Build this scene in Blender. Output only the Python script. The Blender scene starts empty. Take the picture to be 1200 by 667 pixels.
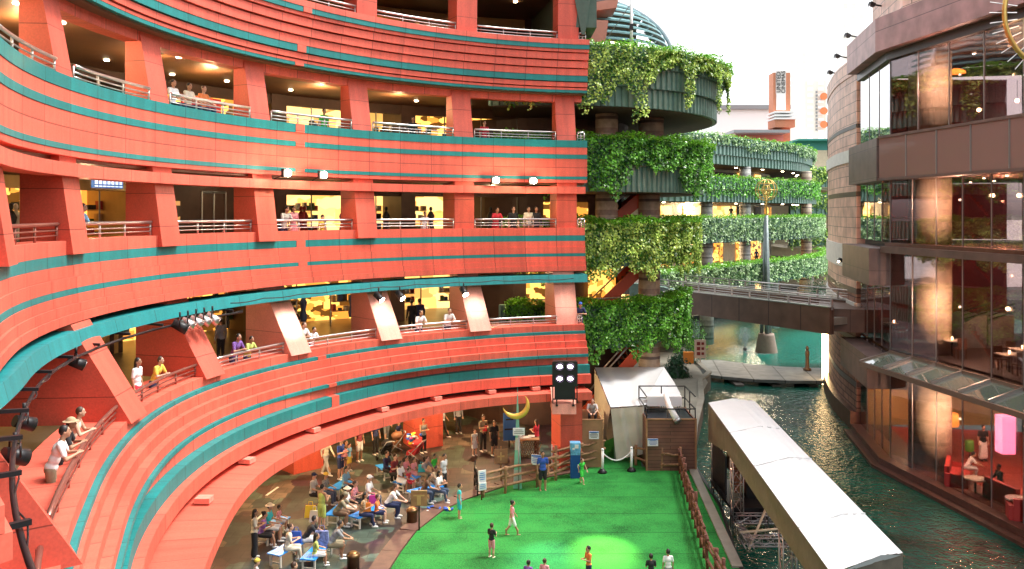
import bpy, bmesh, math, random
import numpy as np
from mathutils import Vector, Matrix, Euler
R_ = math.radians
sc = bpy.context.scene
COL = sc.collection
rng = random.Random(7)
H = 11.4                      # eye height above the plaza
V0 = 250.0                    # horizon row in the 1200 x 667 photograph
# ---------------------------------------------------------------- camera
cam = bpy.data.cameras.new('camera'); cam_o = bpy.data.objects.new('camera', cam); COL.objects.link(cam_o)
cam_o.location = (0, 0, H); cam_o.rotation_euler = (R_(90), 0, 0)
cam.sensor_width = 36; cam.lens = 30; cam.shift_y = (V0-333.5)/1200.0
cam.clip_start = 0.1; cam.clip_end = 3000
sc.camera = cam_o
# ---------------------------------------------------------------- world, sun, exposure
SUN_EL, SUN_AZ = 60, 78
w = bpy.data.worlds.new('World'); sc.world = w; w.use_nodes = True
nt = w.node_tree; nt.nodes.clear()
sky = nt.nodes.new('ShaderNodeTexSky'); sky.sky_type = 'NISHITA'; sky.sun_disc = False
sky.sun_elevation = R_(SUN_EL); sky.sun_rotation = R_(SUN_AZ); sky.dust_density = 2.5; sky.air_density = 1.0; sky.ozone_density = 1
hs = nt.nodes.new('ShaderNodeHueSaturation'); hs.inputs['Saturation'].default_value = 0.12; hs.inputs['Value'].default_value = 1.35
bg = nt.nodes.new('ShaderNodeBackground'); bg.inputs[1].default_value = 0.13
wo = nt.nodes.new('ShaderNodeOutputWorld')
nt.links.new(sky.outputs[0], hs.inputs['Color']); nt.links.new(hs.outputs[0], bg.inputs[0]); nt.links.new(bg.outputs[0], wo.inputs[0])
sd = bpy.data.lights.new('sun', 'SUN'); sd.energy = 2.0; sd.angle = R_(18); sd.color = (1, .95, .88)
so = bpy.data.objects.new('sun', sd); COL.objects.link(so)
_az = R_(SUN_AZ); _el = R_(SUN_EL)
_dir = Vector((math.sin(_az)*math.cos(_el), math.cos(_az)*math.cos(_el), math.sin(_el)))
so.rotation_euler = _dir.to_track_quat('Z', 'Y').to_euler()
sc.view_settings.view_transform = 'Standard'; sc.view_settings.look = 'None'
sc.view_settings.gamma = 1; sc.view_settings.exposure = 1.32
sc.cycles.use_denoising = True
sc.cycles.max_bounces = 6; sc.cycles.diffuse_bounces = 3; sc.cycles.glossy_bounces = 3
sc.cycles.transparent_max_bounces = 8; sc.cycles.transmission_bounces = 3
sc.cycles.sample_clamp_indirect = 6
sc.cycles.caustics_reflective = False; sc.cycles.caustics_refractive = False

# ---------------------------------------------------------------- helpers
def Z(dz): return H + dz
def at(u, v, Y):            # photograph pixel + distance -> point
    return Vector(((u-600)/1000*Y, Y, H-(v-V0)/1000*Y))
def gnd(u, v, z=0.0):       # photograph pixel on a horizontal level
    Y = (H-z)*1000/(v-V0)
    return Vector(((u-600)/1000*Y, Y, z))

class MB:
    def __init__(s): s.v = []; s.f = []; s.m = []; s.mi = 0; s.sm = False; s.smf = []
    def addf(s, idx, smooth=None):
        s.f.append(idx); s.m.append(s.mi); s.smf.append(s.sm if smooth is None else smooth)
    def quad(s, a, b, c, d):
        n = len(s.v); s.v += [tuple(a), tuple(b), tuple(c), tuple(d)]; s.addf((n, n+1, n+2, n+3)); return s
    def poly(s, pts):
        n = len(s.v); s.v += [tuple(p) for p in pts]; s.addf(tuple(range(n, n+len(pts)))); return s
    def hexa(s, p):           # 8 points, bottom 4 then top 4 (ccw)
        n = len(s.v); s.v += [tuple(q) for q in p]
        for f in ((0,3,2,1),(4,5,6,7),(0,1,5,4),(1,2,6,5),(2,3,7,6),(3,0,4,7)): s.addf(tuple(n+i for i in f), False)
        return s
    def box(s, c, d, rz=0, rx=0, ry=0):
        M = Matrix.Translation(c) @ Euler((rx, ry, rz)).to_matrix().to_4x4()
        x, y, z = d[0]/2, d[1]/2, d[2]/2
        return s.hexa([M @ Vector(q) for q in ((-x,-y,-z),(x,-y,-z),(x,y,-z),(-x,y,-z),(-x,-y,z),(x,-y,z),(x,y,z),(-x,y,z))])
    def beam(s, a, b, wd, ht):  # box from a to b
        a = Vector(a); b = Vector(b); d = b-a; L = d.length
        if L < 1e-6: return s
        q = d.to_track_quat('X', 'Z').to_matrix().to_4x4(); M = Matrix.Translation((a+b)/2) @ q
        x, y, z = L/2, wd/2, ht/2
        return s.hexa([M @ Vector(p) for p in ((-x,-y,-z),(x,-y,-z),(x,y,-z),(-x,y,-z),(-x,-y,z),(x,-y,z),(x,y,z),(-x,y,z))])
    def prism(s, pts, z0, z1):
        n = len(s.v); k = len(pts)
        s.v += [(p[0], p[1], z0) for p in pts] + [(p[0], p[1], z1) for p in pts]
        s.addf(tuple(range(n+k-1, n-1, -1)), False); s.addf(tuple(range(n+k, n+2*k)), False)
        for i in range(k):
            j = (i+1) % k; s.addf((n+i, n+j, n+k+j, n+k+i), False)
        return s
    def tube(s, pts, r, n=8, cap=True, r2=None):
        pts = [Vector(p) for p in pts]; K = len(pts); base = len(s.v)
        rs = [r + ((r2-r)*i/(K-1) if r2 is not None else 0) for i in range(K)]
        up = Vector((0, 0, 1)); prev = None
        for i, p in enumerate(pts):
            t = (pts[min(i+1, K-1)] - pts[max(i-1, 0)]).normalized()
            if prev is None:
                a = t.cross(up) if abs(t.z) < .95 else t.cross(Vector((1, 0, 0)))
                a.normalize()
            else:
                a = (prev - t*prev.dot(t)).normalized()
            prev = a; b = t.cross(a)
            for j in range(n):
                an = 2*math.pi*j/n
                s.v.append(tuple(p + (a*math.cos(an) + b*math.sin(an))*rs[i]))
        for i in range(K-1):
            for j in range(n):
                k = (j+1) % n
                s.addf((base+i*n+j, base+i*n+k, base+(i+1)*n+k, base+(i+1)*n+j), n > 4)
        if cap:
            s.addf(tuple(base+j for j in reversed(range(n))), False); s.addf(tuple(base+(K-1)*n+j for j in range(n)), False)
        return s
    def cyl(s, a, b, r, n=12, r2=None): return s.tube([a, b], r, n, True, r2 if r2 is not None else r)
    def lathe(s, c, prof, n=20, smooth=True):   # prof: (r, z)
        base = len(s.v); c = Vector(c)
        for r, z in prof:
            for j in range(n):
                a = 2*math.pi*j/n; s.v.append((c.x+r*math.cos(a), c.y+r*math.sin(a), c.z+z))
        for i in range(len(prof)-1):
            for j in range(n):
                k = (j+1) % n; s.addf((base+i*n+j, base+i*n+k, base+(i+1)*n+k, base+(i+1)*n+j), smooth)
        s.addf(tuple(base+j for j in reversed(range(n))), False); s.addf(tuple(base+(len(prof)-1)*n+j for j in range(n)), False)
        return s
    def ell(s, c, r, n=12, m=8, M=None):
        base = len(s.v); c = Vector(c)
        for i in range(m+1):
            ph = math.pi*i/m
            for j in range(n):
                a = 2*math.pi*j/n
                p = Vector((r[0]*math.sin(ph)*math.cos(a), r[1]*math.sin(ph)*math.sin(a), r[2]*math.cos(ph)))
                if M is not None: p = M @ p
                s.v.append(tuple(c+p))
        for i in range(m):
            for j in range(n):
                k = (j+1) % n; s.addf((base+i*n+j, base+(i+1)*n+j, base+(i+1)*n+k, base+i*n+k), True)
        return s
    def mesh(s, name, mats):
        me = bpy.data.meshes.new(name); me.from_pydata(s.v, [], s.f)
        for m in (mats if isinstance(mats, (list, tuple)) else [mats]): me.materials.append(m)
        me.polygons.foreach_set('material_index', s.m); me.polygons.foreach_set('use_smooth', s.smf)
        me.update(); return me
    def build(s, name, mats, parent=None, world=True):
        o = bpy.data.objects.new(name, s.mesh(name, mats)); COL.objects.link(o)
        if parent is not None:
            o.parent = parent
            if world: o.location = -wloc(parent)
        return o
def wloc(o):
    v = Vector(o.location); p = o.parent
    while p: v = v + Vector(p.location); p = p.parent
    return v
def tag(o, label=None, cat=None, group=None, kind=None):
    if label: o['label'] = label
    if cat: o['category'] = cat
    if group: o['group'] = group
    if kind: o['kind'] = kind
    return o
def thing(name, label, cat, loc=(0, 0, 0), rz=0, group=None):
    o = bpy.data.objects.new(name, None); COL.objects.link(o); o.location = loc; o.rotation_euler = (0, 0, rz)
    o.empty_display_size = .2
    return tag(o, label, cat, group)
def copy_tree(o, parent=None):
    c = o.copy(); COL.objects.link(c); c.parent = parent
    for ch in list(o.children): copy_tree(ch, c)
    return c

# ---------------------------------------------------------------- materials
MAT = {}
def mat(name, col, rough=.6, metal=0, noise=0, nscale=3, bump=0, bscale=20, emit=None, es=0, spec=None, noise2=0):
    m = bpy.data.materials.new(name); m.use_nodes = True; MAT[name] = m
    n = m.node_tree.nodes; l = m.node_tree.links; b = n['Principled BSDF']
    b.inputs['Base Color'].default_value = (*col, 1); b.inputs['Roughness'].default_value = rough; b.inputs['Metallic'].default_value = metal
    if spec is not None: b.inputs['Specular IOR Level'].default_value = spec
    if emit: b.inputs['Emission Color'].default_value = (*emit, 1); b.inputs['Emission Strength'].default_value = es
    if noise or bump:
        g = n.new('ShaderNodeNewGeometry')
    if noise:
        t = n.new('ShaderNodeTexNoise'); t.inputs['Scale'].default_value = nscale; t.inputs['Detail'].default_value = 6; t.inputs['Roughness'].default_value = .65
        l.new(g.outputs['Position'], t.inputs['Vector'])
        r = n.new('ShaderNodeMapRange'); r.inputs[1].default_value = .3; r.inputs[2].default_value = .7; r.inputs[3].default_value = 1-noise; r.inputs[4].default_value = 1+noise*.6
        l.new(t.outputs[0], r.inputs[0])
        x = n.new('ShaderNodeVectorMath'); x.operation = 'SCALE'; x.inputs[0].default_value = col; l.new(r.outputs[0], x.inputs['Scale'])
        l.new(x.outputs[0], b.inputs['Base Color'])
    if bump:
        t = n.new('ShaderNodeTexNoise'); t.inputs['Scale'].default_value = bscale; t.inputs['Detail'].default_value = 4
        l.new(g.outputs['Position'], t.inputs['Vector'])
        bb = n.new('ShaderNodeBump'); bb.inputs['Strength'].default_value = bump; bb.inputs['Distance'].default_value = .05
        l.new(t.outputs[0], bb.inputs['Height']); l.new(bb.outputs[0], b.inputs['Normal'])
    return m
CX, CY = 6.22, 22.52
def ring_vec(n, l, R=17.0, cx=CX, cy=CY):
    g = n.new('ShaderNodeNewGeometry'); s = n.new('ShaderNodeSeparateXYZ'); l.new(g.outputs['Position'], s.inputs[0])
    def M(op, a, b):
        k = n.new('ShaderNodeMath'); k.operation = op
        for i, q in enumerate((a, b)):
            if hasattr(q, 'links'): l.new(q, k.inputs[i])
            else: k.inputs[i].default_value = q
        return k.outputs[0]
    an = M('ARCTAN2', M('SUBTRACT', s.outputs[1], cy), M('MULTIPLY', M('SUBTRACT', s.outputs[0], cx), -1))
    c = n.new('ShaderNodeCombineXYZ'); l.new(M('MULTIPLY', an, R), c.inputs[0]); l.new(s.outputs[2], c.inputs[1])
    return c.outputs[0], g.outputs['Position'], M
def panel_mat(name, col, rh=.5, bw=1.5, var=.11, mortar=.016, zoff=0, rough=.55, grime=.12):
    m = bpy.data.materials.new(name); m.use_nodes = True; MAT[name] = m
    n = m.node_tree.nodes; l = m.node_tree.links; b = n['Principled BSDF']; b.inputs['Roughness'].default_value = rough
    v, pos, M = ring_vec(n, l)
    mp = n.new('ShaderNodeMapping'); mp.inputs['Location'].default_value = (0, zoff, 0); l.new(v, mp.inputs[0])
    br = n.new('ShaderNodeTexBrick'); br.offset = 0.0; br.inputs['Scale'].default_value = 1
    br.inputs['Brick Width'].default_value = bw; br.inputs['Row Height'].default_value = rh
    br.inputs['Mortar Size'].default_value = mortar; br.inputs['Mortar Smooth'].default_value = .2
    br.inputs['Color1'].default_value = (*[c*(1+var) for c in col], 1); br.inputs['Color2'].default_value = (*[c*(1-var) for c in col], 1)
    br.inputs['Mortar'].default_value = (*[c*.40 for c in col], 1)
    l.new(mp.outputs[0], br.inputs['Vector'])
    t = n.new('ShaderNodeTexNoise'); t.inputs['Scale'].default_value = .7; t.inputs['Detail'].default_value = 8; t.inputs['Roughness'].default_value = .7
    l.new(pos, t.inputs['Vector'])
    t2 = n.new('ShaderNodeTexNoise'); t2.inputs['Scale'].default_value = 22; t2.inputs['Detail'].default_value = 3; l.new(pos, t2.inputs['Vector'])
    a = n.new('ShaderNodeMapRange'); a.inputs[1].default_value = .3; a.inputs[2].default_value = .7; a.inputs[3].default_value = 1-grime; a.inputs[4].default_value = 1+grime*.5
    l.new(t.outputs[0], a.inputs[0])
    a2 = n.new('ShaderNodeMapRange'); a2.inputs[1].default_value = .25; a2.inputs[2].default_value = .75; a2.inputs[3].default_value = .86; a2.inputs[4].default_value = 1.12
    l.new(t2.outputs[0], a2.inputs[0])
    ms = n.new('ShaderNodeMapping'); ms.inputs['Scale'].default_value = (3.2, .22, 1); l.new(v, ms.inputs[0])      # rain streaks
    t3 = n.new('ShaderNodeTexNoise'); t3.inputs['Scale'].default_value = 1; t3.inputs['Detail'].default_value = 5; t3.inputs['Roughness'].default_value = .6; l.new(ms.outputs[0], t3.inputs['Vector'])
    a3 = n.new('ShaderNodeMapRange'); a3.inputs[1].default_value = .36; a3.inputs[2].default_value = .62; a3.inputs[3].default_value = .84; a3.inputs[4].default_value = 1.05; l.new(t3.outputs[0], a3.inputs[0])
    x = n.new('ShaderNodeVectorMath'); x.operation = 'SCALE'; l.new(br.outputs[0], x.inputs[0]); l.new(M('MULTIPLY', M('MULTIPLY', a.outputs[0], a2.outputs[0]), a3.outputs[0]), x.inputs['Scale'])
    l.new(x.outputs[0], b.inputs['Base Color'])
    bb = n.new('ShaderNodeBump'); bb.inputs['Strength'].default_value = .35; bb.inputs['Distance'].default_value = .03
    l.new(M('MULTIPLY', M('SUBTRACT', 1, br.outputs['Fac']), 1.0), bb.inputs['Height']); l.new(bb.outputs[0], b.inputs['Normal'])
    return m
RED = (.74, .125, .078)
TEAL = (.006, .21, .205)
m_red = panel_mat('red_panel', RED, .5, 1.5)
m_red2 = panel_mat('red_panel_course', RED, 7.0, 1.5)
m_pillar = panel_mat('red_pillar_panel', (.62, .10, .06), 1.0, 40, .05, .012)
m_teal = panel_mat('teal_panel', TEAL, 9.0, 1.5, .10)
m_tealb = panel_mat('teal_beam', (.008, .23, .24), 9.0, 2.2, .06)
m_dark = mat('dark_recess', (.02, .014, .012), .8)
m_ceil = mat('brown_ceiling', (.16, .07, .03), .55, noise=.3, nscale=.6)
m_floorin = mat('gallery_floor', (.13, .10, .07), .35, noise=.35, nscale=1.2)
m_steel = mat('brushed_steel', (.55, .52, .5), .3, .9)
m_brownmetal = mat('brown_rail_metal', (.30, .13, .10), .35, .6)
m_blackm = mat('black_metal', (.015, .015, .017), .45, .3)
m_grey = mat('grey_metal', (.3, .31, .32), .45, .6)
m_white = mat('white_paint', (.8, .8, .8), .5)
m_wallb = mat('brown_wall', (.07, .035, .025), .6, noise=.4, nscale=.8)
m_wally = mat('cream_wall', (.55, .36, .14), .6, noise=.2, nscale=1)
# ================================================================ RED CURVED MALL BUILDING
def shop_mat(name, c1, c2, es, scale=2.2, dark=.15):
    m = bpy.data.materials.new(name); m.use_nodes = True; MAT[name] = m
    n = m.node_tree.nodes; l = m.node_tree.links; b = n['Principled BSDF']
    g = n.new('ShaderNodeNewGeometry'); mp = n.new('ShaderNodeMapping'); mp.inputs['Scale'].default_value = (1, 1, 1.6); l.new(g.outputs['Position'], mp.inputs[0])
    vo = n.new('ShaderNodeTexVoronoi'); vo.inputs['Scale'].default_value = scale; vo.distance = 'CHEBYCHEV'; l.new(mp.outputs[0], vo.inputs['Vector'])
    s = n.new('ShaderNodeSeparateColor'); l.new(vo.outputs['Color'], s.inputs[0])
    cr = n.new('ShaderNodeValToRGB'); e = cr.color_ramp.elements
    e[0].position = 0; e[0].color = (*[c*dark for c in c2], 1); e[1].position = 1; e[1].color = (*c1, 1)
    k = e.new(.3); k.color = (*c2, 1); k = e.new(.6); k.color = (*c1, 1)
    cr.color_ramp.interpolation = 'CONSTANT' if dark < .2 else 'LINEAR'
    l.new(s.outputs[0], cr.inputs[0]); l.new(cr.outputs[0], b.inputs['Emission Color']); b.inputs['Emission Strength'].default_value = es
    l.new(cr.outputs[0], b.inputs['Base Color'])
    return m
m_shopA = shop_mat('lit_shop_yellow', (1, .52, .10), (.60, .22, .03), .95)
m_shopB = shop_mat('lit_shop_cream', (1, .66, .22), (.85, .42, .10), .9, 1.1, .5)
m_shopC = shop_mat('lit_shop_dim', (.5, .25, .08), (.16, .08, .04), .5, 1.5)
m_lampw = mat('lamp_warm', (1, .9, .7), .4, emit=(1, .80, .50), es=14)
m_lampw2 = mat('lamp_white_panel', (1, 1, 1), .4, emit=(1, .95, .85), es=5)
m_flood = mat('floodlight_glass', (1, 1, 1), .4, emit=(1, .88, .66), es=40)
goods = [mat('goods_'+k, c, .6) for k, c in (('dark', (.03, .03, .035)), ('red', (.35, .03, .03)), ('white', (.7, .68, .62)), ('blue', (.04, .07, .2)), ('tan', (.4, .25, .12)), ('green', (.08, .16, .05)))]

def deform(a, lvl):
    d = 0.0
    if a > 203: d += (3.6 if lvl == 0 else 1.5)*((a-203)/30)**2
    if lvl == 3: d -= .6*math.exp(-((a-196)/22)**2)
    if lvl == 11: d += .5*math.exp(-((a-125)/20)**2) - .35*math.exp(-((a-190)/22)**2)
    if lvl == 8: d += .5*math.exp(-((a-125)/20)**2) - .8*math.exp(-((a-190)/22)**2)
    return d
def RP(a, R, z, lvl=0):
    R = R + deform(a, lvl); t = R_(a)
    return (CX+R*math.cos(t), CY+R*math.sin(t), z)
def ring(mb, a0, a1, R0, R1, z0, z1, lvl=0, step=1.4, R0t=None):
    """closed curved bar, R0 inner face, R1 outer; R0t: inner radius at the top"""
    n = max(1, int(abs(a1-a0)/step+.5)); base = len(mb.v)
    if R0t is None: R0t = R0
    for i in range(n+1):
        a = a0+(a1-a0)*i/n
        mb.v += [RP(a, R0, z0, lvl), RP(a, R0t, z1, lvl), RP(a, R1, z1, lvl), RP(a, R1, z0, lvl)]
    for i in range(n):
        o = base+4*i
        for j in range(4):
            k = (j+1) % 4
            mb.addf((o+j, o+4+j, o+4+k, o+k), False)
    mb.addf((base, base+1, base+2, base+3), False); o = base+4*n; mb.addf((o+3, o+2, o+1, o), False)
    return mb

red = thing('mall_building', 'large coral red curved mall building with teal stripes around the plaza', 'building', (-10, 30, 0))
AEND = 238
NOTCH = (145.2, 146.6)
def parapet(name, courses, a0, lvl, label=None, bk=.7):
    """courses: (ztop, zbot, R, 'r'|'t')"""
    r = MB(); t = MB()
    lv0 = lvl
    for zt, zb, R, c in courses:
        lvl = 11 if (lv0 == 3 and zt < -6.25) else lv0
        zt = Z(zt); zb = Z(zb)+.006
        if c == 'r' or c == 'b':
            ring(r, a0, AEND, R, R+bk, zb, zt, lvl)
        else:
            ring(t, a0, NOTCH[0], R, R+bk, zb, zt, lvl); ring(t, NOTCH[1], AEND, R, R+bk, zb, zt, lvl)
            ring(r, NOTCH[0], NOTCH[1], R-.02, R+bk, zb, zt, lvl)
    p = r.build('parapet', m_red if lvl == 5 else m_red2, red)
    s = t.build('teal_stripe', m_teal, p, world=False)
    return p
# level 6 parapet (stepped clapboard courses)
A = [(7.94, 7.68, 16.75, 'r'), (7.68, 7.47, 16.80, 't'), (7.47, 7.35, 16.84, 'r'), (7.33, 6.99, 16.90, 'r'), (6.97, 6.65, 16.97, 'r'),
     (6.62, 6.32, 17.04, 'r'), (6.32, 6.06, 17.04, 't'), (6.06, 5.83, 17.10, 'r'), (5.80, 5.56, 17.16, 'r')]
A = [(a, b, R-.05*0, c) for a, b, R, c in A]
parapet('parapet', [(7.94, 7.70, 16.72, 'r'), (7.70, 7.50, 16.74, 't'), (7.50, 7.36, 16.80, 'r'), (7.32, 7.02, 16.88, 'r'), (6.97, 6.67, 16.96, 'r'),
                    (6.63, 6.33, 17.04, 'r'), (6.33, 6.06, 17.06, 't'), (6.03, 5.82, 17.13, 'r'), (5.78, 5.68, 17.18, 'r'), (5.68, 5.56, 17.19, 't')], 99.2, 6)
parapet('parapet', [(3.36, 3.03, 17.15, 't'), (3.03, 2.70, 17.17, 'r'), (2.70, 2.50, 17.15, 't'), (2.50, 1.69, 17.17, 'r'), (1.69, 1.55, 17.15, 't'), (1.55, 1.40, 17.17, 'r')], 99.2, 5)
parapet('parapet', [(-.67, -1.02, 17.12, 'r'), (-1.02, -1.28, 17.11, 't'), (-1.28, -1.56, 17.08, 'r'), (-1.56, -1.84, 17.02, 'r'), (-1.84, -1.98, 17.0, 't'),
                    (-1.98, -2.2, 16.98, 'r'), (-2.2, -2.42, 16.92, 'r'), (-2.42, -2.64, 16.86, 'r')], 99.6, 4)
parapet('parapet', [(-4.99, -5.27, 16.1, 'r'), (-5.27, -5.40, 15.98, 't'), (-5.40, -5.68, 15.9, 'r'), (-5.68, -5.95, 15.72, 'r'), (-5.95, -6.22, 15.52, 'r'),
                    (-6.22, -6.34, 15.42, 't'), (-6.34, -6.66, 15.40, 'r'), (-6.66, -7.04, 15.12, 't'), (-7.04, -7.44, 14.9, 'r')], 100.6, 3, bk=1.4)
# treads behind each course so the stepped seating reads solid
b = MB()
ring(b, 100.8, AEND, 16.5, 17.4, Z(-7.30), Z(-5.05), 3)
b.build('seating_core', m_red2, red)
# top parapet, mostly above the picture
b = MB(); ring(b, 99.2, AEND, 17.1, 17.9, Z(10.6), Z(12.2), 6); b.build('parapet', m_red2, red)
# lower ledge
b = MB(); ring(b, 101.2, AEND, 14.2, 17.0, Z(-8.0), Z(-7.66), 8); b.build('lower_ledge', m_red2, red)
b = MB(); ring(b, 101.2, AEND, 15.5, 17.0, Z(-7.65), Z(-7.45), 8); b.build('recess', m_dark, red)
m_fin3 = panel_mat('pale_lamplit_panel', (.72, .30, .22), 1.02, 40, .03, .010)  # pillar red made paler; lamplight on the lower gallery pillars put into the colour
for a in (110, 117.5, 127, 137, 151, 166, 180): 
    p = RP(a, 15.0, Z(-7.55), 8); b = MB(); b.box((p[0], p[1], p[2]), (.4, .34, .14), rz=R_(a)); b.build('bearing_block', m_fin3, red)
# beams below the parapets
for zt, zb, R, m, R1 in ((5.50, 5.20, 17.75, m_red2, 18.3), (1.22, .90, 17.0, m_red2, 17.6)):
    b = MB(); ring(b, 99.6, AEND, R, R1, Z(zb), Z(zt), 5); b.build('beam', m, red)
b = MB(); ring(b, 99.6, AEND, 16.62, 17.75, Z(-3.14), Z(-2.8), 0, R0t=16.7); tb = b.build('teal_beam', m_tealb, red)
# pillars
def pillar(a, zb, zt, Rb, Rt, wd, deep, lvl, m=m_pillar):
    t = R_(a); tx, ty = -math.sin(t), math.cos(t); pts = []
    for z, R in ((zb, Rb), (zt, Rt)):
        for RR, s in ((R, -1), (R, 1), (Rb+deep, 1), (Rb+deep, -1)):
            p = RP(a, RR, z, lvl); pts.append((p[0]+tx*s*wd/2, p[1]+ty*s*wd/2, z))
    MBp = MB(); MBp.hexa([pts[i] for i in (0, 3, 2, 1, 4, 7, 6, 5)]); return MBp.build('pillar', m, red)
ANG = [102.3 + 16.45*k for k in range(8)]
for a in ANG:
    pillar(a, Z(7.3), Z(10.7), 17.05, 17.0, .98, .9, 6)
    pillar(a, Z(3.0), Z(5.6), 17.28, 17.75, .92, .95, 5)
    pillar(a, Z(-1.0), Z(1.45), 16.95 if a > 130 else 17.3, 17.3, .95, 1.25, 4)
A3 = [103.2, 118.2, 133.6, 149.6, 165.8, 185.5, 217.5]
for i, a in enumerate(A3):
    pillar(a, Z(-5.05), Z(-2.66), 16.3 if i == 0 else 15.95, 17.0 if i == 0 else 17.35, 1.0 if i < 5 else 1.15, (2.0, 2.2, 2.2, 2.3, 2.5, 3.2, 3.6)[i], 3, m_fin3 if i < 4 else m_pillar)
# ground level columns
for a, Rb in ((103.2, 15.7), (118.5, 21.5), (135, 21.5), (151, 20.5), (168, 19.5), (184, 18.8)):
    pillar(a, 0, Z(-7.99), Rb, Rb, 1.0 if a < 105 else 1.5, 1.5, 3)
# floors and ceilings
for zf, Rf, lv in ((7.25, 17.4, 6), (2.65, 17.5, 5), (-1.4, 17.4, 4), (-5.7, 16.6, 3)):
    b = MB(); ring(b, 99.4 if lv > 3 else 100.6, AEND, Rf, 31, Z(zf)-.3, Z(zf), lv, 3); b.build('gallery_floor', m_floorin, red)
for zc, Rc in ((5.50, 17.35), (1.32, 17.5), (-2.72, 17.7), (10.4, 17.8)):
    b = MB(); ring(b, 99.4, AEND, Rc, 31, Z(zc), Z(zc)+.12, 5, 3); b.build('gallery_ceiling', m_ceil, red)
b = MB(); ring(b, 101.8, AEND, 16.6, 31, Z(-7.6), Z(-7.4), 3, 3); b.build('gallery_ceiling', m_ceil, red)
b = MB(); ring(b, 99.3, AEND, 16.9, 33, Z(12.2), Z(12.5), 6, 3); b.build('roof', m_red2, red)
# handrails, one per bay
def handrail(a0, a1, R, zc, lvl, m, h=.36):
    b = MB(); n = max(2, int((a1-a0)/1.5)); L = lambda r, z: [RP(a0+(a1-a0)*i/n, r, Z(zc)+z, lvl) for i in range(n+1)]
    b.tube(L(R, h), .045, 8); b.tube(L(R+.02, h-.15), .022, 6); b.tube(L(R+.02, h-.27), .018, 6)
    k = max(2, int((a1-a0)*R/57.3/1.5)+1)
    for i in range(k+1):
        a = a0+(a1-a0)*i/k; b.tube([RP(a, R+.03, Z(zc)-.05, lvl), RP(a, R+.03, Z(zc)+h, lvl)], .03, 6)
    return b.build('handrail', m, red)
hw = 1.75
for zc, R, lv, h in ((7.94, 17.1, 6, .36), (3.36, 17.35, 5, .38), (-.67, 17.3, 4, .40)):
    e = [99.4-0] + ANG
    for i in range(len(ANG)-1):
        handrail(ANG[i]+hw, ANG[i+1]-hw, R, zc, lv, m_steel if (i < 5 or lv == 5) else m_brownmetal, h)
    handrail(ANG[-1]+hw, ANG[-1]+12, R, zc, lv, m_brownmetal, h)
    handrail(99.5, ANG[0]-hw, R, zc, lv, m_steel, h)
for i in range(len(A3)-1): handrail(A3[i]+hw, A3[i+1]-hw-.1, 16.35, -4.99, 3, m_steel if i < 4 else m_brownmetal, .36)
handrail(100.8, A3[0]-hw, 16.35, -4.99, 3, m_steel, .36); handrail(A3[-1]+2.6, 234, 16.35, -4.99, 3, m_brownmetal, .36)

# back walls and shops
def arcwall(mb, a0, a1, R, z0, z1, th=.15): ring(mb, a0, a1, R, R+th, z0, z1, 3, 2)
def shop(a0, a1, R, zf, zc, kind, seed):
    r = random.Random(seed); z0, z1 = Z(zf), Z(zc)
    if kind == 'dark':
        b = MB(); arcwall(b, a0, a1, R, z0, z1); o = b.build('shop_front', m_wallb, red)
        b = MB(); a = a0+(a1-a0)*r.uniform(.3, .6)
        for q in (a-1.4, a, a+1.4): b.tube([RP(q, R-.03, z0, 3), RP(q, R-.03, z0+2.3, 3)], .04, 4)
        b.tube([RP(a-1.4, R-.03, z0+2.3, 3), RP(a+1.4, R-.03, z0+2.3, 3)], .05, 4)
        b.build('door_frame', m_grey, o, world=False)
        if r.random() < .6:
            b = MB(); q = a0+(a1-a0)*r.uniform(.65, .9); ring(b, q-.8, q+.8, R-.08, R-.02, z0+1.1, z0+1.9, 3, 1); b.build('poster', m_shopC, o, world=False)
        return
    em = {'A': m_shopA, 'B': m_shopB, 'C': m_shopC}[kind]
    b = MB(); arcwall(b, a0, a1, R+2.6, z0, z1); o = b.build('shop_front', em, red)
    b = MB(); hh = z1-(.45 if z1-z0 > 2.6 else .2)
    ring(b, a0, a1, R, R+.3, hh, z1, 3, 2)
    for q in (a0, a1): ring(b, q-.9, q+.9, R-.1, R+2.5, z0, z1, 3, 1)
    b.build('shop_frame', m_wally if r.random() < .4 else m_wallb, o, world=False)
    for k in range(3): b = MB(); b.tube([RP(a0+(a1-a0)*(k+1)/4, R, z0, 3), RP(a0+(a1-a0)*(k+1)/4, R, hh, 3)], .035, 4); b.build('mullion', m_grey, o, world=False)
    b = MB()
    nshelf = r.randint(2, 4)
    for k in range(nshelf):                        # shelves with goods
        q0 = a0+(a1-a0)*(k+.2)/nshelf; q1 = a0+(a1-a0)*(k+.75)/nshelf; RR = R+r.uniform(.8, 2.0)
        for hz in (.5, 1.0, 1.5):
            b.mi = 4; ring(b, q0, q1, RR, RR+.35, z0+hz, z0+hz+.04, 3, 2)
            q = q0
            while q < q1-.3:
                wv = r.uniform(.25, .6); b.mi = r.choice((0, 0, 1, 2, 3, 4, 5)); ring(b, q, min(q+wv, q1), RR+.05, RR+.28, z0+hz+.045, z0+hz+r.uniform(.15, .42), 3, 2); q += wv+r.uniform(.05, .4)
    for k in range(r.randint(2, 4)):               # dress forms
        q = r.uniform(a0+1.5, a1-1.5); RR = R+r.uniform(.4, .9); p = RP(q, RR, z0, 3); b.mi = r.choice((0, 0, 2, 3, 1))
        b.lathe((p[0], p[1], p[2]+.3), [(.16, 0), (.2, .25), (.12, .6), (.2, .95), (.1, 1.15), (.05, 1.2)], 8)
        b.ell((p[0], p[1], p[2]+1.62), (.09, .09, .12), 8, 6)
    b.build('shop_goods', goods, o, world=False)
bays = [99.5] + [102.3+16.45*k for k in range(1, 8)] + [AEND]
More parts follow.
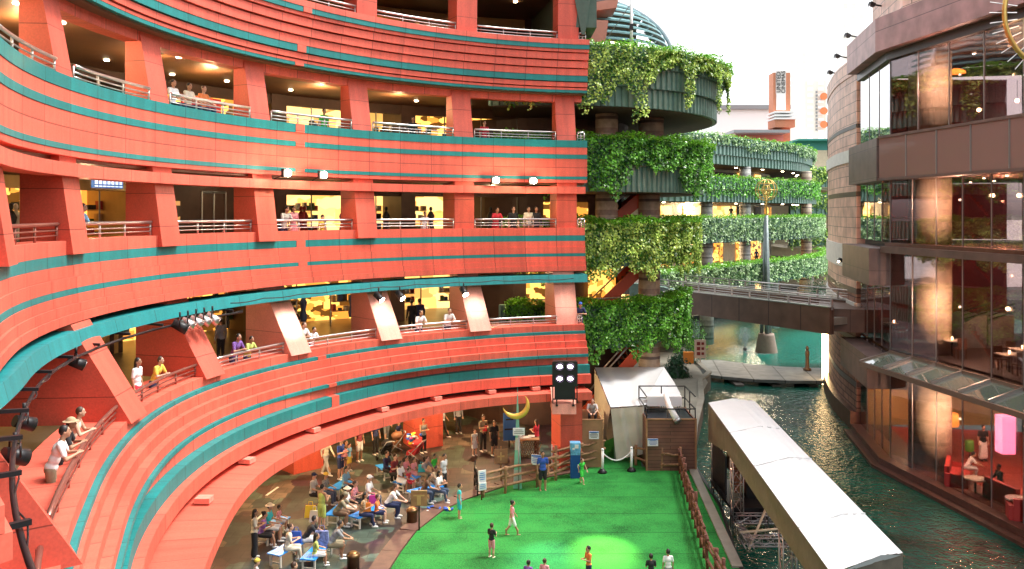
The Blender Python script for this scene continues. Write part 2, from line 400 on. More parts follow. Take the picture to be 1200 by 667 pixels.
kinds = {6: 'CACCdddd', 5: 'ABACABBA', 4: 'BBdACdAA', 3: 'BAAACBdd'}
rb = {6: (24, 7.25, 10.4), 5: (24, 2.65, 5.5), 4: (24, -1.4, 1.32), 3: (25.5, -5.7, -2.72)}
for lv in (6, 5, 4, 3):
    R, zf, zc = rb[lv]
    for i in range(len(bays)-1):
        k = kinds[lv][i]; shop(bays[i]+.02, bays[i+1]-.02, R if not (lv == 3 and i == 0) else 28, zf+.01, zc-.01, {'d': 'dark'}.get(k, k), lv*31+i)
# plaza level shops
for i in range(len(bays)-1): shop(bays[i]+.02, bays[i+1]-.02, 28.2, -11.38, -7.32, 'ABBACCdd'[i].replace('d', 'C'), 500+i)
# end wall between galleries and terraces
# warm lamps in the gallery ceilings
def downlights(zc, Rs, a0, a1, stepa, sz=.09):
    b = MB(); a = a0
    while a < a1:
        for RR in Rs:
            p = RP(a+rng.uniform(-1.5, 1.5), RR+rng.uniform(-.4, .4), Z(zc)-.03, 5); b.cyl((p[0], p[1], p[2]+.02), (p[0], p[1], p[2]-.02), sz, 10)
        a += stepa
    return b.build('ceiling_downlights', m_lampw, red)
downlights(5.5, (19.3, 22.3), 106, 232, 7.5); downlights(1.32, (20.5, 23), 108, 232, 9); downlights(-2.72, (20.5, 23), 106, 232, 8.5)
downlights(10.4, (20.3,), 106, 232, 9, .1); downlights(-7.3, (18.5, 22, 25.5), 104, 200, 9, .12)
b = MB()
for a, RR, zc in ((176, 19.4, 5.5), (104.8, 20.5, 5.5), (196, 19.5, 5.5)):
    p = RP(a, RR, Z(zc)-.06, 5); b.box(p, (.9, .3, .06), rz=R_(a+90))
b.build('ceiling_light_panel', m_lampw2, red)
# real light of those lamps
def plight(name, p, e, col=(1, .68, .35), r=.06):
    ld = bpy.data.lights.new(name, 'POINT'); ld.energy = e; ld.color = col; ld.shadow_soft_size = r
    o = bpy.data.objects.new(name, ld); COL.objects.link(o); o.location = p; return o
for a, RR, zc, e in ((176, 19.8, 5.0, 160), (192, 19.8, 5.0, 120), (160, 19.8, 5.0, 110), (184, 20, .7, 60), (168, 20, .7, 60), (150, 20.5, 5.0, 90), (135, 20.5, 5.0, 90), (124, 20.5, 5.0, 90), (110, 21, .9, 50), (142, 21, .9, 40), (110, 21.5, -3.2, 80), (127, 21.5, -3.2, 80), (158, 21, -3.2, 40),
                     (112, 21, -7.9, 360), (126, 20, -7.9, 380), (142, 19.5, -7.9, 380), (160, 18.5, -7.9, 260), (178, 20.5, -3.2, 40)):
    plight('gallery_lamp', RP(a, RR, Z(zc), 5), e)
# hanging direction boards
m_scr = mat('screen_blue', (.02, .05, .12), .3, emit=(.08, .2, .5), es=.3)
m_scrw = mat('screen_text', (.8, .85, 1), .3, emit=(.5, .65, .9), es=.6)
def board(name, label, a, R, dz, wd, ht):
    p = RP(a, R, Z(dz), 5); t = thing(name, label, 'sign', p, R_(a+90), 'hanging direction boards in the red galleries')
    b = MB(); b.box((0, 0, 0), (wd, .08, ht)); b.build('panel', m_scr, t, False)
    b = MB()
    for q in range(7):
        b.box((-wd/2+.12+q*wd/7.4, .05, .04), (wd/11, .012, ht*.42)); b.box((-wd/2+.12+q*wd/7.4, .05, -ht*.3), (wd/9.5, .012, ht*.12))
    b.build('lettering', m_scrw, t, False)
    b = MB(); b.tube([(-wd/3, 0, ht/2), (-wd/3, 0, ht/2+.35)], .012, 4); b.tube([(wd/3, 0, ht/2), (wd/3, 0, ht/2+.35)], .012, 4); b.build('hanger', m_blackm, t, False)
board('direction_board', 'tilted blue lit board hanging under the upper gallery ceiling by the red poster', 148.3, 18.9, 4.85, 1.2, .26)
board('direction_board', 'blue lit direction board hanging over the man in a white shirt at the middle rail', 163.5, 20.5, .98, 1.35, .3)
b = MB(); ring(b, 147.6, 152.6, 21.0, 21.1, Z(3.3), Z(4.5), 5, 1); b.build('poster_wall', mat('red_poster', (.5, .03, .02), .5), red)
# teal-grey roof soffit at the end of the top gallery
b = MB()
b.prism([(2.4, 39.2), (3.9, 39.3), (3.75, 46), (1.0, 46)], Z(8.55), Z(12)); 
b.hexa([(3.2, 39.15, Z(8.2)), (3.35, 39.15, Z(8.2)), (3.3, 45, Z(8.2)), (3.0, 45, Z(8.2)), (2.45, 39.1, Z(12)), (3.95, 39.1, Z(12)), (3.9, 45, Z(12)), (2.4, 45, Z(12))])
b.build('roof_soffit', mat('green_grey_soffit', (.07, .12, .09), .6, noise=.2), red)
# ================================================================ GROUND, CANAL
def paving_mat():
    m = bpy.data.materials.new('plaza_mosaic'); m.use_nodes = True
    n = m.node_tree.nodes; l = m.node_tree.links; b = n['Principled BSDF']; b.inputs['Roughness'].default_value = .6
    v, pos, M = ring_vec(n, l, 12.0, 6.5, 28)
    g = pos
    no = n.new('ShaderNodeTexNoise'); no.inputs['Scale'].default_value = .18; l.new(g, no.inputs['Vector'])
    ad = n.new('ShaderNodeVectorMath'); ad.operation = 'MULTIPLY_ADD'; l.new(no.outputs['Color'], ad.inputs[0]); ad.inputs[1].default_value = (1.0, 1.0, 0); l.new(g, ad.inputs[2])
    vo = n.new('ShaderNodeTexVoronoi'); vo.inputs['Scale'].default_value = .8; vo.distance = 'MANHATTAN'; l.new(ad.outputs[0], vo.inputs['Vector'])
    s = n.new('ShaderNodeSeparateColor'); l.new(vo.outputs['Color'], s.inputs[0])
    cr = n.new('ShaderNodeValToRGB'); cr.color_ramp.interpolation = 'CONSTANT'; e = cr.color_ramp.elements
    pal = [(0, (.035, .022, .018)), (.2, (.06, .09, .065)), (.36, (.07, .035, .03)), (.52, (.03, .045, .04)), (.66, (.15, .115, .085)), (.8, (.045, .02, .03)), (.9, (.09, .14, .11))]
    e[0].position = 0; e[0].color = (*pal[0][1], 1); e[1].position = pal[1][0]; e[1].color = (*pal[1][1], 1)
    for p_, c in pal[2:]:
        k = e.new(p_); k.color = (*c, 1)
    l.new(s.outputs[0], cr.inputs[0])
    br = n.new('ShaderNodeTexBrick'); br.inputs['Scale'].default_value = 1; br.inputs['Brick Width'].default_value = .6; br.inputs['Row Height'].default_value = .6; br.offset = .5
    br.inputs['Color1'].default_value = (1.2, 1.2, 1.2, 1); br.inputs['Color2'].default_value = (.72, .72, .72, 1); br.inputs['Mortar'].default_value = (.4, .4, .4, 1); br.inputs['Mortar Size'].default_value = .012
    l.new(g, br.inputs['Vector'])
    n2 = n.new('ShaderNodeTexNoise'); n2.inputs['Scale'].default_value = 1.6; n2.inputs['Detail'].default_value = 8; l.new(g, n2.inputs['Vector'])
    mr = n.new('ShaderNodeMapRange'); mr.inputs[1].default_value = .3; mr.inputs[2].default_value = .7; mr.inputs[3].default_value = .45; mr.inputs[4].default_value = 1.25; l.new(n2.outputs[0], mr.inputs[0])
    x = n.new('ShaderNodeVectorMath'); x.operation = 'MULTIPLY'; l.new(cr.outputs[0], x.inputs[0]); l.new(br.outputs[0], x.inputs[1])
    y = n.new('ShaderNodeVectorMath'); y.operation = 'SCALE'; l.new(x.outputs[0], y.inputs[0]); l.new(mr.outputs[0], y.inputs['Scale'])
    l.new(y.outputs[0], b.inputs['Base Color'])
    return m
m_plaza = paving_mat()
m_stone = mat('pale_paving', (.30, .28, .23), .6, noise=.25, nscale=.8, bump=.1)
m_conc = mat('canal_wall_stone', (.16, .14, .12), .7, noise=.3, nscale=1)
bankL = [(9.6, -6), (8.2, 8), (7.45, 20), tuple(gnd(868, 667)[:2]), tuple(gnd(815, 553)[:2]), (9.0, 42), tuple(gnd(816, 500)[:2]), tuple(gnd(824, 468)[:2]), tuple(gnd(822, 446)[:2])]
bankL = [(x, y) for x, y in bankL]
far = [(14.2, 61), (14.4, 72), (14.5, 80), (15.5, 92), (20, 103), (28, 108), (60, 112), (1500, 112), (1500, 1500), (-1500, 1500), (-1500, -60), (9.8, -60)]
gp = bankL + far
b = MB(); b.poly([(x, y, 0) for x, y in gp])
def wallline(b, pts, z0, z1):
    for p, q in zip(pts[:-1], pts[1:]): b.quad((p[0], p[1], z0), (q[0], q[1], z0), (q[0], q[1], z1), (p[0], p[1], z1))
g_o = b.build('ground', m_plaza); tag(g_o, kind='structure')
b = MB(); wallline(b, [(9.8, -60)]+bankL+far[:7], -2.5, 0.0); o = b.build('canal_bank', m_conc); tag(o, kind='structure')
b = MB()                                        # pale stone kerb that follows the left bank
for p, q in zip(bankL[3:]+far[:3], (bankL[3:]+far[:4])[1:]): b.beam((p[0]-.1, p[1], .03), (q[0]-.1, q[1], .03), .35, .14)
o = b.build('canal_kerb', m_stone); tag(o, kind='structure')
b = MB(); b.poly([(-600, 132, .004), (900, 132, .004), (900, 1400, .004), (-600, 1400, .004)]); o = b.build('far_bounce_sheet', mat('pale_bounce_sheet', (.55, .55, .53), .8, noise=.1, nscale=.1)); tag(o, kind='structure')  # hidden pale sheet added to bounce light onto the far towers
# pale curved pavement beyond the stage boxes
b = MB(); b.poly([(x, y, .004) for x, y in [(8.9, 41.2), (9.55, 45.5), (11.4, 52.2), (13.2, 57.5), (13.7, 62.2), (13.9, 70), (9, 70), (4.8, 60), (4.8, 41.2)]])
o = b.build('canal_path', mat('canal_path_stone', (.27, .25, .20), .6, noise=.25, nscale=.6, bump=.05)); tag(o, kind='structure')
# low walkway over the canal
m_walk = bpy.data.materials.new('walkway_slabs'); m_walk.use_nodes = True
def slabmat(m, c1, c2, bw, rh, mort=.02, rot=0, rough=.6, mc=None, bump=.3):
    n = m.node_tree.nodes; l = m.node_tree.links; b_ = n['Principled BSDF']; b_.inputs['Roughness'].default_value = rough
    g = n.new('ShaderNodeNewGeometry'); mp = n.new('ShaderNodeMapping'); mp.inputs['Rotation'].default_value = rot if isinstance(rot, tuple) else (0, 0, rot); l.new(g.outputs['Position'], mp.inputs[0])
    br = n.new('ShaderNodeTexBrick'); br.inputs['Scale'].default_value = 1; br.inputs['Brick Width'].default_value = bw; br.inputs['Row Height'].default_value = rh
    br.inputs['Color1'].default_value = (*c1, 1); br.inputs['Color2'].default_value = (*c2, 1); br.inputs['Mortar Size'].default_value = mort
    br.inputs['Mortar'].default_value = (*(mc or [c*.35 for c in c1]), 1)
    l.new(mp.outputs[0], br.inputs['Vector'])
    n2 = n.new('ShaderNodeTexNoise'); n2.inputs['Scale'].default_value = 1.3; n2.inputs['Detail'].default_value = 7; l.new(g.outputs['Position'], n2.inputs['Vector'])
    mr = n.new('ShaderNodeMapRange'); mr.inputs[1].default_value = .3; mr.inputs[2].default_value = .7; mr.inputs[3].default_value = .75; mr.inputs[4].default_value = 1.25; l.new(n2.outputs[0], mr.inputs[0])
    y = n.new('ShaderNodeVectorMath'); y.operation = 'SCALE'; l.new(br.outputs[0], y.inputs[0]); l.new(mr.outputs[0], y.inputs['Scale']); l.new(y.outputs[0], b_.inputs['Base Color'])
    bb = n.new('ShaderNodeBump'); bb.invert = True; bb.inputs['Strength'].default_value = bump; bb.inputs['Distance'].default_value = .03; l.new(br.outputs['Fac'], bb.inputs['Height']); l.new(bb.outputs[0], b_.inputs['Normal'])
    return m
slabmat(m_walk, (.24, .24, .22), (.19, .19, .18), 2.2, 9, .05, R_(8))
wt = [gnd(u, v, -.7)[:2] for u, v in ((805, 440), (822, 438), (850, 441.5), (885, 444.5), (925, 446), (976, 446.5), (976, 432), (925, 430), (885, 427.5), (858, 424), (840, 421.5), (812, 422))]
b = MB(); b.prism([(x, y) for x, y in reversed(wt)][::-1], -.92, -.7)
o = b.build('low_walkway', m_walk); tag(o, 'flat grey stone walkway crossing the canal just above the water', 'walkway')
for k_ in range(3):
    p = gnd(860+k_*42, 440, -.7); bb = MB(); bb.box((p.x, p.y, -1.9), (.6, 3.5, 1.7)); bb.build('pier', m_conc, o)
# water
def water_mat():
    m = bpy.data.materials.new('canal_water'); m.use_nodes = True
    n = m.node_tree.nodes; l = m.node_tree.links; b = n['Principled BSDF']; b.inputs['Roughness'].default_value = .06; b.inputs['IOR'].default_value = 1.33; b.inputs['Specular IOR Level'].default_value = .36
    g = n.new('ShaderNodeNewGeometry'); s = n.new('ShaderNodeSeparateXYZ'); l.new(g.outputs['Position'], s.inputs[0])
    t = n.new('ShaderNodeTexNoise'); t.inputs['Scale'].default_value = .35; t.inputs['Detail'].default_value = 5; l.new(g.outputs['Position'], t.inputs['Vector'])
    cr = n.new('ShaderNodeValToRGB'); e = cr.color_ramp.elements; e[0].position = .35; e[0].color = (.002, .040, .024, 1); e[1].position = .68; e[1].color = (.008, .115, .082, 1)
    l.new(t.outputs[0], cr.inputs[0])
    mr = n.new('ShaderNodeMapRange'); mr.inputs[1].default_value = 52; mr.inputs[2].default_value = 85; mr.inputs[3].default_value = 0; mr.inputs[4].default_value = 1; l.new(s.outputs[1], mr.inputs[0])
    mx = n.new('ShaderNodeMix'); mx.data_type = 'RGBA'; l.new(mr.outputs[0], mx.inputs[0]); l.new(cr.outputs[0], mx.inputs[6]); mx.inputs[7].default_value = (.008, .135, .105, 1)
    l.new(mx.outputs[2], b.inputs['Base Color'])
    w1 = n.new('ShaderNodeTexNoise'); w1.inputs['Scale'].default_value = 2.6; w1.inputs['Detail'].default_value = 3; w1.inputs['Distortion'].default_value = .4; l.new(g.outputs['Position'], w1.inputs['Vector'])
    w2 = n.new('ShaderNodeTexNoise'); w2.inputs['Scale'].default_value = 9; w2.inputs['Detail'].default_value = 2; l.new(g.outputs['Position'], w2.inputs['Vector'])
    ad = n.new('ShaderNodeMath'); ad.operation = 'MULTIPLY_ADD'; l.new(w2.outputs[0], ad.inputs[0]); ad.inputs[1].default_value = .3; l.new(w1.outputs[0], ad.inputs[2])
    bb = n.new('ShaderNodeBump'); bb.inputs['Strength'].default_value = .9; bb.inputs['Distance'].default_value = .10; l.new(ad.outputs[0], bb.inputs['Height']); l.new(bb.outputs[0], b.inputs['Normal'])
    return m
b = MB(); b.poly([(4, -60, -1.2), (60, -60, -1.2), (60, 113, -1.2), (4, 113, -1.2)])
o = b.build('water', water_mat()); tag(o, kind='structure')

# ================================================================ GREEN ROUND TERRACES
m_rib = mat('green_ribbed_metal', (.16, .28, .235), .45, .15, noise=.25, nscale=2)
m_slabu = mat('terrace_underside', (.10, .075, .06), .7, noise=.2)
def banded(name, c1, c2, c3):
    m = bpy.data.materials.new(name); m.use_nodes = True
    n = m.node_tree.nodes; l = m.node_tree.links; b = n['Principled BSDF']; b.inputs['Roughness'].default_value = .6
    g = n.new('ShaderNodeNewGeometry'); s = n.new('ShaderNodeSeparateXYZ'); l.new(g.outputs['Position'], s.inputs[0])
    a = n.new('ShaderNodeMath'); a.operation = 'MULTIPLY'; a.inputs[1].default_value = .95; l.new(s.outputs[2], a.inputs[0])
    f = n.new('ShaderNodeMath'); f.operation = 'FRACT'; l.new(a.outputs[0], f.inputs[0])
    cr = n.new('ShaderNodeValToRGB'); cr.color_ramp.interpolation = 'CONSTANT'; e = cr.color_ramp.elements
    e[0].position = 0; e[0].color = (*c1, 1); e[1].position = .42; e[1].color = (*c2, 1); k = e.new(.56); k.color = (*c1, 1); k = e.new(.74); k.color = (*c3, 1)
    t = n.new('ShaderNodeTexNoise'); t.inputs['Scale'].default_value = 4; t.inputs['Detail'].default_value = 6; l.new(g.outputs['Position'], t.inputs['Vector'])
    mr = n.new('ShaderNodeMapRange'); mr.inputs[1].default_value = .3; mr.inputs[2].default_value = .7; mr.inputs[3].default_value = .75; mr.inputs[4].default_value = 1.2; l.new(t.outputs[0], mr.inputs[0])
    l.new(f.outputs[0], cr.inputs[0]); y = n.new('ShaderNodeVectorMath'); y.operation = 'SCALE'; l.new(cr.outputs[0], y.inputs[0]); l.new(mr.outputs[0], y.inputs['Scale']); l.new(y.outputs[0], b.inputs['Base Color'])
    return m
m_band = banded('banded_stone_column', (.38, .30, .22), (.12, .09, .08), (.26, .18, .14))
m_bandg = banded('banded_grey_column', (.42, .42, .40), (.16, .16, .16), (.30, .30, .29))
def leaf_mat(name, c1, c2):
    m = bpy.data.materials.new(name); m.use_nodes = True
    n = m.node_tree.nodes; l = m.node_tree.links; b = n['Principled BSDF']; b.inputs['Roughness'].default_value = .33
    at_ = n.new('ShaderNodeAttribute'); at_.attribute_name = 'tone'
    cr = n.new('ShaderNodeValToRGB'); e = cr.color_ramp.elements; e[0].color = (*c1, 1); e[1].color = (*c2, 1)
    l.new(at_.outputs['Fac'], cr.inputs[0]); l.new(cr.outputs[0], b.inputs['Base Color'])
    tr = n.new('ShaderNodeBsdfTranslucent'); l.new(cr.outputs[0], tr.inputs[0]); mx = n.new('ShaderNodeMixShader'); mx.inputs[0].default_value = .3
    l.new(b.outputs[0], mx.inputs[1]); l.new(tr.outputs[0], mx.inputs[2]); l.new(mx.outputs[0], n['Material Output'].inputs[0])
    return m
lf_var = leaf_mat('ivy_leaf_yellowgreen', (.03, .16, .006), (.78, 1.0, .24))
lf_grn = leaf_mat('ivy_leaf_green', (.008, .08, .008), (.28, .76, .09))
lf_pale = leaf_mat('ivy_leaf_pale', (.012, .10, .02), (.60, .84, .42))
lf_top = leaf_mat('hedge_leaf_bright', (.07, .26, .015), (.28, .62, .05))
def leaves(name, pts, nrm, size, m, parent=None, seed=1, tone=None, world=True):
    """pts Nx3, nrm Nx3 outward; each leaf one bent kite of two triangles"""
    r = np.random.RandomState(seed); N = len(pts); pts = np.asarray(pts, float); nrm = np.asarray(nrm, float)
    nn = nrm + r.normal(0, .55, (N, 3)); nn /= np.linalg.norm(nn, axis=1)[:, None]
    d = r.normal(0, 1, (N, 3)); d[:, 2] -= 1.1; d -= nn*(d*nn).sum(1)[:, None]; d /= np.linalg.norm(d, axis=1)[:, None]
    e = np.cross(nn, d); sz = size*r.uniform(.6, 1.35, (N, 1))
    a = pts; c = pts + d*sz + nn*sz*.1; b1 = pts + d*sz*.45 + e*sz*.38 + nn*sz*.22; b2 = pts + d*sz*.45 - e*sz*.38 + nn*sz*.22
    V = np.stack([a, b1, c, b2], 1).reshape(-1, 3)
    me = bpy.data.meshes.new(name); me.vertices.add(4*N); me.vertices.foreach_set('co', V.ravel())
    me.loops.add(4*N); me.loops.foreach_set('vertex_index', np.arange(4*N, dtype=np.int32))
    me.polygons.add(N); me.polygons.foreach_set('loop_start', np.arange(0, 4*N, 4, dtype=np.int32)); me.polygons.foreach_set('loop_total', np.full(N, 4, np.int32))
    if tone is None: tone = r.beta(1.6, 1.8, N)
    at_ = me.attributes.new('tone', 'FLOAT', 'FACE'); at_.data.foreach_set('value', np.clip(tone, 0, 1).astype(np.float32))
    me.materials.append(m); me.update(); me.validate()
    o = bpy.data.objects.new(name, me); COL.objects.link(o)
    if parent is not None:
        o.parent = parent
        if world: o.location = -wloc(parent)
    return o
def poly_sample(P, N, r):
    P = np.array(P, float); L = np.r_[0, np.cumsum(np.linalg.norm(np.diff(P, axis=0), axis=1))]
    s = r.uniform(0, L[-1], N); i = np.clip(np.searchsorted(L, s)-1, 0, len(P)-2); t = (s-L[i])/(L[i+1]-L[i])
    p = P[i]+(P[i+1]-P[i])*t[:, None]; d = P[i+1]-P[i]; d /= np.linalg.norm(d, axis=1)[:, None]
    return p, np.stack([d[:, 1], -d[:, 0]], 1), s        # outward normal = right of travel
def hanging(label, P, ztop, depth_fn, N, size, m, seed, group='ivy curtains hanging over the terrace parapets', topw=.9, topm=None, thick=.28):
    r = np.random.RandomState(seed); p, nr, s = poly_sample(P, N, r)
    ph = r.uniform(0, 6, 3); prof = depth_fn(s) * (1+.12*np.sin(s*2.1+ph[0])+.10*np.sin(s*5.3+ph[1]))
    u = r.beta(1.0, 1.15, N); keep = (np.sin(s*1.7+ph[2])+np.sin(s*4.1+ph[1])*.6+r.normal(0, .6, N)) > -1.0-2.2*(1-u)
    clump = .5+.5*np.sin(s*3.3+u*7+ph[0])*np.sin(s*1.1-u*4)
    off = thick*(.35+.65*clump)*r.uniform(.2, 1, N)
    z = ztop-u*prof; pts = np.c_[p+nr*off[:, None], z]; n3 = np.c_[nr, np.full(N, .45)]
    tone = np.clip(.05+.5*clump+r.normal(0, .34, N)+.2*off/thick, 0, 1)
    o = leaves('hanging_ivy', pts[keep], n3[keep], size, m, None, seed, tone[keep])
    tag(o, label, 'ivy', group)
    M_ = int(N*.35); p, nr, s = poly_sample(P, M_, r); w_ = r.uniform(-topw, .42, M_)
    pts = np.c_[p+nr*w_[:, None], ztop-.06+.30*r.uniform(0, 1, M_)*(1+.4*np.sin(s*2))]
    leaves('hedge_top', pts, np.tile([0, 0, 1.], (M_, 1)), size*.9, topm or lf_top, o, seed+1)
    return o
GC = (1.5, 51.0)
def arcpts(c, r, a0, a1, n=40): return [(c[0]+r*math.cos(R_(a0+(a1-a0)*i/n)), c[1]+r*math.sin(R_(a0+(a1-a0)*i/n))) for i in range(n+1)]
def ribbed(parent, P, z0, z1, m, pitch=.3, amp=.09, name='ribbed_cladding', back=.35):
    """corrugated vertical cladding along the polyline P (outward = right of travel)"""
    P = [Vector((x, y)) for x, y in P]; out = []; b = MB(); acc = 0
    segs = []
    for p, q in zip(P[:-1], P[1:]):
        L = (q-p).length; n = max(1, round(L/pitch)); d = (q-p).normalized(); nr = Vector((d.y, -d.x))
        for i in range(n):
            for f, o_ in ((0, 0), (.08, amp), (.5, amp), (.58, 0)): segs.append(p+(q-p)*((i+f)/n)+nr*o_)
    segs.append(P[-1]); base = len(b.v)
    for s in segs: b.v += [(s.x, s.y, z0), (s.x, s.y, z1)]
    for i in range(len(segs)-1): b.addf((base+2*i, base+2*i+2, base+2*i+3, base+2*i+1), False)
    inner = []                                     # bottom and top caps give it thickness
    for i in range(len(P)):
        d = (P[min(i+1, len(P)-1)]-P[max(i-1, 0)]).normalized(); inner.append(P[i]-Vector((d.y, -d.x))*back)
    outer = P
    for z, fl in ((z0, 0), (z1, 1)):
        for i in range(len(P)-1):
            q = [(outer[i].x, outer[i].y, z), (outer[i+1].x, outer[i+1].y, z), (inner[i+1].x, inner[i+1].y, z), (inner[i].x, inner[i].y, z)]
            b.quad(*(q if fl else q[::-1]))
    for i in range(len(P)-1): b.quad((inner[i+1].x, inner[i+1].y, z0), (inner[i].x, inner[i].y, z0), (inner[i].x, inner[i].y, z1), (inner[i+1].x, inner[i+1].y, z1))
    return b.build(name, m, parent)
gb = thing('terrace_building', 'round terraced building with green ribbed parapets beside the red mall end', 'building', (3, 52, 0))
glev = [(8.0, 5.15, 10.8, 3), (3.65, 1.05, 9.8, 2), (-.5, -2.7, 9.1, 2), (-4.6, -6.9, 8.5, 2)]
m_rail = m_steel
for (zt, zb, r0, nt_) in glev:
    h = (zt-zb)/nt_
    for k in range(nt_):
        P = arcpts(GC, r0-.22*k, 215, 400, 46); ribbed(gb, P[10:], Z(zb)+h*(nt_-1-k)+.02, Z(zb)+h*(nt_-k), m_rib, .34, .10)
    P = arcpts(GC, r0-.6, 256, 400, 50)+[(4, 60), (-1, 50)]
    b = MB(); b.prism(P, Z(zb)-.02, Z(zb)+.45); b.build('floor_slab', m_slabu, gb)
    P = arcpts(GC, r0+.1, 215, 380, 40); b = MB()
    b.tube([(x, y, Z(zt)+.22) for x, y in arcpts(GC, r0-.7, 258, 380, 40)], .05, 6); b.build('handrail', m_rail, gb)
# core wall and shops behind the terraces
for (zf, zc, r) in ((5.6, 12, 5.2), (1.5, 5.1, 5.4), (-2.25, 1.0, 5.2), (-6.4, -2.75, 5.0), (-11.4, -6.9, 5.0)):
    b = MB(); b.prism(arcpts(GC, r, 180, 400, 24), Z(zf), Z(zc)); b.build('core_wall', m_wallb, gb)
for zf, zc, a0, a1 in ((-2.25, .6, 272, 300), (-6.4, -3.1, 262, 285), (-6.4, -3.1, 300, 325), (1.5, 4.4, 290, 315)):
    P = arcpts(GC, 5.28, a0, a1, 6); b = MB()
    for p, q in zip(P[:-1], P[1:]): b.quad((p[0], p[1], Z(zf)+.3), (q[0], q[1], Z(zf)+.3), (q[0], q[1], Z(zc)), (p[0], p[1], Z(zc)))
    b.build('lit_shop_window', m_shopA, gb)
for (x, y) in ((7.4, 46.0), (4.9, 44.2)):
    for z0, z1 in ((5.6-2.9, 5.12), (-.4-1.7, 1.02), (-6.4, -2.72), (-11.4, -6.87), (8.0, 5.6)):
        if z0 > z1: continue
        if x < 6 and z0 < -3: continue
        b = MB(); b.cyl((x, y, Z(z0)), (x, y, Z(z1)), .58, 20); b.build('column', m_band, gb)
for (x, y) in ((7.6, 45.9), (5.0, 44.6)):
    b = MB(); b.cyl((x, y, Z(1.6)), (x, y, Z(5.1)), .55, 20); b.build('column', m_band, gb)
# stairs between the terraces
m_step = mat('stair_treads', (.10, .075, .06), .6); m_strg = mat('stair_red_side', (.55, .08, .03), .5)
for zf, zt in ((-11.4, -6.4), (-6.4, -2.2), (-2.2, 1.5)):
    b = MB(); n = 18; x0, x1, y0, y1 = 3.6, 8.0, 46.6, 49.0; ns = n
    for i in range(n):
        x = x0+(x1-x0)*i/n; z = Z(zf)+(zt-zf)*(i+1)/n; b.box((x+(x1-x0)/n/2, (y0+y1)/2+1, z-.1), ((x1-x0)/n*1.02, 2.4, .2))
    st = b.build('staircase', m_step, gb)
    for yy in (46.3, 49.0): b = MB(); b.beam((x0, yy, Z(zf)+.15), (x1, yy, Z(zt)+.15), .14, .6); b.build('stringer', m_strg, st, True)
    for yy in (46.3, 47.4, 49.0): b = MB(); b.tube([(x0, yy, Z(zf)+1.1), (x1, yy, Z(zt)+1.1)], .05, 6); b.build('stair_handrail', m_rail, st, True)
# ivy
d6 = lambda s: 2.75 - np.clip((s-5.5)/4, 0, 1)*1.95 + 1.5*(np.sin(s*1.9) > .72)*(s > 7)
hanging('ivy curtain with yellow green leaves on the topmost round terrace', arcpts(GC, 10.95, 256, 355, 40), Z(8.0), d6, 13000, .14, lf_var, 11)
hanging('mixed green ivy on the round terrace second from the top', arcpts(GC, 9.95, 256, 352, 40), Z(3.7), lambda s: 2.55-1.1*(np.sin(s*.8+1) > .2)*1.0, 13000, .14, lf_grn, 12)
hanging('dense light green ivy covering the round terrace level with the middle gallery', arcpts(GC, 9.25, 258, 352, 40), Z(-.45), lambda s: np.full_like(s, 2.5), 17000, .14, lf_var, 13, thick=.4)
hanging('deep green ivy on the lowest round terrace above the white tent', arcpts(GC, 8.65, 258, 356, 40), Z(-4.55), lambda s: np.full_like(s, 2.5), 17000, .14, lf_grn, 14, thick=.4, topw=.5)
# rooftop: louvred quarter dome, drum, pink block, mast
lv = mat('teal_louvre', (.16, .33, .35), .4, .3, noise=.15); m_beige = mat('beige_render', (.50, .46, .36), .7, noise=.1); m_pinkb = mat('pink_render', (.55, .22, .16), .7, noise=.1)
b = MB(); cc = (3.4, 51.0); nl = 10
for k in range(nl):
    z = 8.9+k*.37; r = 5.9*math.sqrt(max(0, 1-((z-9)/3.65)**2)); r2 = r
    P = arcpts(cc, r, 200, 372, 26); Pi = arcpts(cc, r-.45, 200, 372, 26)
    for i in range(26):
        b.hexa([(*P[i], Z(z)), (*P[i+1], Z(z)), (*Pi[i+1], Z(z)+.22), (*Pi[i], Z(z)+.22), (*P[i], Z(z)+.09), (*P[i+1], Z(z)+.09), (*Pi[i+1], Z(z)+.31), (*Pi[i], Z(z)+.31)])
b.build('louvre_canopy', lv, gb)
b = MB(); pts = []
for k in range(24):
    t = k/23*math.pi/2; pts.append((cc[0]+6.05*math.cos(t), cc[1]-.9, Z(9.0)+3.8*math.sin(t)))
b.tube(pts, .14, 8); b.build('canopy_arch', mat('pale_blue_steel', (.55, .62, .66), .4, .2), gb)
b = MB(); b.lathe((5.3, 48.5, Z(8.0)), [(1.75, 1.4), (1.8, 3.0), (1.2, 3.0), (1.2, 1.4)], 24, False); b.build('beige_drum', m_beige, gb)
b = MB(); b.cyl((5.3, 48.6, Z(8.0)), (5.3, 48.6, Z(9.4)), 1.3, 18); b.build('drum_base', m_wallb, gb)
b = MB(); b.hexa([(3.2, 43, Z(8.6)), (4.75, 43.4, Z(8.6)), (4.6, 47, Z(9.2)), (3.2, 47, Z(9.2)), (3.2, 43, Z(9.8)), (4.9, 43.4, Z(9.8)), (4.7, 47, Z(10.4)), (3.2, 47, Z(10.4))])
b.hexa([(3.8, 43.6, Z(10.3)), (5.4, 44, Z(10.6)), (5.4, 46, Z(10.6)), (3.8, 46, Z(10.3)), (3.8, 43.6, Z(10.7)), (5.5, 44, Z(11.1)), (5.4, 46, Z(11.1)), (3.8, 46, Z(10.7))]); b.build('roof_block', m_pinkb, gb)
t = thing('roof_mast', 'slim white mast with stay wires on the upper terrace roof', 'mast', (5.9, 42.2, Z(8)))
b = MB(); b.cyl((0, 0, 0), (0, 0, 2.7), .09, 8, .06); b.build('pole', m_white, t, False)
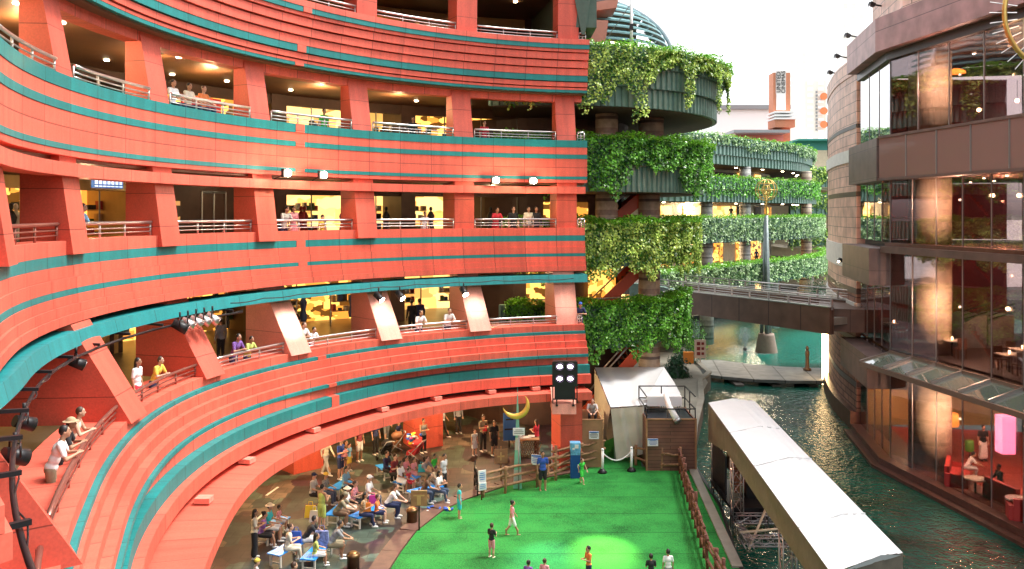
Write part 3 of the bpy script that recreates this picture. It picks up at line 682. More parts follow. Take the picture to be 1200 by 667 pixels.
b = MB(); b.tube([(0, 0, 2.4), (-1.6, .6, .1)], .02, 4); b.tube([(0, 0, 2.6), (-2.4, 2, 3.0)], .02, 4); b.build('stay_wire', m_grey, t, False)
b = MB(); b.box((0, 0, 2.7), (.5, .06, .1)); b.box((0, 0, 1.2), (.16, .2, .3)); b.build('lamp_bracket', m_blackm, t, False)
p = at(723, 43, 47)
b = MB(); b.ell((5.5, 46.9, Z(9.35)), (.14, .14, .12)); b.build('ceiling_lamp', m_lampw, gb)

# ================================================================ FAR TERRACED BUILDING
fb = thing('terrace_building', 'far terraced mall building with four ivy covered balconies across the canal', 'building', (20, 90, 0))
F = [(4, 79), (9, 79), (14, 80.5), (20, 85), (27, 92.5), (35, 101), (40.3, 111), (42.3, 120), (42, 130)]
F3 = [(11.0, 63.5), (12.4, 65.5), (16, 70), (20, 75), (24.5, 80), (30, 86.5), (34, 93), (37.5, 100), (39, 108)]
def smooth_poly(P, n=4):
    P = [Vector((*p, 0)) for p in P]; out = []
    for i in range(len(P)-1):
        p0 = P[max(i-1, 0)]; p1 = P[i]; p2 = P[i+1]; p3 = P[min(i+2, len(P)-1)]
        for k in range(n):
            t = k/n; q = .5*((2*p1)+(p2-p0)*t+(2*p0-5*p1+4*p2-p3)*t*t+(3*p1-p0-3*p2+p3)*t**3); out.append((q.x, q.y))
    out.append((P[-1].x, P[-1].y)); return out
def scaleP(P, k, c=(0, 0)): return [(x*k, y*k) for x, y in P]
def inset(P, d):
    out = []
    for i in range(len(P)):
        a = Vector(P[max(i-1, 0)]); c = Vector(P[min(i+1, len(P)-1)]); t = (c-a).normalized(); out.append((P[i][0]-t.y*d, P[i][1]+t.x*d))
    return out
Fs = smooth_poly(F)
FL = [(8.0, 5.1, inset(Fs, 1.0)[:33], 3), (3.7, 1.15, inset(Fs, .5), 2), (-.5, -3.0, Fs, 2)]
for zt, zb, P, k_ in FL:
    h = (zt-zb)/k_
    for k in range(k_): ribbed(fb, inset(P, .3*k), Z(zb)+h*(k_-1-k)+.02, Z(zb)+h*(k_-k), m_rib, .75, .16)
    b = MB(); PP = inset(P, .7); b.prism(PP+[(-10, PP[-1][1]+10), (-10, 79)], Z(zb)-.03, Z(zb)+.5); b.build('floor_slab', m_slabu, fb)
F3s = smooth_poly(F3)
ribbed(fb, F3s, Z(-6.4), Z(-4.6), m_rib, .6, .12)
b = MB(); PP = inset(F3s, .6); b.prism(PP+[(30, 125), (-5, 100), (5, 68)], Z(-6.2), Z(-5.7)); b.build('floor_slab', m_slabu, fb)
BK = inset(Fs, 6.5)
for zf, zc in ((4.2, 5.1), (.0, 1.1), (-3.0, -3.0)): pass
m_cream = mat('cream_interior', (.6, .52, .38), .6, noise=.15)
def farwall(P, zf, zc, i0, i1, m, name, off=0): 
    b = MB(); Q = inset(P, -off) if off else P
    for i in range(i0, i1): b.quad((*Q[i], zf), (*Q[i+1], zf), (*Q[i+1], zc), (*Q[i], zc))
    return b.build(name, m, fb)
for (zf, zc, seed) in ((3.2, 5.1, 3), (-.9, 1.15, 5), (-5.7, -3.0, 7), (-11.4, -6.3, 9)):
    farwall(BK, Z(zf), Z(zc), 0, len(BK)-1, m_cream, 'back_wall')
    r = random.Random(seed)
    for i in range(2, 26, 2):
        mm = r.choice([m_shopA, m_shopB, m_shopB, m_shopA, m_wallb, m_wallb]); farwall(BK, Z(zf)+.1, Z(zc)-.35, i, i+1+r.randint(0, 1), mm, 'shop_window', .12)
for (u, Y) in ((826, 88), (871, 94), (943, 104)):
    for zf, zc in ((-.9, 1.15), (3.2, 5.1), (-5.7, -3.0)):
        b = MB(); x = (u-600)/1000*Y+.2; b.cyl((x, Y, Z(zf)-1), (x, Y, Z(zc)), .62, 16); b.build('column', m_bandg if u < 930 else m_band, fb)
b = MB(); b.cyl((34.5, 100, Z(-11.4)), (34.5, 100, Z(-6.2)), .8, 16); b.build('column', m_band, fb)
for x_, y_ in ((17, 74.5), (26, 85)):
    b = MB(); b.cyl((x_, y_, Z(-11.4)), (x_, y_, Z(-6.2)), .6, 14); b.build('column', m_bandg, fb)
gfar = 'ivy curtains hanging over the terrace parapets'
hanging('bright green ivy along the highest balcony of the far terraced building', FL[0][2], Z(8.0), lambda s: .8+1.6*(s < 12)+.5*(np.sin(s*.5) > .3), 6500, .23, lf_pale, 21, gfar, thick=.35)
hanging('green ivy on the far balcony just behind the wire globe sculpture', FL[1][2], Z(3.7), lambda s: np.full_like(s, 1.9), 10000, .22, lf_grn, 22, gfar, thick=.4)
hanging('pale green ivy wrapped round the far balcony level with the middle gallery', Fs, Z(-.45), lambda s: np.full_like(s, 2.4), 15000, .21, lf_pale, 23, gfar, thick=.5)
hanging('silvery green ivy on the sloping far balcony above the bridge', F3s, Z(-4.5), lambda s: np.full_like(s, 1.85), 15000, .20, lf_pale, 24, gfar, thick=.45)
plight('terrace_lamp', (20, 93, Z(.6)), 400, (1, .75, .45), .4); plight('terrace_lamp', (22, 95, Z(-3.6)), 400, (1, .75, .45), .4); plight('terrace_lamp', (25, 90, Z(-7)), 900, (1, .8, .55), .5)
b = MB()
for P_, zz in ((inset(Fs, 3), 1.1), (inset(Fs, 3), 5.05), (inset(Fs, 3), -3.05)):
    for i in range(4, 28, 2): b.cyl((*P_[i], Z(zz)), (*P_[i], Z(zz)-.05), .16, 8)
b.build('ceiling_downlights', m_lampw, fb)
# third building far right with yellowish hedges
hb = thing('terrace_building', 'farthest balconies with yellowish hedges seen between the far terraces and the stone drum', 'building', (46, 128, 0))
P = [(41, 126), (46, 127), (52, 130)]
for k, (zt, zb, c) in enumerate(((6.7, 3.9, 0), (2.9, -.2, 0), (-2.5, -4.8, 0), (-7, -9, 0))):
    ribbed(hb, P, Z(zb), Z(zt), m_rib, .8, .15)
    b = MB(); b.prism([(41, 127), (46, 128), (52, 131), (52, 140), (41, 140)], Z(zb)-.4, Z(zb)-.02); b.build('floor_slab', m_cream, hb)
    hanging(('yellow green hedge on the farthest top balcony', 'yellow green hedge on the second farthest balcony', 'yellow green hedge on the third farthest balcony', 'small green hedge on the farthest bottom balcony')[k], P, Z(zt), lambda s: np.full_like(s, 2.4), 900, .38, lf_var, 40+k, gfar, thick=.6)
b = MB(); b.box((47, 136, Z(-2)), (16, 1, 24)); b.build('back_wall', m_cream, hb)

# ================================================================ FOOTBRIDGE
m_fasc = bpy.data.materials.new('brown_bridge_panels'); m_fasc.use_nodes = True; slabmat(m_fasc, (.14, .075, .05), (.12, .065, .045), 1.2, 9, .02, (R_(90), 0, 0), .5)
br_ = thing('footbridge', 'brown panelled footbridge with steel railings spanning the canal', 'bridge', (14, 54, Z(-7)))
a0 = Vector((9.6, 63.4)); a1 = Vector((17.95, 47.9)); dd = (a1-a0).normalized(); nn_ = Vector((dd.y, -dd.x)); 
if nn_.y > 0: nn_ = -nn_
bk = -nn_*4.2
def br_pts(off, z): return [(a0.x+off.x, a0.y+off.y, z), (a1.x+off.x, a1.y+off.y, z)]
b = MB(); b.beam((a0.x, a0.y, Z(-6.15)), (a1.x, a1.y, Z(-6.05)), .35, 1.5); b.beam((a0.x+bk.x, a0.y+bk.y, Z(-6.15)), (a1.x+bk.x, a1.y+bk.y, Z(-6.05)), .35, 1.5); b.build('fascia_girder', m_fasc, br_)
b = MB(); m2 = bk/2; b.beam((a0.x+m2.x, a0.y+m2.y, Z(-6.2)), (a1.x+m2.x, a1.y+m2.y, Z(-6.1)), 4.0, .4); b.build('deck', m_stone, br_)
for off in (Vector((0, 0)), bk):
    b = MB()
    for zz, r in ((.62, .05), (.42, .025), (.26, .025), (.12, .025)): b.tube([(a0.x+off.x, a0.y+off.y, Z(-5.4)+zz), (a1.x+off.x, a1.y+off.y, Z(-5.3)+zz)], r, 6)
    for i in range(12):
        q = a0+(a1-a0)*i/11+off; b.box((q.x, q.y, Z(-5.12)), (.1, .1, .62))
    b.beam((a0.x+off.x, a0.y+off.y, Z(-5.38)), (a1.x+off.x, a1.y+off.y, Z(-5.28)), .42, .05)
    b.build('railing', m_steel, br_)

b = MB(); b.beam((a1.x+m2.x*.6, a1.y+m2.y*.6, Z(-6.1)), (21.4, 54.5, Z(-6.1)), 3.2, 1.3); b.build('landing', m_fasc, br_)
# ================================================================ MAST SCULPTURE, FOUNTAIN
MY = 77.5; mx_ = (898-600)/1000*MY
m_verd = mat('grey_green_steel', (.22, .27, .27), .4, .5, noise=.2); m_gold = mat('gold_metal', (.62, .42, .12), .3, .8, noise=.15)
t = thing('mast_sculpture', 'tall grey tapering mast in the canal topped by a gold wire globe', 'sculpture', (mx_, MY, -1.2))
b = MB(); b.lathe((0, 0, 0), [(1.05, -1), (1.0, 0), (.72, 1.5), (.68, 1.7)], 24); b.build('pedestal', mat('pinkish_concrete', (.22, .16, .12), .6, noise=.2), t, False)
b = MB()
for k in range(3):
    a = k*2.094+.5; b.tube([(.42*math.cos(a), .42*math.sin(a), 1.7), (.12*math.cos(a), .12*math.sin(a), 12.2)], .17, 8, True, .08)
b.tube([(0, 0, 1.7), (0, 0, 12.4)], .16, 8)
b.build('mast', m_verd, t, False)
b = MB(); b.tube([(0, 0, 12.3), (0, 0, 14.6)], .07, 6); b.build('spire', m_gold, t, False)
def globe_ring(mb, c, r, M, th=.03, n=28):
    mb.tube([tuple(Vector(c)+M @ Vector((r*math.cos(6.2832*i/n), r*math.sin(6.2832*i/n), 0))) for i in range(n+1)], th, 5, False)
b = MB(); gc = (0, 0, 14.7)
for k in range(6): globe_ring(b, gc, .98, Euler((R_(90), 0, R_(30*k))).to_matrix(), .03)
for zz, rr in ((-.6, .76), (0, .98), (.6, .76)): globe_ring(b, (0, 0, 14.7+zz), rr, Matrix.Identity(3), .03)
globe_ring(b, gc, .42, Euler((R_(90), 0, 0)).to_matrix(), .05); globe_ring(b, gc, .42, Euler((R_(90), 0, R_(90))).to_matrix(), .05)
b.build('wire_globe', m_gold, t, False)
fp = gnd(873, 411, -1.2)
t = thing('fountain_jet', 'white spray of a fountain jet rising from the teal water under the bridge', 'fountain', tuple(fp))
m_spray = bpy.data.materials.new('water_spray'); m_spray.use_nodes = True
n = m_spray.node_tree.nodes; l = m_spray.node_tree.links; n['Principled BSDF'].inputs['Base Color'].default_value = (.7, .8, .82, 1)
pb = n['Principled BSDF']; tp = n.new('ShaderNodeBsdfTransparent'); mx = n.new('ShaderNodeMixShader'); mx.inputs[0].default_value = .22; l.new(tp.outputs[0], mx.inputs[1]); l.new(pb.outputs[0], mx.inputs[2]); l.new(mx.outputs[0], n['Material Output'].inputs[0])
b = MB(); r = random.Random(5)
for k in range(900):
    a = r.uniform(0, 6.283); tt = r.uniform(0, 1); vr = r.uniform(.1, 1.5); z = 4*2.2*tt*(1-tt)*r.uniform(.55, 1); x = vr*tt
    s = r.uniform(.02, .055); c = Vector((x*math.cos(a), x*math.sin(a), z)); b.quad(c+Vector((-s, 0, -s*2)), c+Vector((s, 0, -s*2)), c+Vector((s, 0, s*2)), c+Vector((-s, 0, s*2)))
b.build('spray', m_spray, t, False)
b = MB(); b.cyl((0, 0, -.1), (0, 0, .3), .18, 10); b.build('nozzle', m_blackm, t, False)
b = MB()
for k in range(500):
    a = r.uniform(0, 6.283); q = r.uniform(.2, 2.6)**1; s = r.uniform(.03, .12); c = Vector((q*math.cos(a), q*math.sin(a), .02)); b.quad(c+Vector((-s, -s, 0)), c+Vector((s, -s, 0)), c+Vector((s, s, 0)), c+Vector((-s, s, 0)))
b.build('foam', m_spray, t, False)
# shrub and plants by the walkway
def shrub(label, p, r, h, m, seed, N=900, cat='shrub', name='shrub'):
    t = thing(name, label, cat, p); b = MB()
    rr = random.Random(seed)
    for k in range(6): b.tube([(0, 0, 0), (rr.uniform(-.4, .4)*r, rr.uniform(-.4, .4)*r, h*.55)], .04, 5, True, .02)
    b.build('stem', m_wallb, t, False)
    q = np.random.RandomState(seed); d = q.normal(0, 1, (N, 3)); d /= np.linalg.norm(d, axis=1)[:, None]; d[:, 2] = np.abs(d[:, 2])*1.0-.1
    rad = q.uniform(.45, 1.05, N)**.6*(1+.18*np.sin(d[:, 0]*7+seed)*np.cos(d[:, 1]*6)); pts = d*rad[:, None]*np.array([r, r, h]); pts[:, 2] = np.maximum(pts[:, 2], .02)
    leaves('foliage', pts, d, .17, m, t, seed, np.clip(.2+.5*rad-.2+q.normal(0, .2, N), 0, 1), False); return t
lf_dark = leaf_mat('shrub_leaf_dark', (.008, .04, .018), (.05, .16, .07))
shrub('round dark green shrub on the pale path by the canal walkway', gnd(792, 441), 1.0, 1.3, lf_dark, 61, 1500)
shrub('low dark bush at the canal edge behind the orange notice', gnd(800, 424), 1.1, 1.0, lf_dark, 62, 800)
shrub('tall light green bush hanging by the bridge end', gnd(800, 405), 2.0, 3.4, lf_grn, 63, 2200)
shrub('small dark tree below the bridge railing near the drum', (33, 92, 0), 1.8, 5.2, lf_dark, 64, 1500, 'tree', 'tree')
p = gnd(812, 426)
t = thing('notice_stand', 'white notice board with dark red squares above an orange box by the walkway', 'sign', tuple(p))
b = MB(); b.box((-.35, 0, .45), (.75, .3, .85)); b.build('orange_box', mat('orange_box', (.75, .25, .03), .5), t, False)
b = MB(); b.box((.55, 0, 1.1), (.85, .06, 1.4)); b.box((.55, 0, .2), (.08, .08, .5)); bo = b.build('panel', mat('cream_sign', (.75, .6, .5), .5), t, False)
b = MB()
for i in range(3): b.box((.42, -.04, .75+i*.38), (.26, .02, .26)); b.box((.74, -.04, .75+i*.38), (.2, .02, .2))
b.build('lettering', mat('maroon_ink', (.25, .02, .02), .5), t, False)
p = gnd(946, 434, -.7)
t = thing('bronze_statue', 'slim brown post sculpture standing on the low walkway', 'statue', tuple(p)); b = MB(); b.lathe((0, 0, 0), [(.3, 0), (.3, .15), (.16, .2), (.13, 1.0), (.17, 1.3), (.11, 1.55)], 12); b.ell((0, 0, 1.7), (.13, .13, .18), 10, 6); b.build('post', mat('bronze', (.16, .09, .05), .5, .4), t, False)
# lit doorway strip under the drum
b = MB(); x = (966.5-600)/1000*62; b.box((x+.15, 62.2, 1.2), (.45, .3, 4.6)); o = b.build('lit_doorway', mat('lit_doorway', (1, .8, .5), .5, emit=(1, .66, .30), es=7)); tag(o, 'narrow glowing doorway at the canal foot of the stone drum', 'doorway')

# ================================================================ SKYLINE
def tower(name, label, cat, u0, u1, vt, vb, Y, m, depth=10, winm=None, nx=0, nz=0):
    t = thing(name, label, cat, ((u0+u1)/2000*Y-.6*Y, Y, 0)); b = MB(); x0, x1 = (u0-600)/1000*Y, (u1-600)/1000*Y; z1 = H-(vt-V0)/1000*Y
    b.box(((x0+x1)/2, Y+depth/2, z1/2), (x1-x0, depth, z1)); b.build('wall', m, t)
    if nx:
        b = MB(); z0 = H-(vb-V0)/1000*Y
        for i in range(nx):
            for k in range(nz):
                b.box((x0+(x1-x0)*(i+.5)/nx, Y-.05, z0+(z1-z0)*(k+.5)/nz), ((x1-x0)/nx*.5, .25, (z1-z0)/nz*.45))
        b.build('window_band', winm, t)
    return t
m_wh = mat('white_facade', (.93, .93, .92), .6); m_wh2 = mat('cream_facade', (.78, .74, .66), .6); m_pale = mat('pale_window', (.76, .78, .80), .4)
t = tower('office_building', 'white low block with thin dark roof edge behind the cinema sign', 'building', 838, 925, 127, 160, 165, m_wh, 12)
b = MB(); b.box(((881-600)*.165, 164.7, H+(V0-126)*.165), (14.5, 1.2, .8)); b.build('roof_edge', m_grey, t)
tower('office_building', 'pale high rise between the two ends of the canal far away', 'building', 925, 946, 60, 160, 300, m_wh, 20, m_wh2, 3, 12)
tower('office_building', 'white tower with grey window pairs at the top behind the stone drum', 'building', 986, 1014, -60, 160, 360, m_wh, 20, m_wh2, 3, 18)
t = tower('apartment_tower', 'cream tower with three orange round emblems down its side', 'building', 943, 968, 94, 165, 210, m_wh2, 14, m_wh, 2, 10)
m_or = mat('orange_emblem', (.80, .22, .08), .6)
b = MB()
for v in (113, 130, 146): b.cyl(at(965.5, v, 209.7), at(965.5, v, 208.9), .9, 16); 
b.build('emblem', m_or, t)
b = MB()
for v in range(108, 156, 4): b.box(at(957, v, 209.8), (.35, .3, .45))
b.build('lettering', m_grey, t)
# teal and coral block
t = tower('mall_wing', 'low coral and teal mall wing beyond the far terraces', 'building', 926, 985, 178, 200, 138, mat('coral_render', (.6, .16, .09), .6, noise=.1), 10)
b = MB(); b.box(((956-600)*.137, 137.5, Z(10.6)), (8.2, 3, 1.7)); b.prism([(45, 134), (53, 134), (53, 142), (45, 142)], Z(11.45), Z(11.7)); b.build('teal_parapet', mat('teal_parapet', (.05, .30, .26), .5), t)
t = tower('mall_wing', 'low pink roof block under the cinema sign pillar', 'building', 862, 918, 158, 170, 150, mat('pink_roof', (.60, .25, .20), .6), 6)
b = MB(); b.box(((885-600)*.15, 149, Z(14.05)), (9.6, 6, .5)); b.build('roof_edge', m_grey, t)
# sign pillar
Y = 150; sx = (917-600)/1000*Y; zc_ = lambda v: H-(v-V0)/1000*Y
t = thing('cinema_sign', 'tall coral sign pillar carrying the vertical cinema name over the terraces', 'sign', (sx, Y, zc_(170)))
m_cor = mat('coral_sign', (.62, .24, .13), .6, noise=.12)
b = MB(); b.box((sx-.1, Y+1.4, (zc_(156)+zc_(85))/2-2), (3.0, 2.6, zc_(85)-zc_(156)+4)); b.build('pillar', m_cor, t)
b = MB(); b.box((sx-.2, Y, zc_(146)), (3.5, 4, zc_(141)-zc_(150))); b.build('base', m_cor, t)
for v in (133.2, 137, 140.6):
    b = MB(); b.box((sx-.2, Y-.2, zc_(v)), (3.8, 4.6, .28)); b.build('fin', m_wh, t)
b = MB(); b.box((sx-.3, Y-.05, zc_(119.5)), (1.6, .3, 2.9)); b.build('blank_panel', m_wh, t)
b = MB(); b.box((sx-.3, Y-.02, zc_(96.5)), (1.75, .2, 4.0)); b.build('name_board', mat('pale_board', (.80, .74, .70), .6), t)
def text(s, size, M, m, parent, name='lettering', ext=.02):
    c = bpy.data.curves.new(name, 'FONT'); c.body = s; c.size = size; c.extrude = ext; c.align_x = 'CENTER'; c.align_y = 'CENTER'
    o = bpy.data.objects.new(name, c); me = bpy.data.meshes.new_from_object(o); bpy.data.objects.remove(o)
    me.transform(M); me.materials.clear(); me.materials.append(m)
    o = bpy.data.objects.new(name, me); COL.objects.link(o); o.parent = parent; o.location = -wloc(parent); return o
m_ink = mat('black_ink', (.02, .02, .02), .5)
for s, dx in (('UNITED', -.42), ('CINEMAS', .42)):
    MM = Matrix.Translation((sx-.3+dx, Y-.2, zc_(96.5))) @ Euler((R_(90), R_(-90), 0), 'XYZ').to_matrix().to_4x4()
    text(s, 1.02 if s == 'UNITED' else .95, MM, m_ink, t, ext=.03)
# ================================================================ RIGHT GLASS BUILDING
rbd = thing('glass_building', 'brown stone and glass building with curved fronts along the right canal bank', 'building', (24, 38, -1))
def wallX(Y): return 18.8+.137*(42.4-Y)
G = [(20.1, 49.2), (18.8, 42.4), (wallX(33.4), 33.4), (wallX(24), 24), (wallX(12), 12), (wallX(-4), -4)]     # glass line, far to near
D = [(28, 72), (25.35, 67.5), (23.4, 63.2), (21.95, 58.6), (20.85, 54.3), (20.15, 49.9)]                                    # stone drum
Ds = smooth_poly(D, 4)
def off(P, d): return inset(P, d)   # +d = away from the canal (left of travel when far->near is ... )
# travel far->near: right-hand side (outward used above) points to -X (canal)
def strip(P, z0, z1, m, name, d0=0, d1=.6, parent=None):
    """solid band following P: outer face moved d0 towards the canal, d1 thick"""
    a = inset(P, -d0); c = inset(P, d1); b = MB(); base = len(b.v)
    for i in range(len(P)): b.v += [(*a[i], z0), (*a[i], z1), (*c[i], z1), (*c[i], z0)]
    for i in range(len(P)-1):
        o = base+4*i
        for j in range(4): b.addf((o+j, o+4+j, o+4+(j+1) % 4, o+(j+1) % 4), False)
    b.addf((base, base+1, base+2, base+3)); o = base+4*(len(P)-1); b.addf((o+3, o+2, o+1, o))
    return b.build(name, m, parent or rbd)
m_brk = bpy.data.materials.new('pink_brown_stone'); m_brk.use_nodes = True
def polar_slab(m, c1, c2, bw, rh, cx, cy, R, rough=.5, mort=.02, bump=.3):
    n = m.node_tree.nodes; l = m.node_tree.links; b = n['Principled BSDF']; b.inputs['Roughness'].default_value = rough
    v, pos, M = ring_vec(n, l, R, cx, cy)
    br = n.new('ShaderNodeTexBrick'); br.inputs['Scale'].default_value = 1; br.inputs['Brick Width'].default_value = bw; br.inputs['Row Height'].default_value = rh; br.inputs['Mortar Size'].default_value = mort
    br.inputs['Color1'].default_value = (*c1, 1); br.inputs['Color2'].default_value = (*c2, 1); br.inputs['Mortar'].default_value = (*[c*.3 for c in c1], 1); l.new(v, br.inputs['Vector'])
    t = n.new('ShaderNodeTexNoise'); t.inputs['Scale'].default_value = 1.1; t.inputs['Detail'].default_value = 8; l.new(pos, t.inputs['Vector'])
    mr = n.new('ShaderNodeMapRange'); mr.inputs[1].default_value = .3; mr.inputs[2].default_value = .7; mr.inputs[3].default_value = .7; mr.inputs[4].default_value = 1.25; l.new(t.outputs[0], mr.inputs[0])
    y = n.new('ShaderNodeVectorMath'); y.operation = 'SCALE'; l.new(br.outputs[0], y.inputs[0]); l.new(mr.outputs[0], y.inputs['Scale']); l.new(y.outputs[0], b.inputs['Base Color'])
    bb = n.new('ShaderNodeBump'); bb.invert = True; bb.inputs['Strength'].default_value = bump; bb.inputs['Distance'].default_value = .05; l.new(br.outputs['Fac'], bb.inputs['Height']); l.new(bb.outputs[0], b.inputs['Normal'])
    return m
polar_slab(m_brk, (.74, .47, .37), (.64, .40, .32), 1.3, .62, 36, 60, 14)
m_rust = polar_slab(bpy.data.materials.new('rustic_brown_stone') if False else (lambda m: (setattr(m, 'use_nodes', True), m)[1])(bpy.data.materials.new('rustic_brown_stone')), (.36, .18, .125), (.24, .125, .09), .9, .38, 36, 60, 14, .7, .04, .9)
m_pale = mat('pale_stone_band', (.75, .72, .66), .6, noise=.12)
m_dkb = mat('dark_stone_band', (.06, .045, .045), .4)
m_fas = bpy.data.materials.new('brown_fascia_panels'); m_fas.use_nodes = True; slabmat(m_fas, (.16, .10, .085), (.13, .085, .075), 1.55, 30, .015, (0, 0, 0), .45)
# use Y as the running coordinate on the fascia
for nd in m_fas.node_tree.nodes:
    if nd.type == 'MAPPING': nd.inputs['Rotation'].default_value = (R_(90), 0, R_(90))
m_gran = mat('red_brown_granite', (.13, .055, .04), .35, noise=.35, nscale=3)
bands = [(-12.7, -11.6, 'g', .35), (-11.6, -10.2, 'r', 0), (-10.2, -9.9, 'd', .02), (-9.9, -7.6, 'r', 0), (-7.6, -7.3, 'd', .02), (-7.3, -6.55, 'r', .05), (-6.55, -5.25, 'p', .12), (-5.25, -4.75, 'r', 0), (-4.75, -4.4, 'd', .02),
         (-4.4, -3.3, 'b', 0), (-3.3, -1.9, 'p', .12), (-1.9, 1.0, 'b', 0), (1.0, 1.28, 'd', .03), (1.28, 3.05, 'b', 0), (3.05, 3.8, 'p', .12), (3.8, 5.0, 'b', 0), (5.0, 5.25, 'd', .03), (5.25, 8.2, 'b', 0), (8.2, 9.2, 'b', .06)]
mm_ = {'g': m_gran, 'r': m_rust, 'd': m_dkb, 'p': m_pale, 'b': m_brk}
for z0, z1, k, d in bands: strip(Ds, Z(z0), Z(z1)-.002, mm_[k], {'g': 'plinth', 'r': 'stone_wall', 'd': 'dark_band', 'p': 'pale_band', 'b': 'stone_wall'}[k], d, 2.0)
m_win = mat('dark_window', (.02, .02, .025), .1, spec=.8)
for z0, z1 in ((4.3, 7.4), (-1.4, 2.6)):
    P = Ds[5:8]; strip(P, Z(z0), Z(z1), m_win, 'slit_window', .07, .3)
# upper brick mass set back above the parapet
UP = [(29, 71), (24.8, 63.0), (21.7, 54.0), (20.7, 49.0), (19.5, 42.6), (wallX(33.4)+.9, 33.4), (wallX(12)+.9, 12)]
strip(UP[:4], Z(9.2), Z(10.6), m_brk, 'upper_wall', 0, 3)
strip(UP[3:], Z(9.5), Z(15.5), m_brk, 'upper_wall', 0, 3)
# parapet, fascias
m_par = bpy.data.materials.new('pink_brown_parapet'); m_par.use_nodes = True; slabmat(m_par, (.42, .22, .21), (.36, .19, .18), 2.4, 30, .02, (R_(90), 0, R_(90)), .45)
strip(G, Z(8.0), Z(9.65), m_par, 'parapet', .75, 1.2)
strip(G, Z(7.6), Z(8.0), m_dkb, 'dark_soffit', .2, 1.2)
strip(G[:2], Z(1.62), Z(3.76), m_fas, 'fascia', .65, .8)
m_gl = bpy.data.materials.new('dark_tinted_glass'); m_gl.use_nodes = True
def glassmat(m, tint, f0=.10, fac=.9):
    n = m.node_tree.nodes; l = m.node_tree.links; n.remove(n['Principled BSDF'])
    tr = n.new('ShaderNodeBsdfTransparent'); tr.inputs[0].default_value = (*tint, 1)
    gl = n.new('ShaderNodeBsdfGlossy'); gl.inputs['Roughness'].default_value = .015; gl.inputs[0].default_value = (.9, .9, .92, 1)
    fr = n.new('ShaderNodeFresnel'); fr.inputs[0].default_value = 1.55
    mr = n.new('ShaderNodeMapRange'); mr.inputs[1].default_value = 0; mr.inputs[2].default_value = 1; mr.inputs[3].default_value = f0; mr.inputs[4].default_value = fac; l.new(fr.outputs[0], mr.inputs[0])
    g = n.new('ShaderNodeNewGeometry'); t = n.new('ShaderNodeTexNoise'); t.inputs['Scale'].default_value = .5; l.new(g.outputs['Position'], t.inputs['Vector'])
    bb = n.new('ShaderNodeBump'); bb.inputs['Strength'].default_value = .06; bb.inputs['Distance'].default_value = .1; l.new(t.outputs[0], bb.inputs['Height']); l.new(bb.outputs[0], gl.inputs['Normal'])
    mx = n.new('ShaderNodeMixShader'); l.new(mr.outputs[0], mx.inputs[0]); l.new(tr.outputs[0], mx.inputs[1]); l.new(gl.outputs[0], mx.inputs[2]); l.new(mx.outputs[0], n['Material Output'].inputs[0])
    return m
glassmat(m_gl, (.70, .60, .60), .02, .5)
m_gl2 = bpy.data.materials.new('green_canopy_glass'); m_gl2.use_nodes = True; glassmat(m_gl2, (.45, .60, .52), .10)
m_gl3 = bpy.data.materials.new('brown_spandrel_glass'); m_gl3.use_nodes = True; glassmat(m_gl3, (.75, .65, .55), .02, .35)
_n = m_gl3.node_tree.nodes; _l = m_gl3.node_tree.links; _o = _n['Material Output']; _s = _o.inputs[0].links[0].from_socket
_d = _n.new('ShaderNodeBsdfDiffuse'); _d.inputs[0].default_value = (.42, .27, .24, 1); _m = _n.new('ShaderNodeMixShader'); _m.inputs[0].default_value = .6
_l.new(_s, _m.inputs[1]); _l.new(_d.outputs[0], _m.inputs[2]); _l.new(_m.outputs[0], _o.inputs[0])
_n = m_gl2.node_tree.nodes; _l = m_gl2.node_tree.links; _o = _n['Material Output']; _s = _o.inputs[0].links[0].from_socket
_d = _n.new('ShaderNodeBsdfDiffuse'); _d.inputs[0].default_value = (.22, .30, .25, 1); _m = _n.new('ShaderNodeMixShader'); _m.inputs[0].default_value = .5
_l.new(_s, _m.inputs[1]); _l.new(_d.outputs[0], _m.inputs[2]); _l.new(_m.outputs[0], _o.inputs[0])
# glass storeys: each pane its own part, split by mullions
m_mul = mat('grey_mullion', (.28, .26, .25), .4, .5)
Pn = [Vector(p) for p in G]
def walk(pitch, i0=0, i1=None):
    out = []
    for a, c in list(zip(Pn[:-1], Pn[1:]))[i0:i1]:
        n_ = max(1, round((c-a).length/pitch))
        for k in range(n_): out.append((a+(c-a)*k/n_, a+(c-a)*(k+1)/n_))
    return out
def storey(z0, z1, pitch, m, name, d=0, fin=.05, top=True):
    for a, c in walk(pitch, 0, 4):
        b = MB(); t = (c-a).normalized(); nr = Vector((t.y, -t.x))*d; e = t*.02; mm = m_glm if (a.y > 44.5 and z0 > Z(-2)) else m
        th = Vector((t.y, -t.x))*.02
        b.hexa([(*(a+nr+e), z0), (*(c+nr-e), z0), (*(c+nr-e-th), z0), (*(a+nr+e-th), z0), (*(a+nr+e), z1), (*(c+nr-e), z1), (*(c+nr-e-th), z1), (*(a+nr+e-th), z1)]); b.build(name, mm, rbd)
        b = MB(); b.beam((*(c+nr), z0), (*(c+nr), z1), .03, fin); b.build('mullion', m_mul, rbd)
m_glm = bpy.data.materials.new('mirror_like_glass'); m_glm.use_nodes = True; glassmat(m_glm, (.5, .5, .5), .55, .95)
storey(Z(3.85), Z(7.6), 2.15, m_gl, 'glass_pane')
storey(Z(-1.45), Z(1.62), 1.95, m_gl, 'glass_pane')
storey(Z(-6.85), Z(-1.95), 1.95, m_gl, 'glass_pane')
storey(Z(-12.15), Z(-7.0), 1.95, m_gl, 'glass_pane')
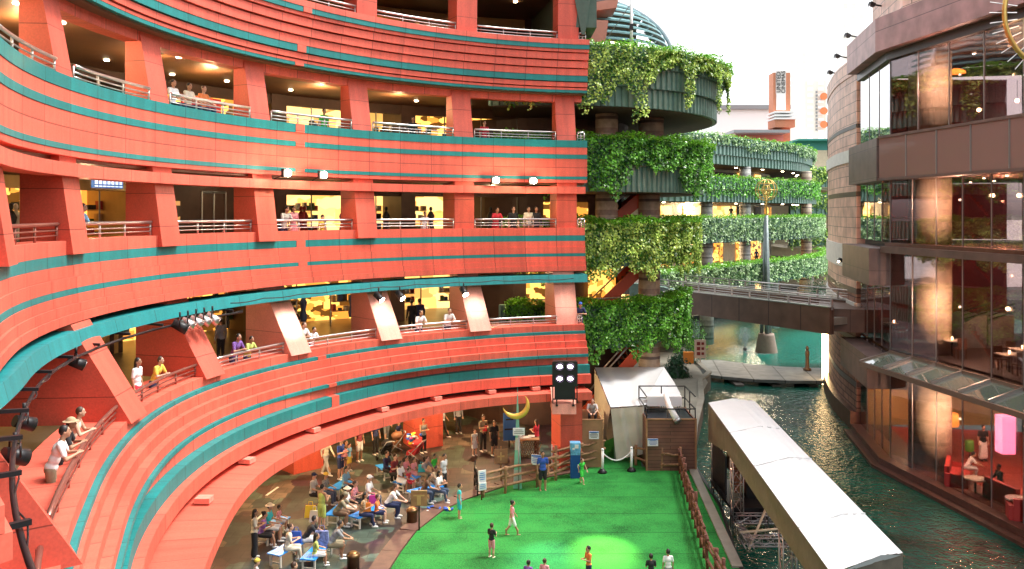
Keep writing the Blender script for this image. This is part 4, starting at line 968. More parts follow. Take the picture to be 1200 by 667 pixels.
# first facet spandrel is solid, the rest are brown glass
for a, c in walk(2.15, 1, 4):
    t = (c-a).normalized(); nr = Vector((t.y, -t.x))*.6; b = MB(); th = Vector((t.y, -t.x))*.03
    b.hexa([(*(a+nr), Z(1.75)), (*(c+nr), Z(1.75)), (*(c+nr-th), Z(1.75)), (*(a+nr-th), Z(1.75)), (*(a+nr), Z(3.70)), (*(c+nr), Z(3.70)), (*(c+nr-th), Z(3.70)), (*(a+nr-th), Z(3.70))]); b.build('spandrel_panel', m_gl3, rbd)
    b = MB(); b.beam((*(c+nr), Z(1.75)), (*(c+nr), Z(3.7)), .06, .08); b.build('mullion', m_mul, rbd)
strip(G[1:], Z(3.70), Z(3.82), m_fas, 'fascia_rail', .66, .5); strip(G[1:], Z(1.62), Z(1.75), m_fas, 'fascia_rail', .66, .5)
strip(G[1:], Z(1.76), Z(3.69), mat('spandrel_back', (.42, .28, .22), .6, noise=.3), 'spandrel_back', .3, .5)
strip(G[:2], Z(-3.6), Z(-1.75), m_fas, 'box_fascia', 1.0, .8)
strip(G[1:], Z(-1.95), Z(-1.62), m_fas, 'ledge', .55, .6); strip(G[1:], Z(-1.62), Z(-1.45), m_gran, 'ledge_cap', .3, .6)
strip(G[:2], Z(-8.75), Z(-7.15), m_fas, 'box_fascia', 1.1, .8)
strip(G, Z(-12.7), Z(-12.45), m_gran, 'plinth', .95, 1.5); strip(G, Z(-12.45), Z(-12.15), m_gran, 'plinth', .55, 1.5)
# glass canopy
m_cf = mat('canopy_frame', (.20, .15, .12), .4, .4)
Cn = [Vector(p) for p in inset(G, -1.5)]
b = MB()
for (a, c), (a2, c2) in zip(zip(Pn[1:-1], Pn[2:]), zip(Cn[1:-1], Cn[2:])):
    b.hexa([(*a, Z(-6.95)), (*c, Z(-6.95)), (*c2, Z(-7.40)), (*a2, Z(-7.40)), (*a, Z(-6.92)), (*c, Z(-6.92)), (*c2, Z(-7.37)), (*a2, Z(-7.37))])
b.build('canopy_glass', m_gl2, rbd)
b = MB()
for a2, c2 in zip(Cn[1:-1], Cn[2:]): b.beam((*a2, Z(-7.46)), (*c2, Z(-7.46)), .14, .22)
b.beam((*Cn[1], Z(-7.4)), (*Pn[1], Z(-6.95)), .12, .2); b.build('canopy_beam', m_cf, rbd)
for a, c in walk(1.95, 1, 4):
    t = (c-a).normalized(); nr = Vector((t.y, -t.x))*1.5; b = MB(); b.beam((*c, Z(-6.86)), (*(c+nr), Z(-7.30)), .1, .12); b.build('canopy_rib', m_steel, rbd)
strip(G[1:], Z(-7.0), Z(-6.8), m_cf, 'canopy_wall_rail', .08, .5)
# floors, back wall, ceiling
BKR = inset(G, 8.5)
def plate(z0, z1, m, name, P=G, i=0):
    q = inset(P, .25); b = MB(); b.prism(q+BKR[::-1], z0, z1); return b.build(name, m, rbd)
m_carp = mat('red_carpet', (.30, .035, .02), .8, noise=.3, nscale=3); m_dinner = mat('dark_interior', (.035, .022, .022), .6, noise=.3)
m_redwall = mat('dark_red_wall', (.22, .03, .03), .6, noise=.4, nscale=1)
plate(Z(-12.5), Z(-12.2), m_carp, 'floor'); plate(Z(-7.0), Z(-6.7), m_dinner, 'floor'); plate(Z(-1.95), Z(-1.5), m_dinner, 'floor'); plate(Z(1.7), Z(3.75), m_dinner, 'floor'); plate(Z(7.7), Z(9.3), m_dinner, 'roof')
for z0, z1, m in ((-12.2, -7, m_dinner), (-6.7, -1.95, m_redwall), (-1.5, 1.7, m_redwall), (3.75, 7.7, m_dinner)):
    strip(BKR, Z(z0), Z(z1), m, 'back_wall', 0, .3)
for z0, z1 in ((-12.2, -7), (-6.7, -1.95), (-1.5, 1.7), (3.75, 7.7)):
    b = MB(); b.box((24.5, 49.3, (Z(z0)+Z(z1))/2), (8, .3, z1-z0)); b.build('end_wall', m_redwall if z0 > -7 else m_wally, rbd)
# big banded column inside the glass and its neighbours
m_colb = banded('big_banded_column', (.66, .55, .40), (.50, .40, .27), (.60, .48, .34))
for Yc in (41.0, 30.5, 18):
    xc = wallX(Yc)+1.08
    for z0, z1 in ((-12.2, -7.0), (-6.7, -1.95), (-1.5, 1.7), (3.75, 7.7)):
        b = MB(); b.cyl((xc, Yc, Z(z0)), (xc, Yc, Z(z1)), .95, 28); b.build('column', m_colb, rbd)
# lamps and added fill lights for the columns
def ipl(p, e, c=(1, .62, .3)): plight('restaurant_lamp_and_fill', p, e*2.0, c, .05)
r = random.Random(12)
b = MB()
for z, n_ in ((7.66, 30), (1.66, 22), (-2.0, 16), (-7.04, 8)):
    for k in range(n_):
        Yk = r.uniform(14, 47); xk = wallX(Yk)+r.uniform(.9, 6.5); b.cyl((xk, Yk, Z(z)), (xk, Yk, Z(z)-.04), r.uniform(.05, .09), 8)
b.build('ceiling_downlights', m_lampw, rbd)
m_orl = mat('orange_pendant', (1, .35, .05), .4, emit=(1, .28, .04), es=2.2); m_wl = mat('warm_globe', (1, .8, .5), .4, emit=(1, .70, .35), es=12)
def pendant(label, u, v, Y, kind='disc'):
    p = at(u, v, Y); t = thing('pendant_lamp', label, 'lamp', tuple(p), 0, 'lamps glowing behind the glass front'); b = MB()
    if kind == 'disc': b.lathe((0, 0, 0), [(.45, -.05), (.42, .06), (.15, .18), (.03, .2)], 18)
    else: b.ell((0, 0, 0), (.10, .10, .10), 12, 8)
    b.build('lamp_shade', m_orl if kind == 'disc' else m_wl, t, False)
    b = MB(); b.tube([(0, 0, .15), (0, 0, .9)], .012, 4); b.build('cord', m_blackm, t, False)
pendant('orange disc pendant above the wide column on the top glass storey', 1078, 90, 44); pendant('larger orange disc pendant right of the wide column on the top glass storey', 1120, 85, 42)
pendant('warm globe lamp in the middle of the top glass storey', 1147, 129, 41, 'g'); pendant('warm globe lamp at the right edge of the top glass storey', 1192, 118, 38, 'g')
pendant('warm globe lamp left of the column on the red middle storey', 1030, 234, 47, 'g'); pendant('warm globe lamp against the column on the red middle storey', 1086, 234, 41.2, 'g')
pendant('warm globe lamp right of centre on the red middle storey', 1163, 229, 41, 'g'); pendant('warm globe lamp at the far right of the red middle storey', 1194, 229, 40, 'g'); pendant('warm globe lamp low on the storey above the canopy', 1181, 362, 41, 'g')
ipl((20.0, 38.2, Z(-9.2)), 260, (1, .78, .5)); ipl((20.0, 38.2, Z(-4.2)), 260, (1, .75, .5)); ipl((20.0, 38.2, Z(.6)), 220, (1, .72, .48)); ipl((20.0, 38.2, Z(6.2)), 220, (1, .75, .55)); ipl((23.5, 40, Z(6.5)), 160); ipl((24, 30, Z(6.5)), 110); ipl((23.5, 41, Z(.6)), 160, (1, .4, .2)); ipl((24, 33, Z(.6)), 110, (1, .4, .2)); ipl((24, 41, Z(-3)), 180, (1, .5, .25)); ipl((24, 33, Z(-3)), 110, (1, .45, .25)); ipl((24, 40, Z(-8.2)), 220, (1, .6, .35)); ipl((23.8, 33.5, Z(-8.2)), 150, (1, .5, .35)); ipl((22, 46.5, Z(-8.6)), 180, (1, .75, .4))  # lights just inside the glass are added to brighten the columns
# lounge on the lowest floor
m_sofa = mat('red_sofa', (.40, .03, .025), .6); m_tabl = mat('pale_table', (.5, .42, .35), .4)
def lamp_t(label, p, shade, h=1.5):
    t = thing('floor_lamp', label, 'lamp', p); b = MB(); b.lathe((0, 0, 0), [(.2, 0), (.2, .04), (.03, .06), (.03, h)], 10); b.build('stand', m_blackm, t, False)
    b = MB(); b.lathe((0, 0, h-.1), [(.36, 0), (.34, .6)], 18, True); b.build('lamp_shade', shade, t, False); return t
m_shade = mat('orange_lamp_shade', (1, .45, .1), .6, emit=(1, .30, .04), es=1.3); m_pinkl = mat('pink_light_column', (1, .4, .6), .5, emit=(1, .22, .42), es=2); m_greenl = mat('green_shade', (.10, .25, .03), .5, emit=(.3, .7, .08), es=.1)
def f0(u, v, z=-12.2):
    Y = -z*1000/(v-V0); return ((u-600)/1000*Y, Y, Z(z))
lamp_t('tall floor lamp with orange drum shade beside the banded column', f0(1114, 542), m_shade, 1.9)
lamp_t('small lamp with green shade behind the red sofa', f0(1136, 545), m_greenl, .9).scale = (.55, .55, .85)
b = MB(); p = f0(1177, 575); b.box((p[0]+.9, p[1]+1.5, Z(-10.1)), (.6, .6, 1.7)); o = b.build('light_column', m_pinkl); tag(o, 'glowing pink light column in the lounge', 'light')
def sofa(label, p, rz, L):
    t = thing('sofa', label, 'sofa', p, rz, 'red seats in the canal side lounge'); b = MB(); b.box((0, 0, .22), (L, .8, .36)); b.build('seat', m_sofa, t, False)
    b = MB(); b.box((0, .45, .45), (L, .2, .9)); b.build('backrest', m_sofa, t, False)
    for s in (-1, 1): b = MB(); b.box((s*(L/2+.08), .05, .32), (.16, .9, .62)); b.build('armrest', m_sofa, t, False)
sofa('red sofa beside the orange shaded lamp in the lounge', f0(1124, 565), R_(60), 2.0); sofa('red sofa by the pink light column', f0(1185, 590), R_(100), 1.8); sofa('red sofa at the right end of the lounge', f0(1215, 610), R_(160), 1.8)
def rtable(label, p):
    t = thing('round_table', label, 'table', p, 0, 'small tables in the canal side lounge'); b = MB(); b.lathe((0, 0, .68), [(.45, 0), (.45, .05)], 20, False); b.build('tabletop', m_tabl, t, False)
    b = MB(); b.lathe((0, 0, 0), [(.25, 0), (.04, .05), (.04, .68)], 12); b.build('stem', m_blackm, t, False)
rtable('round table laid with white cups between the seated lounge guests', f0(1143, 580)); rtable('round table near the right end of the lounge', f0(1192, 605))
b = MB(); b.box((25, 36, Z(-7.6)), (.3, 9, .5)); b.build('ceiling_light_strip', m_lampw2, rbd)
# two pale stair blocks with black rails on the storey above the canopy
for i, u in enumerate((1140, 1172)):
    p = at(u, 420, 42.5); b = MB(); b.prism([(p.x-.6, p.y), (p.x+.7, p.y), (p.x+.7, p.y+2), (p.x-.6, p.y+2)], Z(-6.7), Z(-5.6)); b.hexa([(p.x-.6, p.y, Z(-5.6)), (p.x+.7, p.y, Z(-5.6)), (p.x+.7, p.y+2, Z(-5.6)), (p.x-.6, p.y+2, Z(-5.6)), (p.x+.2, p.y, Z(-5.1)), (p.x+.7, p.y, Z(-5.1)), (p.x+.7, p.y+2, Z(-5.1)), (p.x+.2, p.y+2, Z(-5.1))]); o = b.build('stair_block', m_grey, rbd)
    b = MB()
    for k in range(3): b.tube([(p.x-.6, p.y-.05, Z(-5.3)+k*.2), (p.x+.7, p.y-.05, Z(-4.9)+k*.2)], .03, 5)
    b.build('stair_rail', m_blackm, o, True)
# roofline flood lamps
def flood_small(label, p, rz, lit=False, grp='small black floodlights along the stone drum roofline'):
    t = thing('floodlight', label, 'floodlight', p, rz, grp); b = MB(); b.tube([(0, 0, 0), (-.7, 0, .1)], .05, 6); b.build('arm', m_blackm, t, False)
    b = MB(); b.box((-.8, 0, .1), (.3, .26, .2), ry=.4); b.build('housing', m_blackm, t, False)
    b = MB(); b.box((-.96, 0, .04), (.03, .22, .16), ry=.4); b.build('lens', m_lampw if lit else m_grey, t, False)
ii = 0
for (u, v, Y) in ((1018, 8, 47), (990, 44, 52), (978, 68, 56), (970, 87, 60), (970, 104, 64)):
    x, y, z = at(u, v, Y); flood_small(['highest black floodlight on the drum roofline', 'second highest black floodlight on the drum roofline', 'middle black floodlight on the drum roofline', 'second lowest black floodlight on the drum roofline', 'lowest black floodlight on the drum roofline'][ii], (x+.9, y, z), R_(10)); 
    b = MB(); b.cyl((x+.9, y, z+.05), (x+1.0, y+.1, Z(9.2)), .04, 6); b.build('lamp_post', m_blackm, rbd); ii += 1
x, y, z = at(987, 412, 51); flood_small('grey box camera light on the drum wall above the canal', (x+.9, y, z), 0, False, 'lights fixed to the drum wall'); x, y, z = at(984, 307, 51); flood_small('white box light on the drum wall by the railing', (x+.9, y, z), 0, True, 'lights fixed to the drum wall')
# gold sun ring with needles, hung on cables
Yr = 17; c = at(1247, 15, Yr); t = thing('sun_ring', 'large hanging gold ring with radiating white needles at the top right corner', 'sculpture', tuple(c))
b = MB(); Rr = 70/1000*Yr; b.tube([(Rr*math.cos(6.2832*i/64), 0, Rr*math.sin(6.2832*i/64)) for i in range(65)], .05, 10, False); b.build('gold_ring', m_gold, t, False)
b = MB()
for k in range(44):
    a = 6.2832*k/44; q = Vector((math.cos(a), 0, math.sin(a))); b.tube([q*(Rr-.25), q*(Rr+.30)], .010, 4)
b.build('needle', m_white, t, False)
b = MB(); b.tube([(0, 0, Rr), (.5, 0, 10)], .02, 5); b.tube([(Rr, 0, 0), (wallX(Yr)-c.x, 0, .4)], .02, 5); b.build('cable', m_grey, t, False)

# dining furniture on the storey above the canopy
def dchair(p, rz):
    t = thing('dining_chair', 'dark wooden dining chair at a table behind the glass above the canopy', 'chair', p, rz, 'dining chairs behind the glass')
    b = MB(); b.box((0, 0, .45), (.42, .42, .05)); b.build('seat', m_woodk, t, False); b = MB(); b.box((0, .2, .72), (.42, .04, .5)); b.build('backrest', m_woodk, t, False)
    for x in (-.18, .18):
        for y in (-.18, .18): b = MB(); b.box((x, y, .22), (.04, .04, .43)); b.build('leg', m_woodk, t, False)
    return t
m_woodk = mat('dark_dining_wood', (.10, .04, .025), .45); m_tc = mat('table_linen', (.62, .56, .48), .7)
ch0 = None; tb0 = None
for k_, (Yk, dx) in enumerate(((46.2, 2.4), (40.0, 1.5), (37.4, 2.9), (36.0, 1.3), (33.8, 2.4), (31.6, 1.4), (29.5, 2.6))):
    x = wallX(Yk)+dx; z = Z(-6.7)
    if tb0 is None:
        tb0 = thing('dining_table', 'square dining table with pale cloth behind the glass above the canopy', 'table', (x, Yk, z), 0, 'dining tables behind the glass')
        b = MB(); b.box((0, 0, .74), (.85, .85, .04)); b.build('tabletop', m_tc, tb0, False); b = MB(); b.cyl((0, 0, 0), (0, 0, .72), .05, 8); b.build('stem', m_blackm, tb0, False)
        b = MB(); b.lathe((0, 0, .76), [(.04, 0), (.05, .12), (.02, .16)], 8); b.build('table_lamp', m_wl, tb0, False)
    else:
        c = copy_tree(tb0); c.location = (x, Yk, z)
    for s_ in (-1, 1):
        if ch0 is None: ch0 = dchair((x, Yk+s_*.7, z), 0 if s_ > 0 else math.pi)
        else: c = copy_tree(ch0); c.location = (x, Yk+s_*.7, z); c.rotation_euler = (0, 0, 0 if s_ > 0 else math.pi)
# ================================================================ TURF, STAGE AND PROPS
def turf_mat():
    m = bpy.data.materials.new('green_turf'); m.use_nodes = True
    n = m.node_tree.nodes; l = m.node_tree.links; b = n['Principled BSDF']; b.inputs['Roughness'].default_value = .85; b.inputs['Specular IOR Level'].default_value = .2
    g = n.new('ShaderNodeNewGeometry'); t = n.new('ShaderNodeTexNoise'); t.inputs['Scale'].default_value = 26; t.inputs['Detail'].default_value = 5; l.new(g.outputs['Position'], t.inputs['Vector'])
    t2 = n.new('ShaderNodeTexNoise'); t2.inputs['Scale'].default_value = .7; t2.inputs['Detail'].default_value = 5; l.new(g.outputs['Position'], t2.inputs['Vector'])
    a = n.new('ShaderNodeMath'); a.operation = 'MULTIPLY_ADD'; l.new(t2.outputs[0], a.inputs[0]); a.inputs[1].default_value = .8; l.new(t.outputs[0], a.inputs[2])
    s = n.new('ShaderNodeSeparateXYZ'); l.new(g.outputs['Position'], s.inputs[0])
    wv = n.new('ShaderNodeMath'); wv.operation = 'PINGPONG'; wv.inputs[1].default_value = .95; l.new(s.outputs[1], wv.inputs[0])
    ls = n.new('ShaderNodeMath'); ls.operation = 'LESS_THAN'; ls.inputs[1].default_value = .035; l.new(wv.outputs[0], ls.inputs[0])
    cr = n.new('ShaderNodeValToRGB'); e = cr.color_ramp.elements; e[0].position = .62; e[0].color = (.003, .06, .010, 1); e[1].position = 1.15; e[1].color = (.028, .25, .045, 1)
    l.new(a.outputs[0], cr.inputs[0]); mx = n.new('ShaderNodeMix'); mx.data_type = 'RGBA'; ml = n.new('ShaderNodeMath'); ml.operation = 'MULTIPLY'; ml.inputs[1].default_value = .45; l.new(ls.outputs[0], ml.inputs[0]); l.new(ml.outputs[0], mx.inputs[0])
    l.new(cr.outputs[0], mx.inputs[6]); mx.inputs[7].default_value = (.002, .035, .008, 1); l.new(mx.outputs[2], b.inputs['Base Color'])
    bb = n.new('ShaderNodeBump'); bb.inputs['Strength'].default_value = .6; bb.inputs['Distance'].default_value = .02; l.new(t.outputs[0], bb.inputs['Height']); l.new(bb.outputs[0], b.inputs['Normal'])
    return m
m_turf = turf_mat()
tp_ = [gnd(u, v)[:2] for u, v in ((455, 672), (470, 648), (488, 624), (520, 599), (545, 587), (590, 572), (629, 563), (668, 556), (690, 550), (705, 520), (722, 512), (748, 526), (752, 548), (800, 551), (815, 552))]
b = MB(); b.poly([(x, y, .03) for x, y in [(-5.5, 20), (-4.6, 24.5)]+tp_+[(8.1, 33), (7.42, 27.6), (7.15, 20)]][::-1])
o = b.build('turf', m_turf); tag(o, kind='structure')
b = MB(); P_ = [(x, y) for x, y in [(8.1, 38.2), (7.95, 33), (7.22, 27.6), (6.95, 20)]]
for p, q in zip(P_[:-1], P_[1:]): b.beam((p[0]+.12, p[1], .0), (q[0]+.12, q[1], .0), .12, .14)
o = b.build('turf_kerb', m_blackm); tag(o, kind='structure')
b = MB()                                              # stone kerb arc along the turf
for p, q in zip(tp_[:8], tp_[1:9]):
    p = Vector(p); q = Vector(q); d = (q-p).normalized(); nr = Vector((-d.y, d.x))*.35; b.beam((*(p+nr), .03), (*(q+nr), .03), .65, .06)
o = b.build('turf_border', mat('brown_border_stone', (.12, .06, .045), .6, noise=.3)); tag(o, kind='structure')

m_log = mat('rough_log', (.30, .16, .08), .75, noise=.45, nscale=7, bump=.5); m_logd = mat('dark_red_log', (.14, .05, .03), .7, noise=.4, nscale=7, bump=.5)
def log(b, a, c, r, rr):
    a = Vector(a); c = Vector(c); n = 5; pts = [a+(c-a)*i/n+Vector((0, 0, rr.uniform(-.03, .03))) for i in range(n+1)]; b.tube(pts, r*rr.uniform(.85, 1.15), 7, True, r*rr.uniform(.8, 1.1))
def fence(label, P, hs, m, seed, post=.06, pst=1.5, tilt=0, ph=1.0):
    rr = random.Random(seed); c = P[0]; t = thing('log_fence', label, 'fence', (c[0], c[1], 0))
    L = []; 
    for p, q in zip(P[:-1], P[1:]):
        p = Vector(p); q = Vector(q); n = max(1, round((q-p).length/pst))
        for k in range(n): L.append(p+(q-p)*k/n)
    L.append(Vector(P[-1]))
    for q in L:
        b = MB(); h = ph*rr.uniform(.9, 1.15); log(b, (q.x, q.y, 0), (q.x+rr.uniform(-.06, .06), q.y+rr.uniform(-.04, .04), h), post, rr); b.build('post', m, t)
    for h in hs:
        for p, q in zip(L[:-1], L[1:]):
            d = (q-p).normalized()*.15; b = MB(); log(b, (p.x-d.x, p.y-d.y, h+rr.uniform(-.06, .06)), (q.x+d.x, q.y+d.y, h+tilt+rr.uniform(-.06, .06)), post*.85, rr); b.build('rail', m, t)
    return t
gp2 = lambda u, v: tuple(gnd(u, v)[:2])
fence('rustic light log fence curving round the back of the turf', [gp2(566, 584), gp2(592, 579), gp2(630, 571), gp2(672, 557)], (.35, .68, .98), m_log, 1, .07, 1.35, .06, 1.15)
fence('log fence in front of the small brown booth and red pillar', [gp2(650, 556), gp2(680, 551), gp2(706, 547)], (.3, .65, 1.0), m_log, 2, .07, 1.2, .12, 1.1)
fence('short log fence in front of the large brown platform box', [gp2(745, 546), gp2(775, 552), gp2(797, 553)], (.3, .75), m_log, 3, .07, 1.0, 0, 1.0)
fence('long dark reddish log fence down the canal side of the turf', [gp2(797, 556), gp2(803, 580), gp2(815, 620), gp2(829, 668), (6.2, 23), (5.95, 20)], (.35, .75, 1.0), m_logd, 4, .06, .95, 0, 1.15)
fence('dark railing fence at the left end of the log fence', [gp2(556, 570), gp2(560, 582)], (.3, .6, .9), m_blackm, 5, .03, .6, 0, 1.0)
# rope barrier
m_rope = mat('white_rope', (.7, .7, .68), .8)
t = thing('rope_barrier', 'two white posts with a drooping white rope at the turf gate', 'barrier', tuple(gnd(723, 553)))
pa, pb = gnd(706, 555), gnd(740, 553)
for p in (pa, pb):
    b = MB(); b.cyl((p.x, p.y, .03), (p.x, p.y, 1.02), .06, 12); b.ell((p.x, p.y, 1.05), (.07, .07, .06)); q = b.build('post', m_white, t)
    b = MB(); b.lathe((p.x, p.y, .03), [(.2, 0), (.2, .06), (.08, .18)], 16); b.build('base', m_blackm, q, True)
b = MB(); b.tube([tuple(pa+(pb-pa)*i/12+Vector((0, 0, .92-.38*4*(i/12)*(1-i/12)))) for i in range(13)], .03, 6); b.build('rope', m_rope, t)
# notices
m_sgnb = mat('blue_ink', (.05, .18, .5), .5); m_wood = mat('warm_wood', (.36, .19, .09), .6, noise=.3, nscale=4); m_woodd = mat('brown_plywood', (.22, .10, .05), .55, noise=.3, nscale=1.2)
def notice(label, u, v, Y, w_, h_, m, ink, lines=4, rz=0, post=None, head=None, grp=None, tilt=0):
    p = at(u, v, Y); t = thing('notice_sign', label, 'sign', (p.x, p.y, p.z), rz, grp)
    b = MB(); b.box((0, 0, 0), (w_, .04, h_), rx=tilt); pn = b.build('panel', m, t, False)
    b = MB()
    for k in range(lines): b.box((0 if k else -.0, -.028, h_*(.26-.7*k/lines)), (w_*(.8 if k % 3 else .6), .012, h_*.055), rx=tilt)
    b.build('lettering', ink, pn, False)
    if head: b = MB(); b.box((0, -.026, h_*.4), (w_*.94, .012, h_*.15), rx=tilt); b.build('heading_bar', head, pn, False)
    if post:
        b = MB(); b.cyl((0, .05, -p.z+.0), (0, .05, h_/2), .035, 8); b.build('post', post, t, False)
    return t
m_paper = mat('white_paper', (.78, .80, .82), .5)
notice('small white notice with blue heading on the narrow brown booth', 696, 510, 38.1, .44, .34, m_paper, m_ink, 4, 0, None, m_sgnb)
notice('white notice with blue print on the large brown platform box', 765, 518.5, 37.55, .46, .32, m_paper, m_sgnb, 4, 0, None, m_sgnb)
notice('tilted white and blue notice on the log fence beside the blue polo', 628.5, 539, 35.3, .42, .42, m_paper, m_sgnb, 4, R_(-14), m_log, m_sgnb)
notice('white notice pair on the left end post of the log fence', 565, 558, 33.8, .32, .46, m_paper, m_sgnb, 4, R_(25), m_logd)
notice('lower white notice on the left end post of the log fence', 565.5, 570, 33.7, .32, .3, m_paper, m_sgnb, 3, R_(25), None)
notice('blue framed poster board standing behind the green obelisk', 597, 500, 41.5, .62, 1.35, m_sgnb, m_ink, 2, R_(12), m_blackm); p = at(597, 500, 41.44)
t = notice('white price plate in front of the green obelisk', 608, 506, 35.0, .48, .3, m_paper, m_ink, 3, 0, m_grey)
t = thing('sign_board', 'brown wooden sign board on a pole in the middle of the audience floor', 'sign', tuple(gnd(491, 623)))
b = MB(); b.box((0, 0, 1.2), (.58, .06, .55)); b.build('panel', m_wood, t, False); b = MB(); b.cyl((0, .04, 0), (0, .04, 1.55), .03, 8); b.build('post', m_blackm, t, False)
b = MB(); b.box((0, -.035, 1.12), (.14, .02, .3)); b.box((0, -.035, 1.3), (.4, .02, .05)); b.box((0, -.04, 1.47), (.56, .03, .03)); b.build('carving', m_wally, t, False)
t = thing('sign_board', 'brown wooden sign board leaning on the light log fence', 'sign', tuple(gnd(587, 565)))
b = MB(); b.box((0, 0, 1.1), (.56, .06, .6), rz=.15); b.build('panel', m_wood, t, False); b = MB(); b.cyl((0, .04, 0), (0, .04, 1.5), .03, 8); b.build('post', m_log, t, False)
b = MB(); b.box((0, -.05, 1.1), (.3, .02, .06), rz=.15); b.box((0, -.05, 1.1), (.06, .02, .34), rz=.15); b.build('carving', m_wally, t, False)
# blue standee
t = thing('standee', 'blue upright display box with a pale picture beside the child in green', 'display', tuple(gnd(674, 560))); b = MB(); b.box((0, 0, .62), (.42, .36, 1.2)); b.build('body', mat('deep_blue', (.01, .07, .30), .4), t, False)
b = MB(); b.box((0, 0, 1.38), (.44, .38, .32)); b.box((0, -.19, 1.12), (.40, .02, .18)); b.build('picture_panel', mat('light_blue_print', (.15, .45, .75), .4, noise=.5, nscale=9), t, False)
b = MB(); b.box((.05, -.20, 1.40), (.16, .02, .16)); b.box((-.08, -.20, 1.3), (.1, .02, .08)); b.box((.12, -.19, .55), (.06, .02, .16)); b.build('picture', m_paper, t, False)
# pink crate in front of the pillar
p = gnd(660, 551); t = thing('pink_cabinet', 'low pink cabinet with white edges at the foot of the red pillar', 'cabinet', (p.x, p.y, 0)); b = MB(); b.box((0, .3, .5), (.95, .5, 1.0)); b.build('body', mat('pink_panel', (.72, .18, .17), .5), t, False)
b = MB()
for s in (-1, 1): b.box((s*.5, .04, .55), (.05, .05, 1.15))
b.build('edge', m_white, t, False)
# obelisk with crescent
m_obg = mat('pale_green_acrylic', (.20, .55, .42), .25, noise=.15); m_obw = mat('frosted_acrylic', (.45, .52, .50), .3)
p = gnd(606.5, 572); t = thing('crescent_obelisk', 'slim pale green obelisk with a gold crescent moon near its tip', 'sculpture', (p.x, p.y, 0))
def pyr(b, z0, z1, H_=4.25, w0=.18):
    a0_, a1_ = w0*(1-z0/H_), w0*(1-z1/H_); b.hexa([(-a0_, -a0_, z0), (a0_, -a0_, z0), (a0_, a0_, z0), (-a0_, a0_, z0), (-a1_, -a1_, z1), (a1_, -a1_, z1), (a1_, a1_, z1), (-a1_, a1_, z1)])
for z0, z1 in ((0, .25), (.8, 1.6), (2.1, 4.2)): b = MB(); pyr(b, z0, z1); b.build('green_section', m_obg, t, False)
for z0, z1 in ((.252, .798), (1.602, 2.098)): b = MB(); pyr(b, z0, z1); b.build('frosted_section', m_obw, t, False)
b = MB(); n_ = 22; base = 0; prof = []
for i in range(n_+1):
    a = R_(-190+200*i/n_)+R_(0); th = .12*math.sin(math.pi*i/n_)+.008; c_ = Vector((.52*math.cos(a), 0, .52*math.sin(a)+0)); rd = c_.normalized()
    cen = c_*(1); prof.append((cen, rd, th))
bs = len(b.v)
for cen, rd, th in prof:
    for j in range(8):
        an = 6.2832*j/8; b.v.append(tuple(cen+rd*math.cos(an)*th+Vector((0, 1, 0))*math.sin(an)*th*.55))
for i in range(n_):
    for j in range(8): b.addf((bs+i*8+j, bs+i*8+(j+1) % 8, bs+(i+1)*8+(j+1) % 8, bs+(i+1)*8+j), True)
for q in range(len(b.v)): v = Vector(b.v[q]); v.rotate(Euler((0, R_(-28), 0))); b.v[q] = (v.x-.1, v.y-.26, v.z+3.55)
b.build('crescent', mat('gold_crescent', (.85, .55, .10), .3, .3, noise=.15), t, False)
b = MB(); b.cyl((0, -.25, 3.1), (0, 0, 3.1), .03, 6); b.build('bracket', m_grey, t, False)
# brown booths
def booth(name, label, cat, x0, x1, y0, y1, h, m, door=True):
    t = thing(name, label, cat, ((x0+x1)/2, y0, 0)); b = MB(); th = .05
    for (a, c, d, e) in ((x0, x1, y0, y0+th), (x0, x1, y1-th, y1), (x0, x0+th, y0+th, y1-th), (x1-th, x1, y0+th, y1-th)): b.prism([(a, d), (c, d), (c, e), (a, e)], .03, h)
    b.build('wall', m, t)
    for x in (x0, x1):
        for y in (y0, y1): b = MB(); b.box((x, y, h/2), (.08, .08, h+.06)); b.build('corner_trim', m_wood, t)
    b = MB(); b.beam((x0+.05, y0, h), (x1-.05, y0, h), .09, .06); b.build('top_trim', m_wood, t); return t
bx = booth('plywood_booth', 'narrow light brown plywood booth between the red pillar and the white tent', 'booth', 3.05, 4.05, 38.2, 40.2, 2.15, mat('light_plywood', (.36, .20, .10), .55, noise=.25, nscale=1.5))
b = MB(); b.box((3.55, 39.2, 1.3), (.9, 1.9, .05)); b.build('shelf', m_dark, bx)
m_plk = bpy.data.materials.new('brown_board_cladding'); m_plk.use_nodes = True; slabmat(m_plk, (.19, .085, .055), (.14, .065, .045), 3.5, .16, .012, (R_(90), 0, 0), .55)
bx = booth('platform_box', 'large brown board clad platform box with a black railed top by the canal', 'platform', 5.95, 8.12, 37.7, 40.0, 2.3, m_plk)
b = MB(); b.box((7.03, 38.85, 2.2), (2.05, 2.2, .08)); b.build('deck', mat('black_deck', (.02, .025, .035), .3), bx)
b = MB()
for zz in (2.75, 3.3):
    for a, c in (((5.95, 37.72), (8.1, 37.72)), ((8.1, 37.72), (8.1, 40)), ((5.95, 40), (8.1, 40)), ((5.95, 37.72), (5.95, 40))):
        if zz > 3 and a[1] < 38 and c[1] < 38: continue
        b.tube([(*a, zz), (*c, zz)], .03, 6)
for x, y in ((5.95, 40), (8.1, 40), (8.1, 37.72), (5.95, 37.72), (7.0, 40), (8.1, 38.9)): b.tube([(x, y, 2.2), (x, y, 3.32 if y > 38.5 else 2.8)], .03, 6)
b.build('railing', m_blackm, bx)
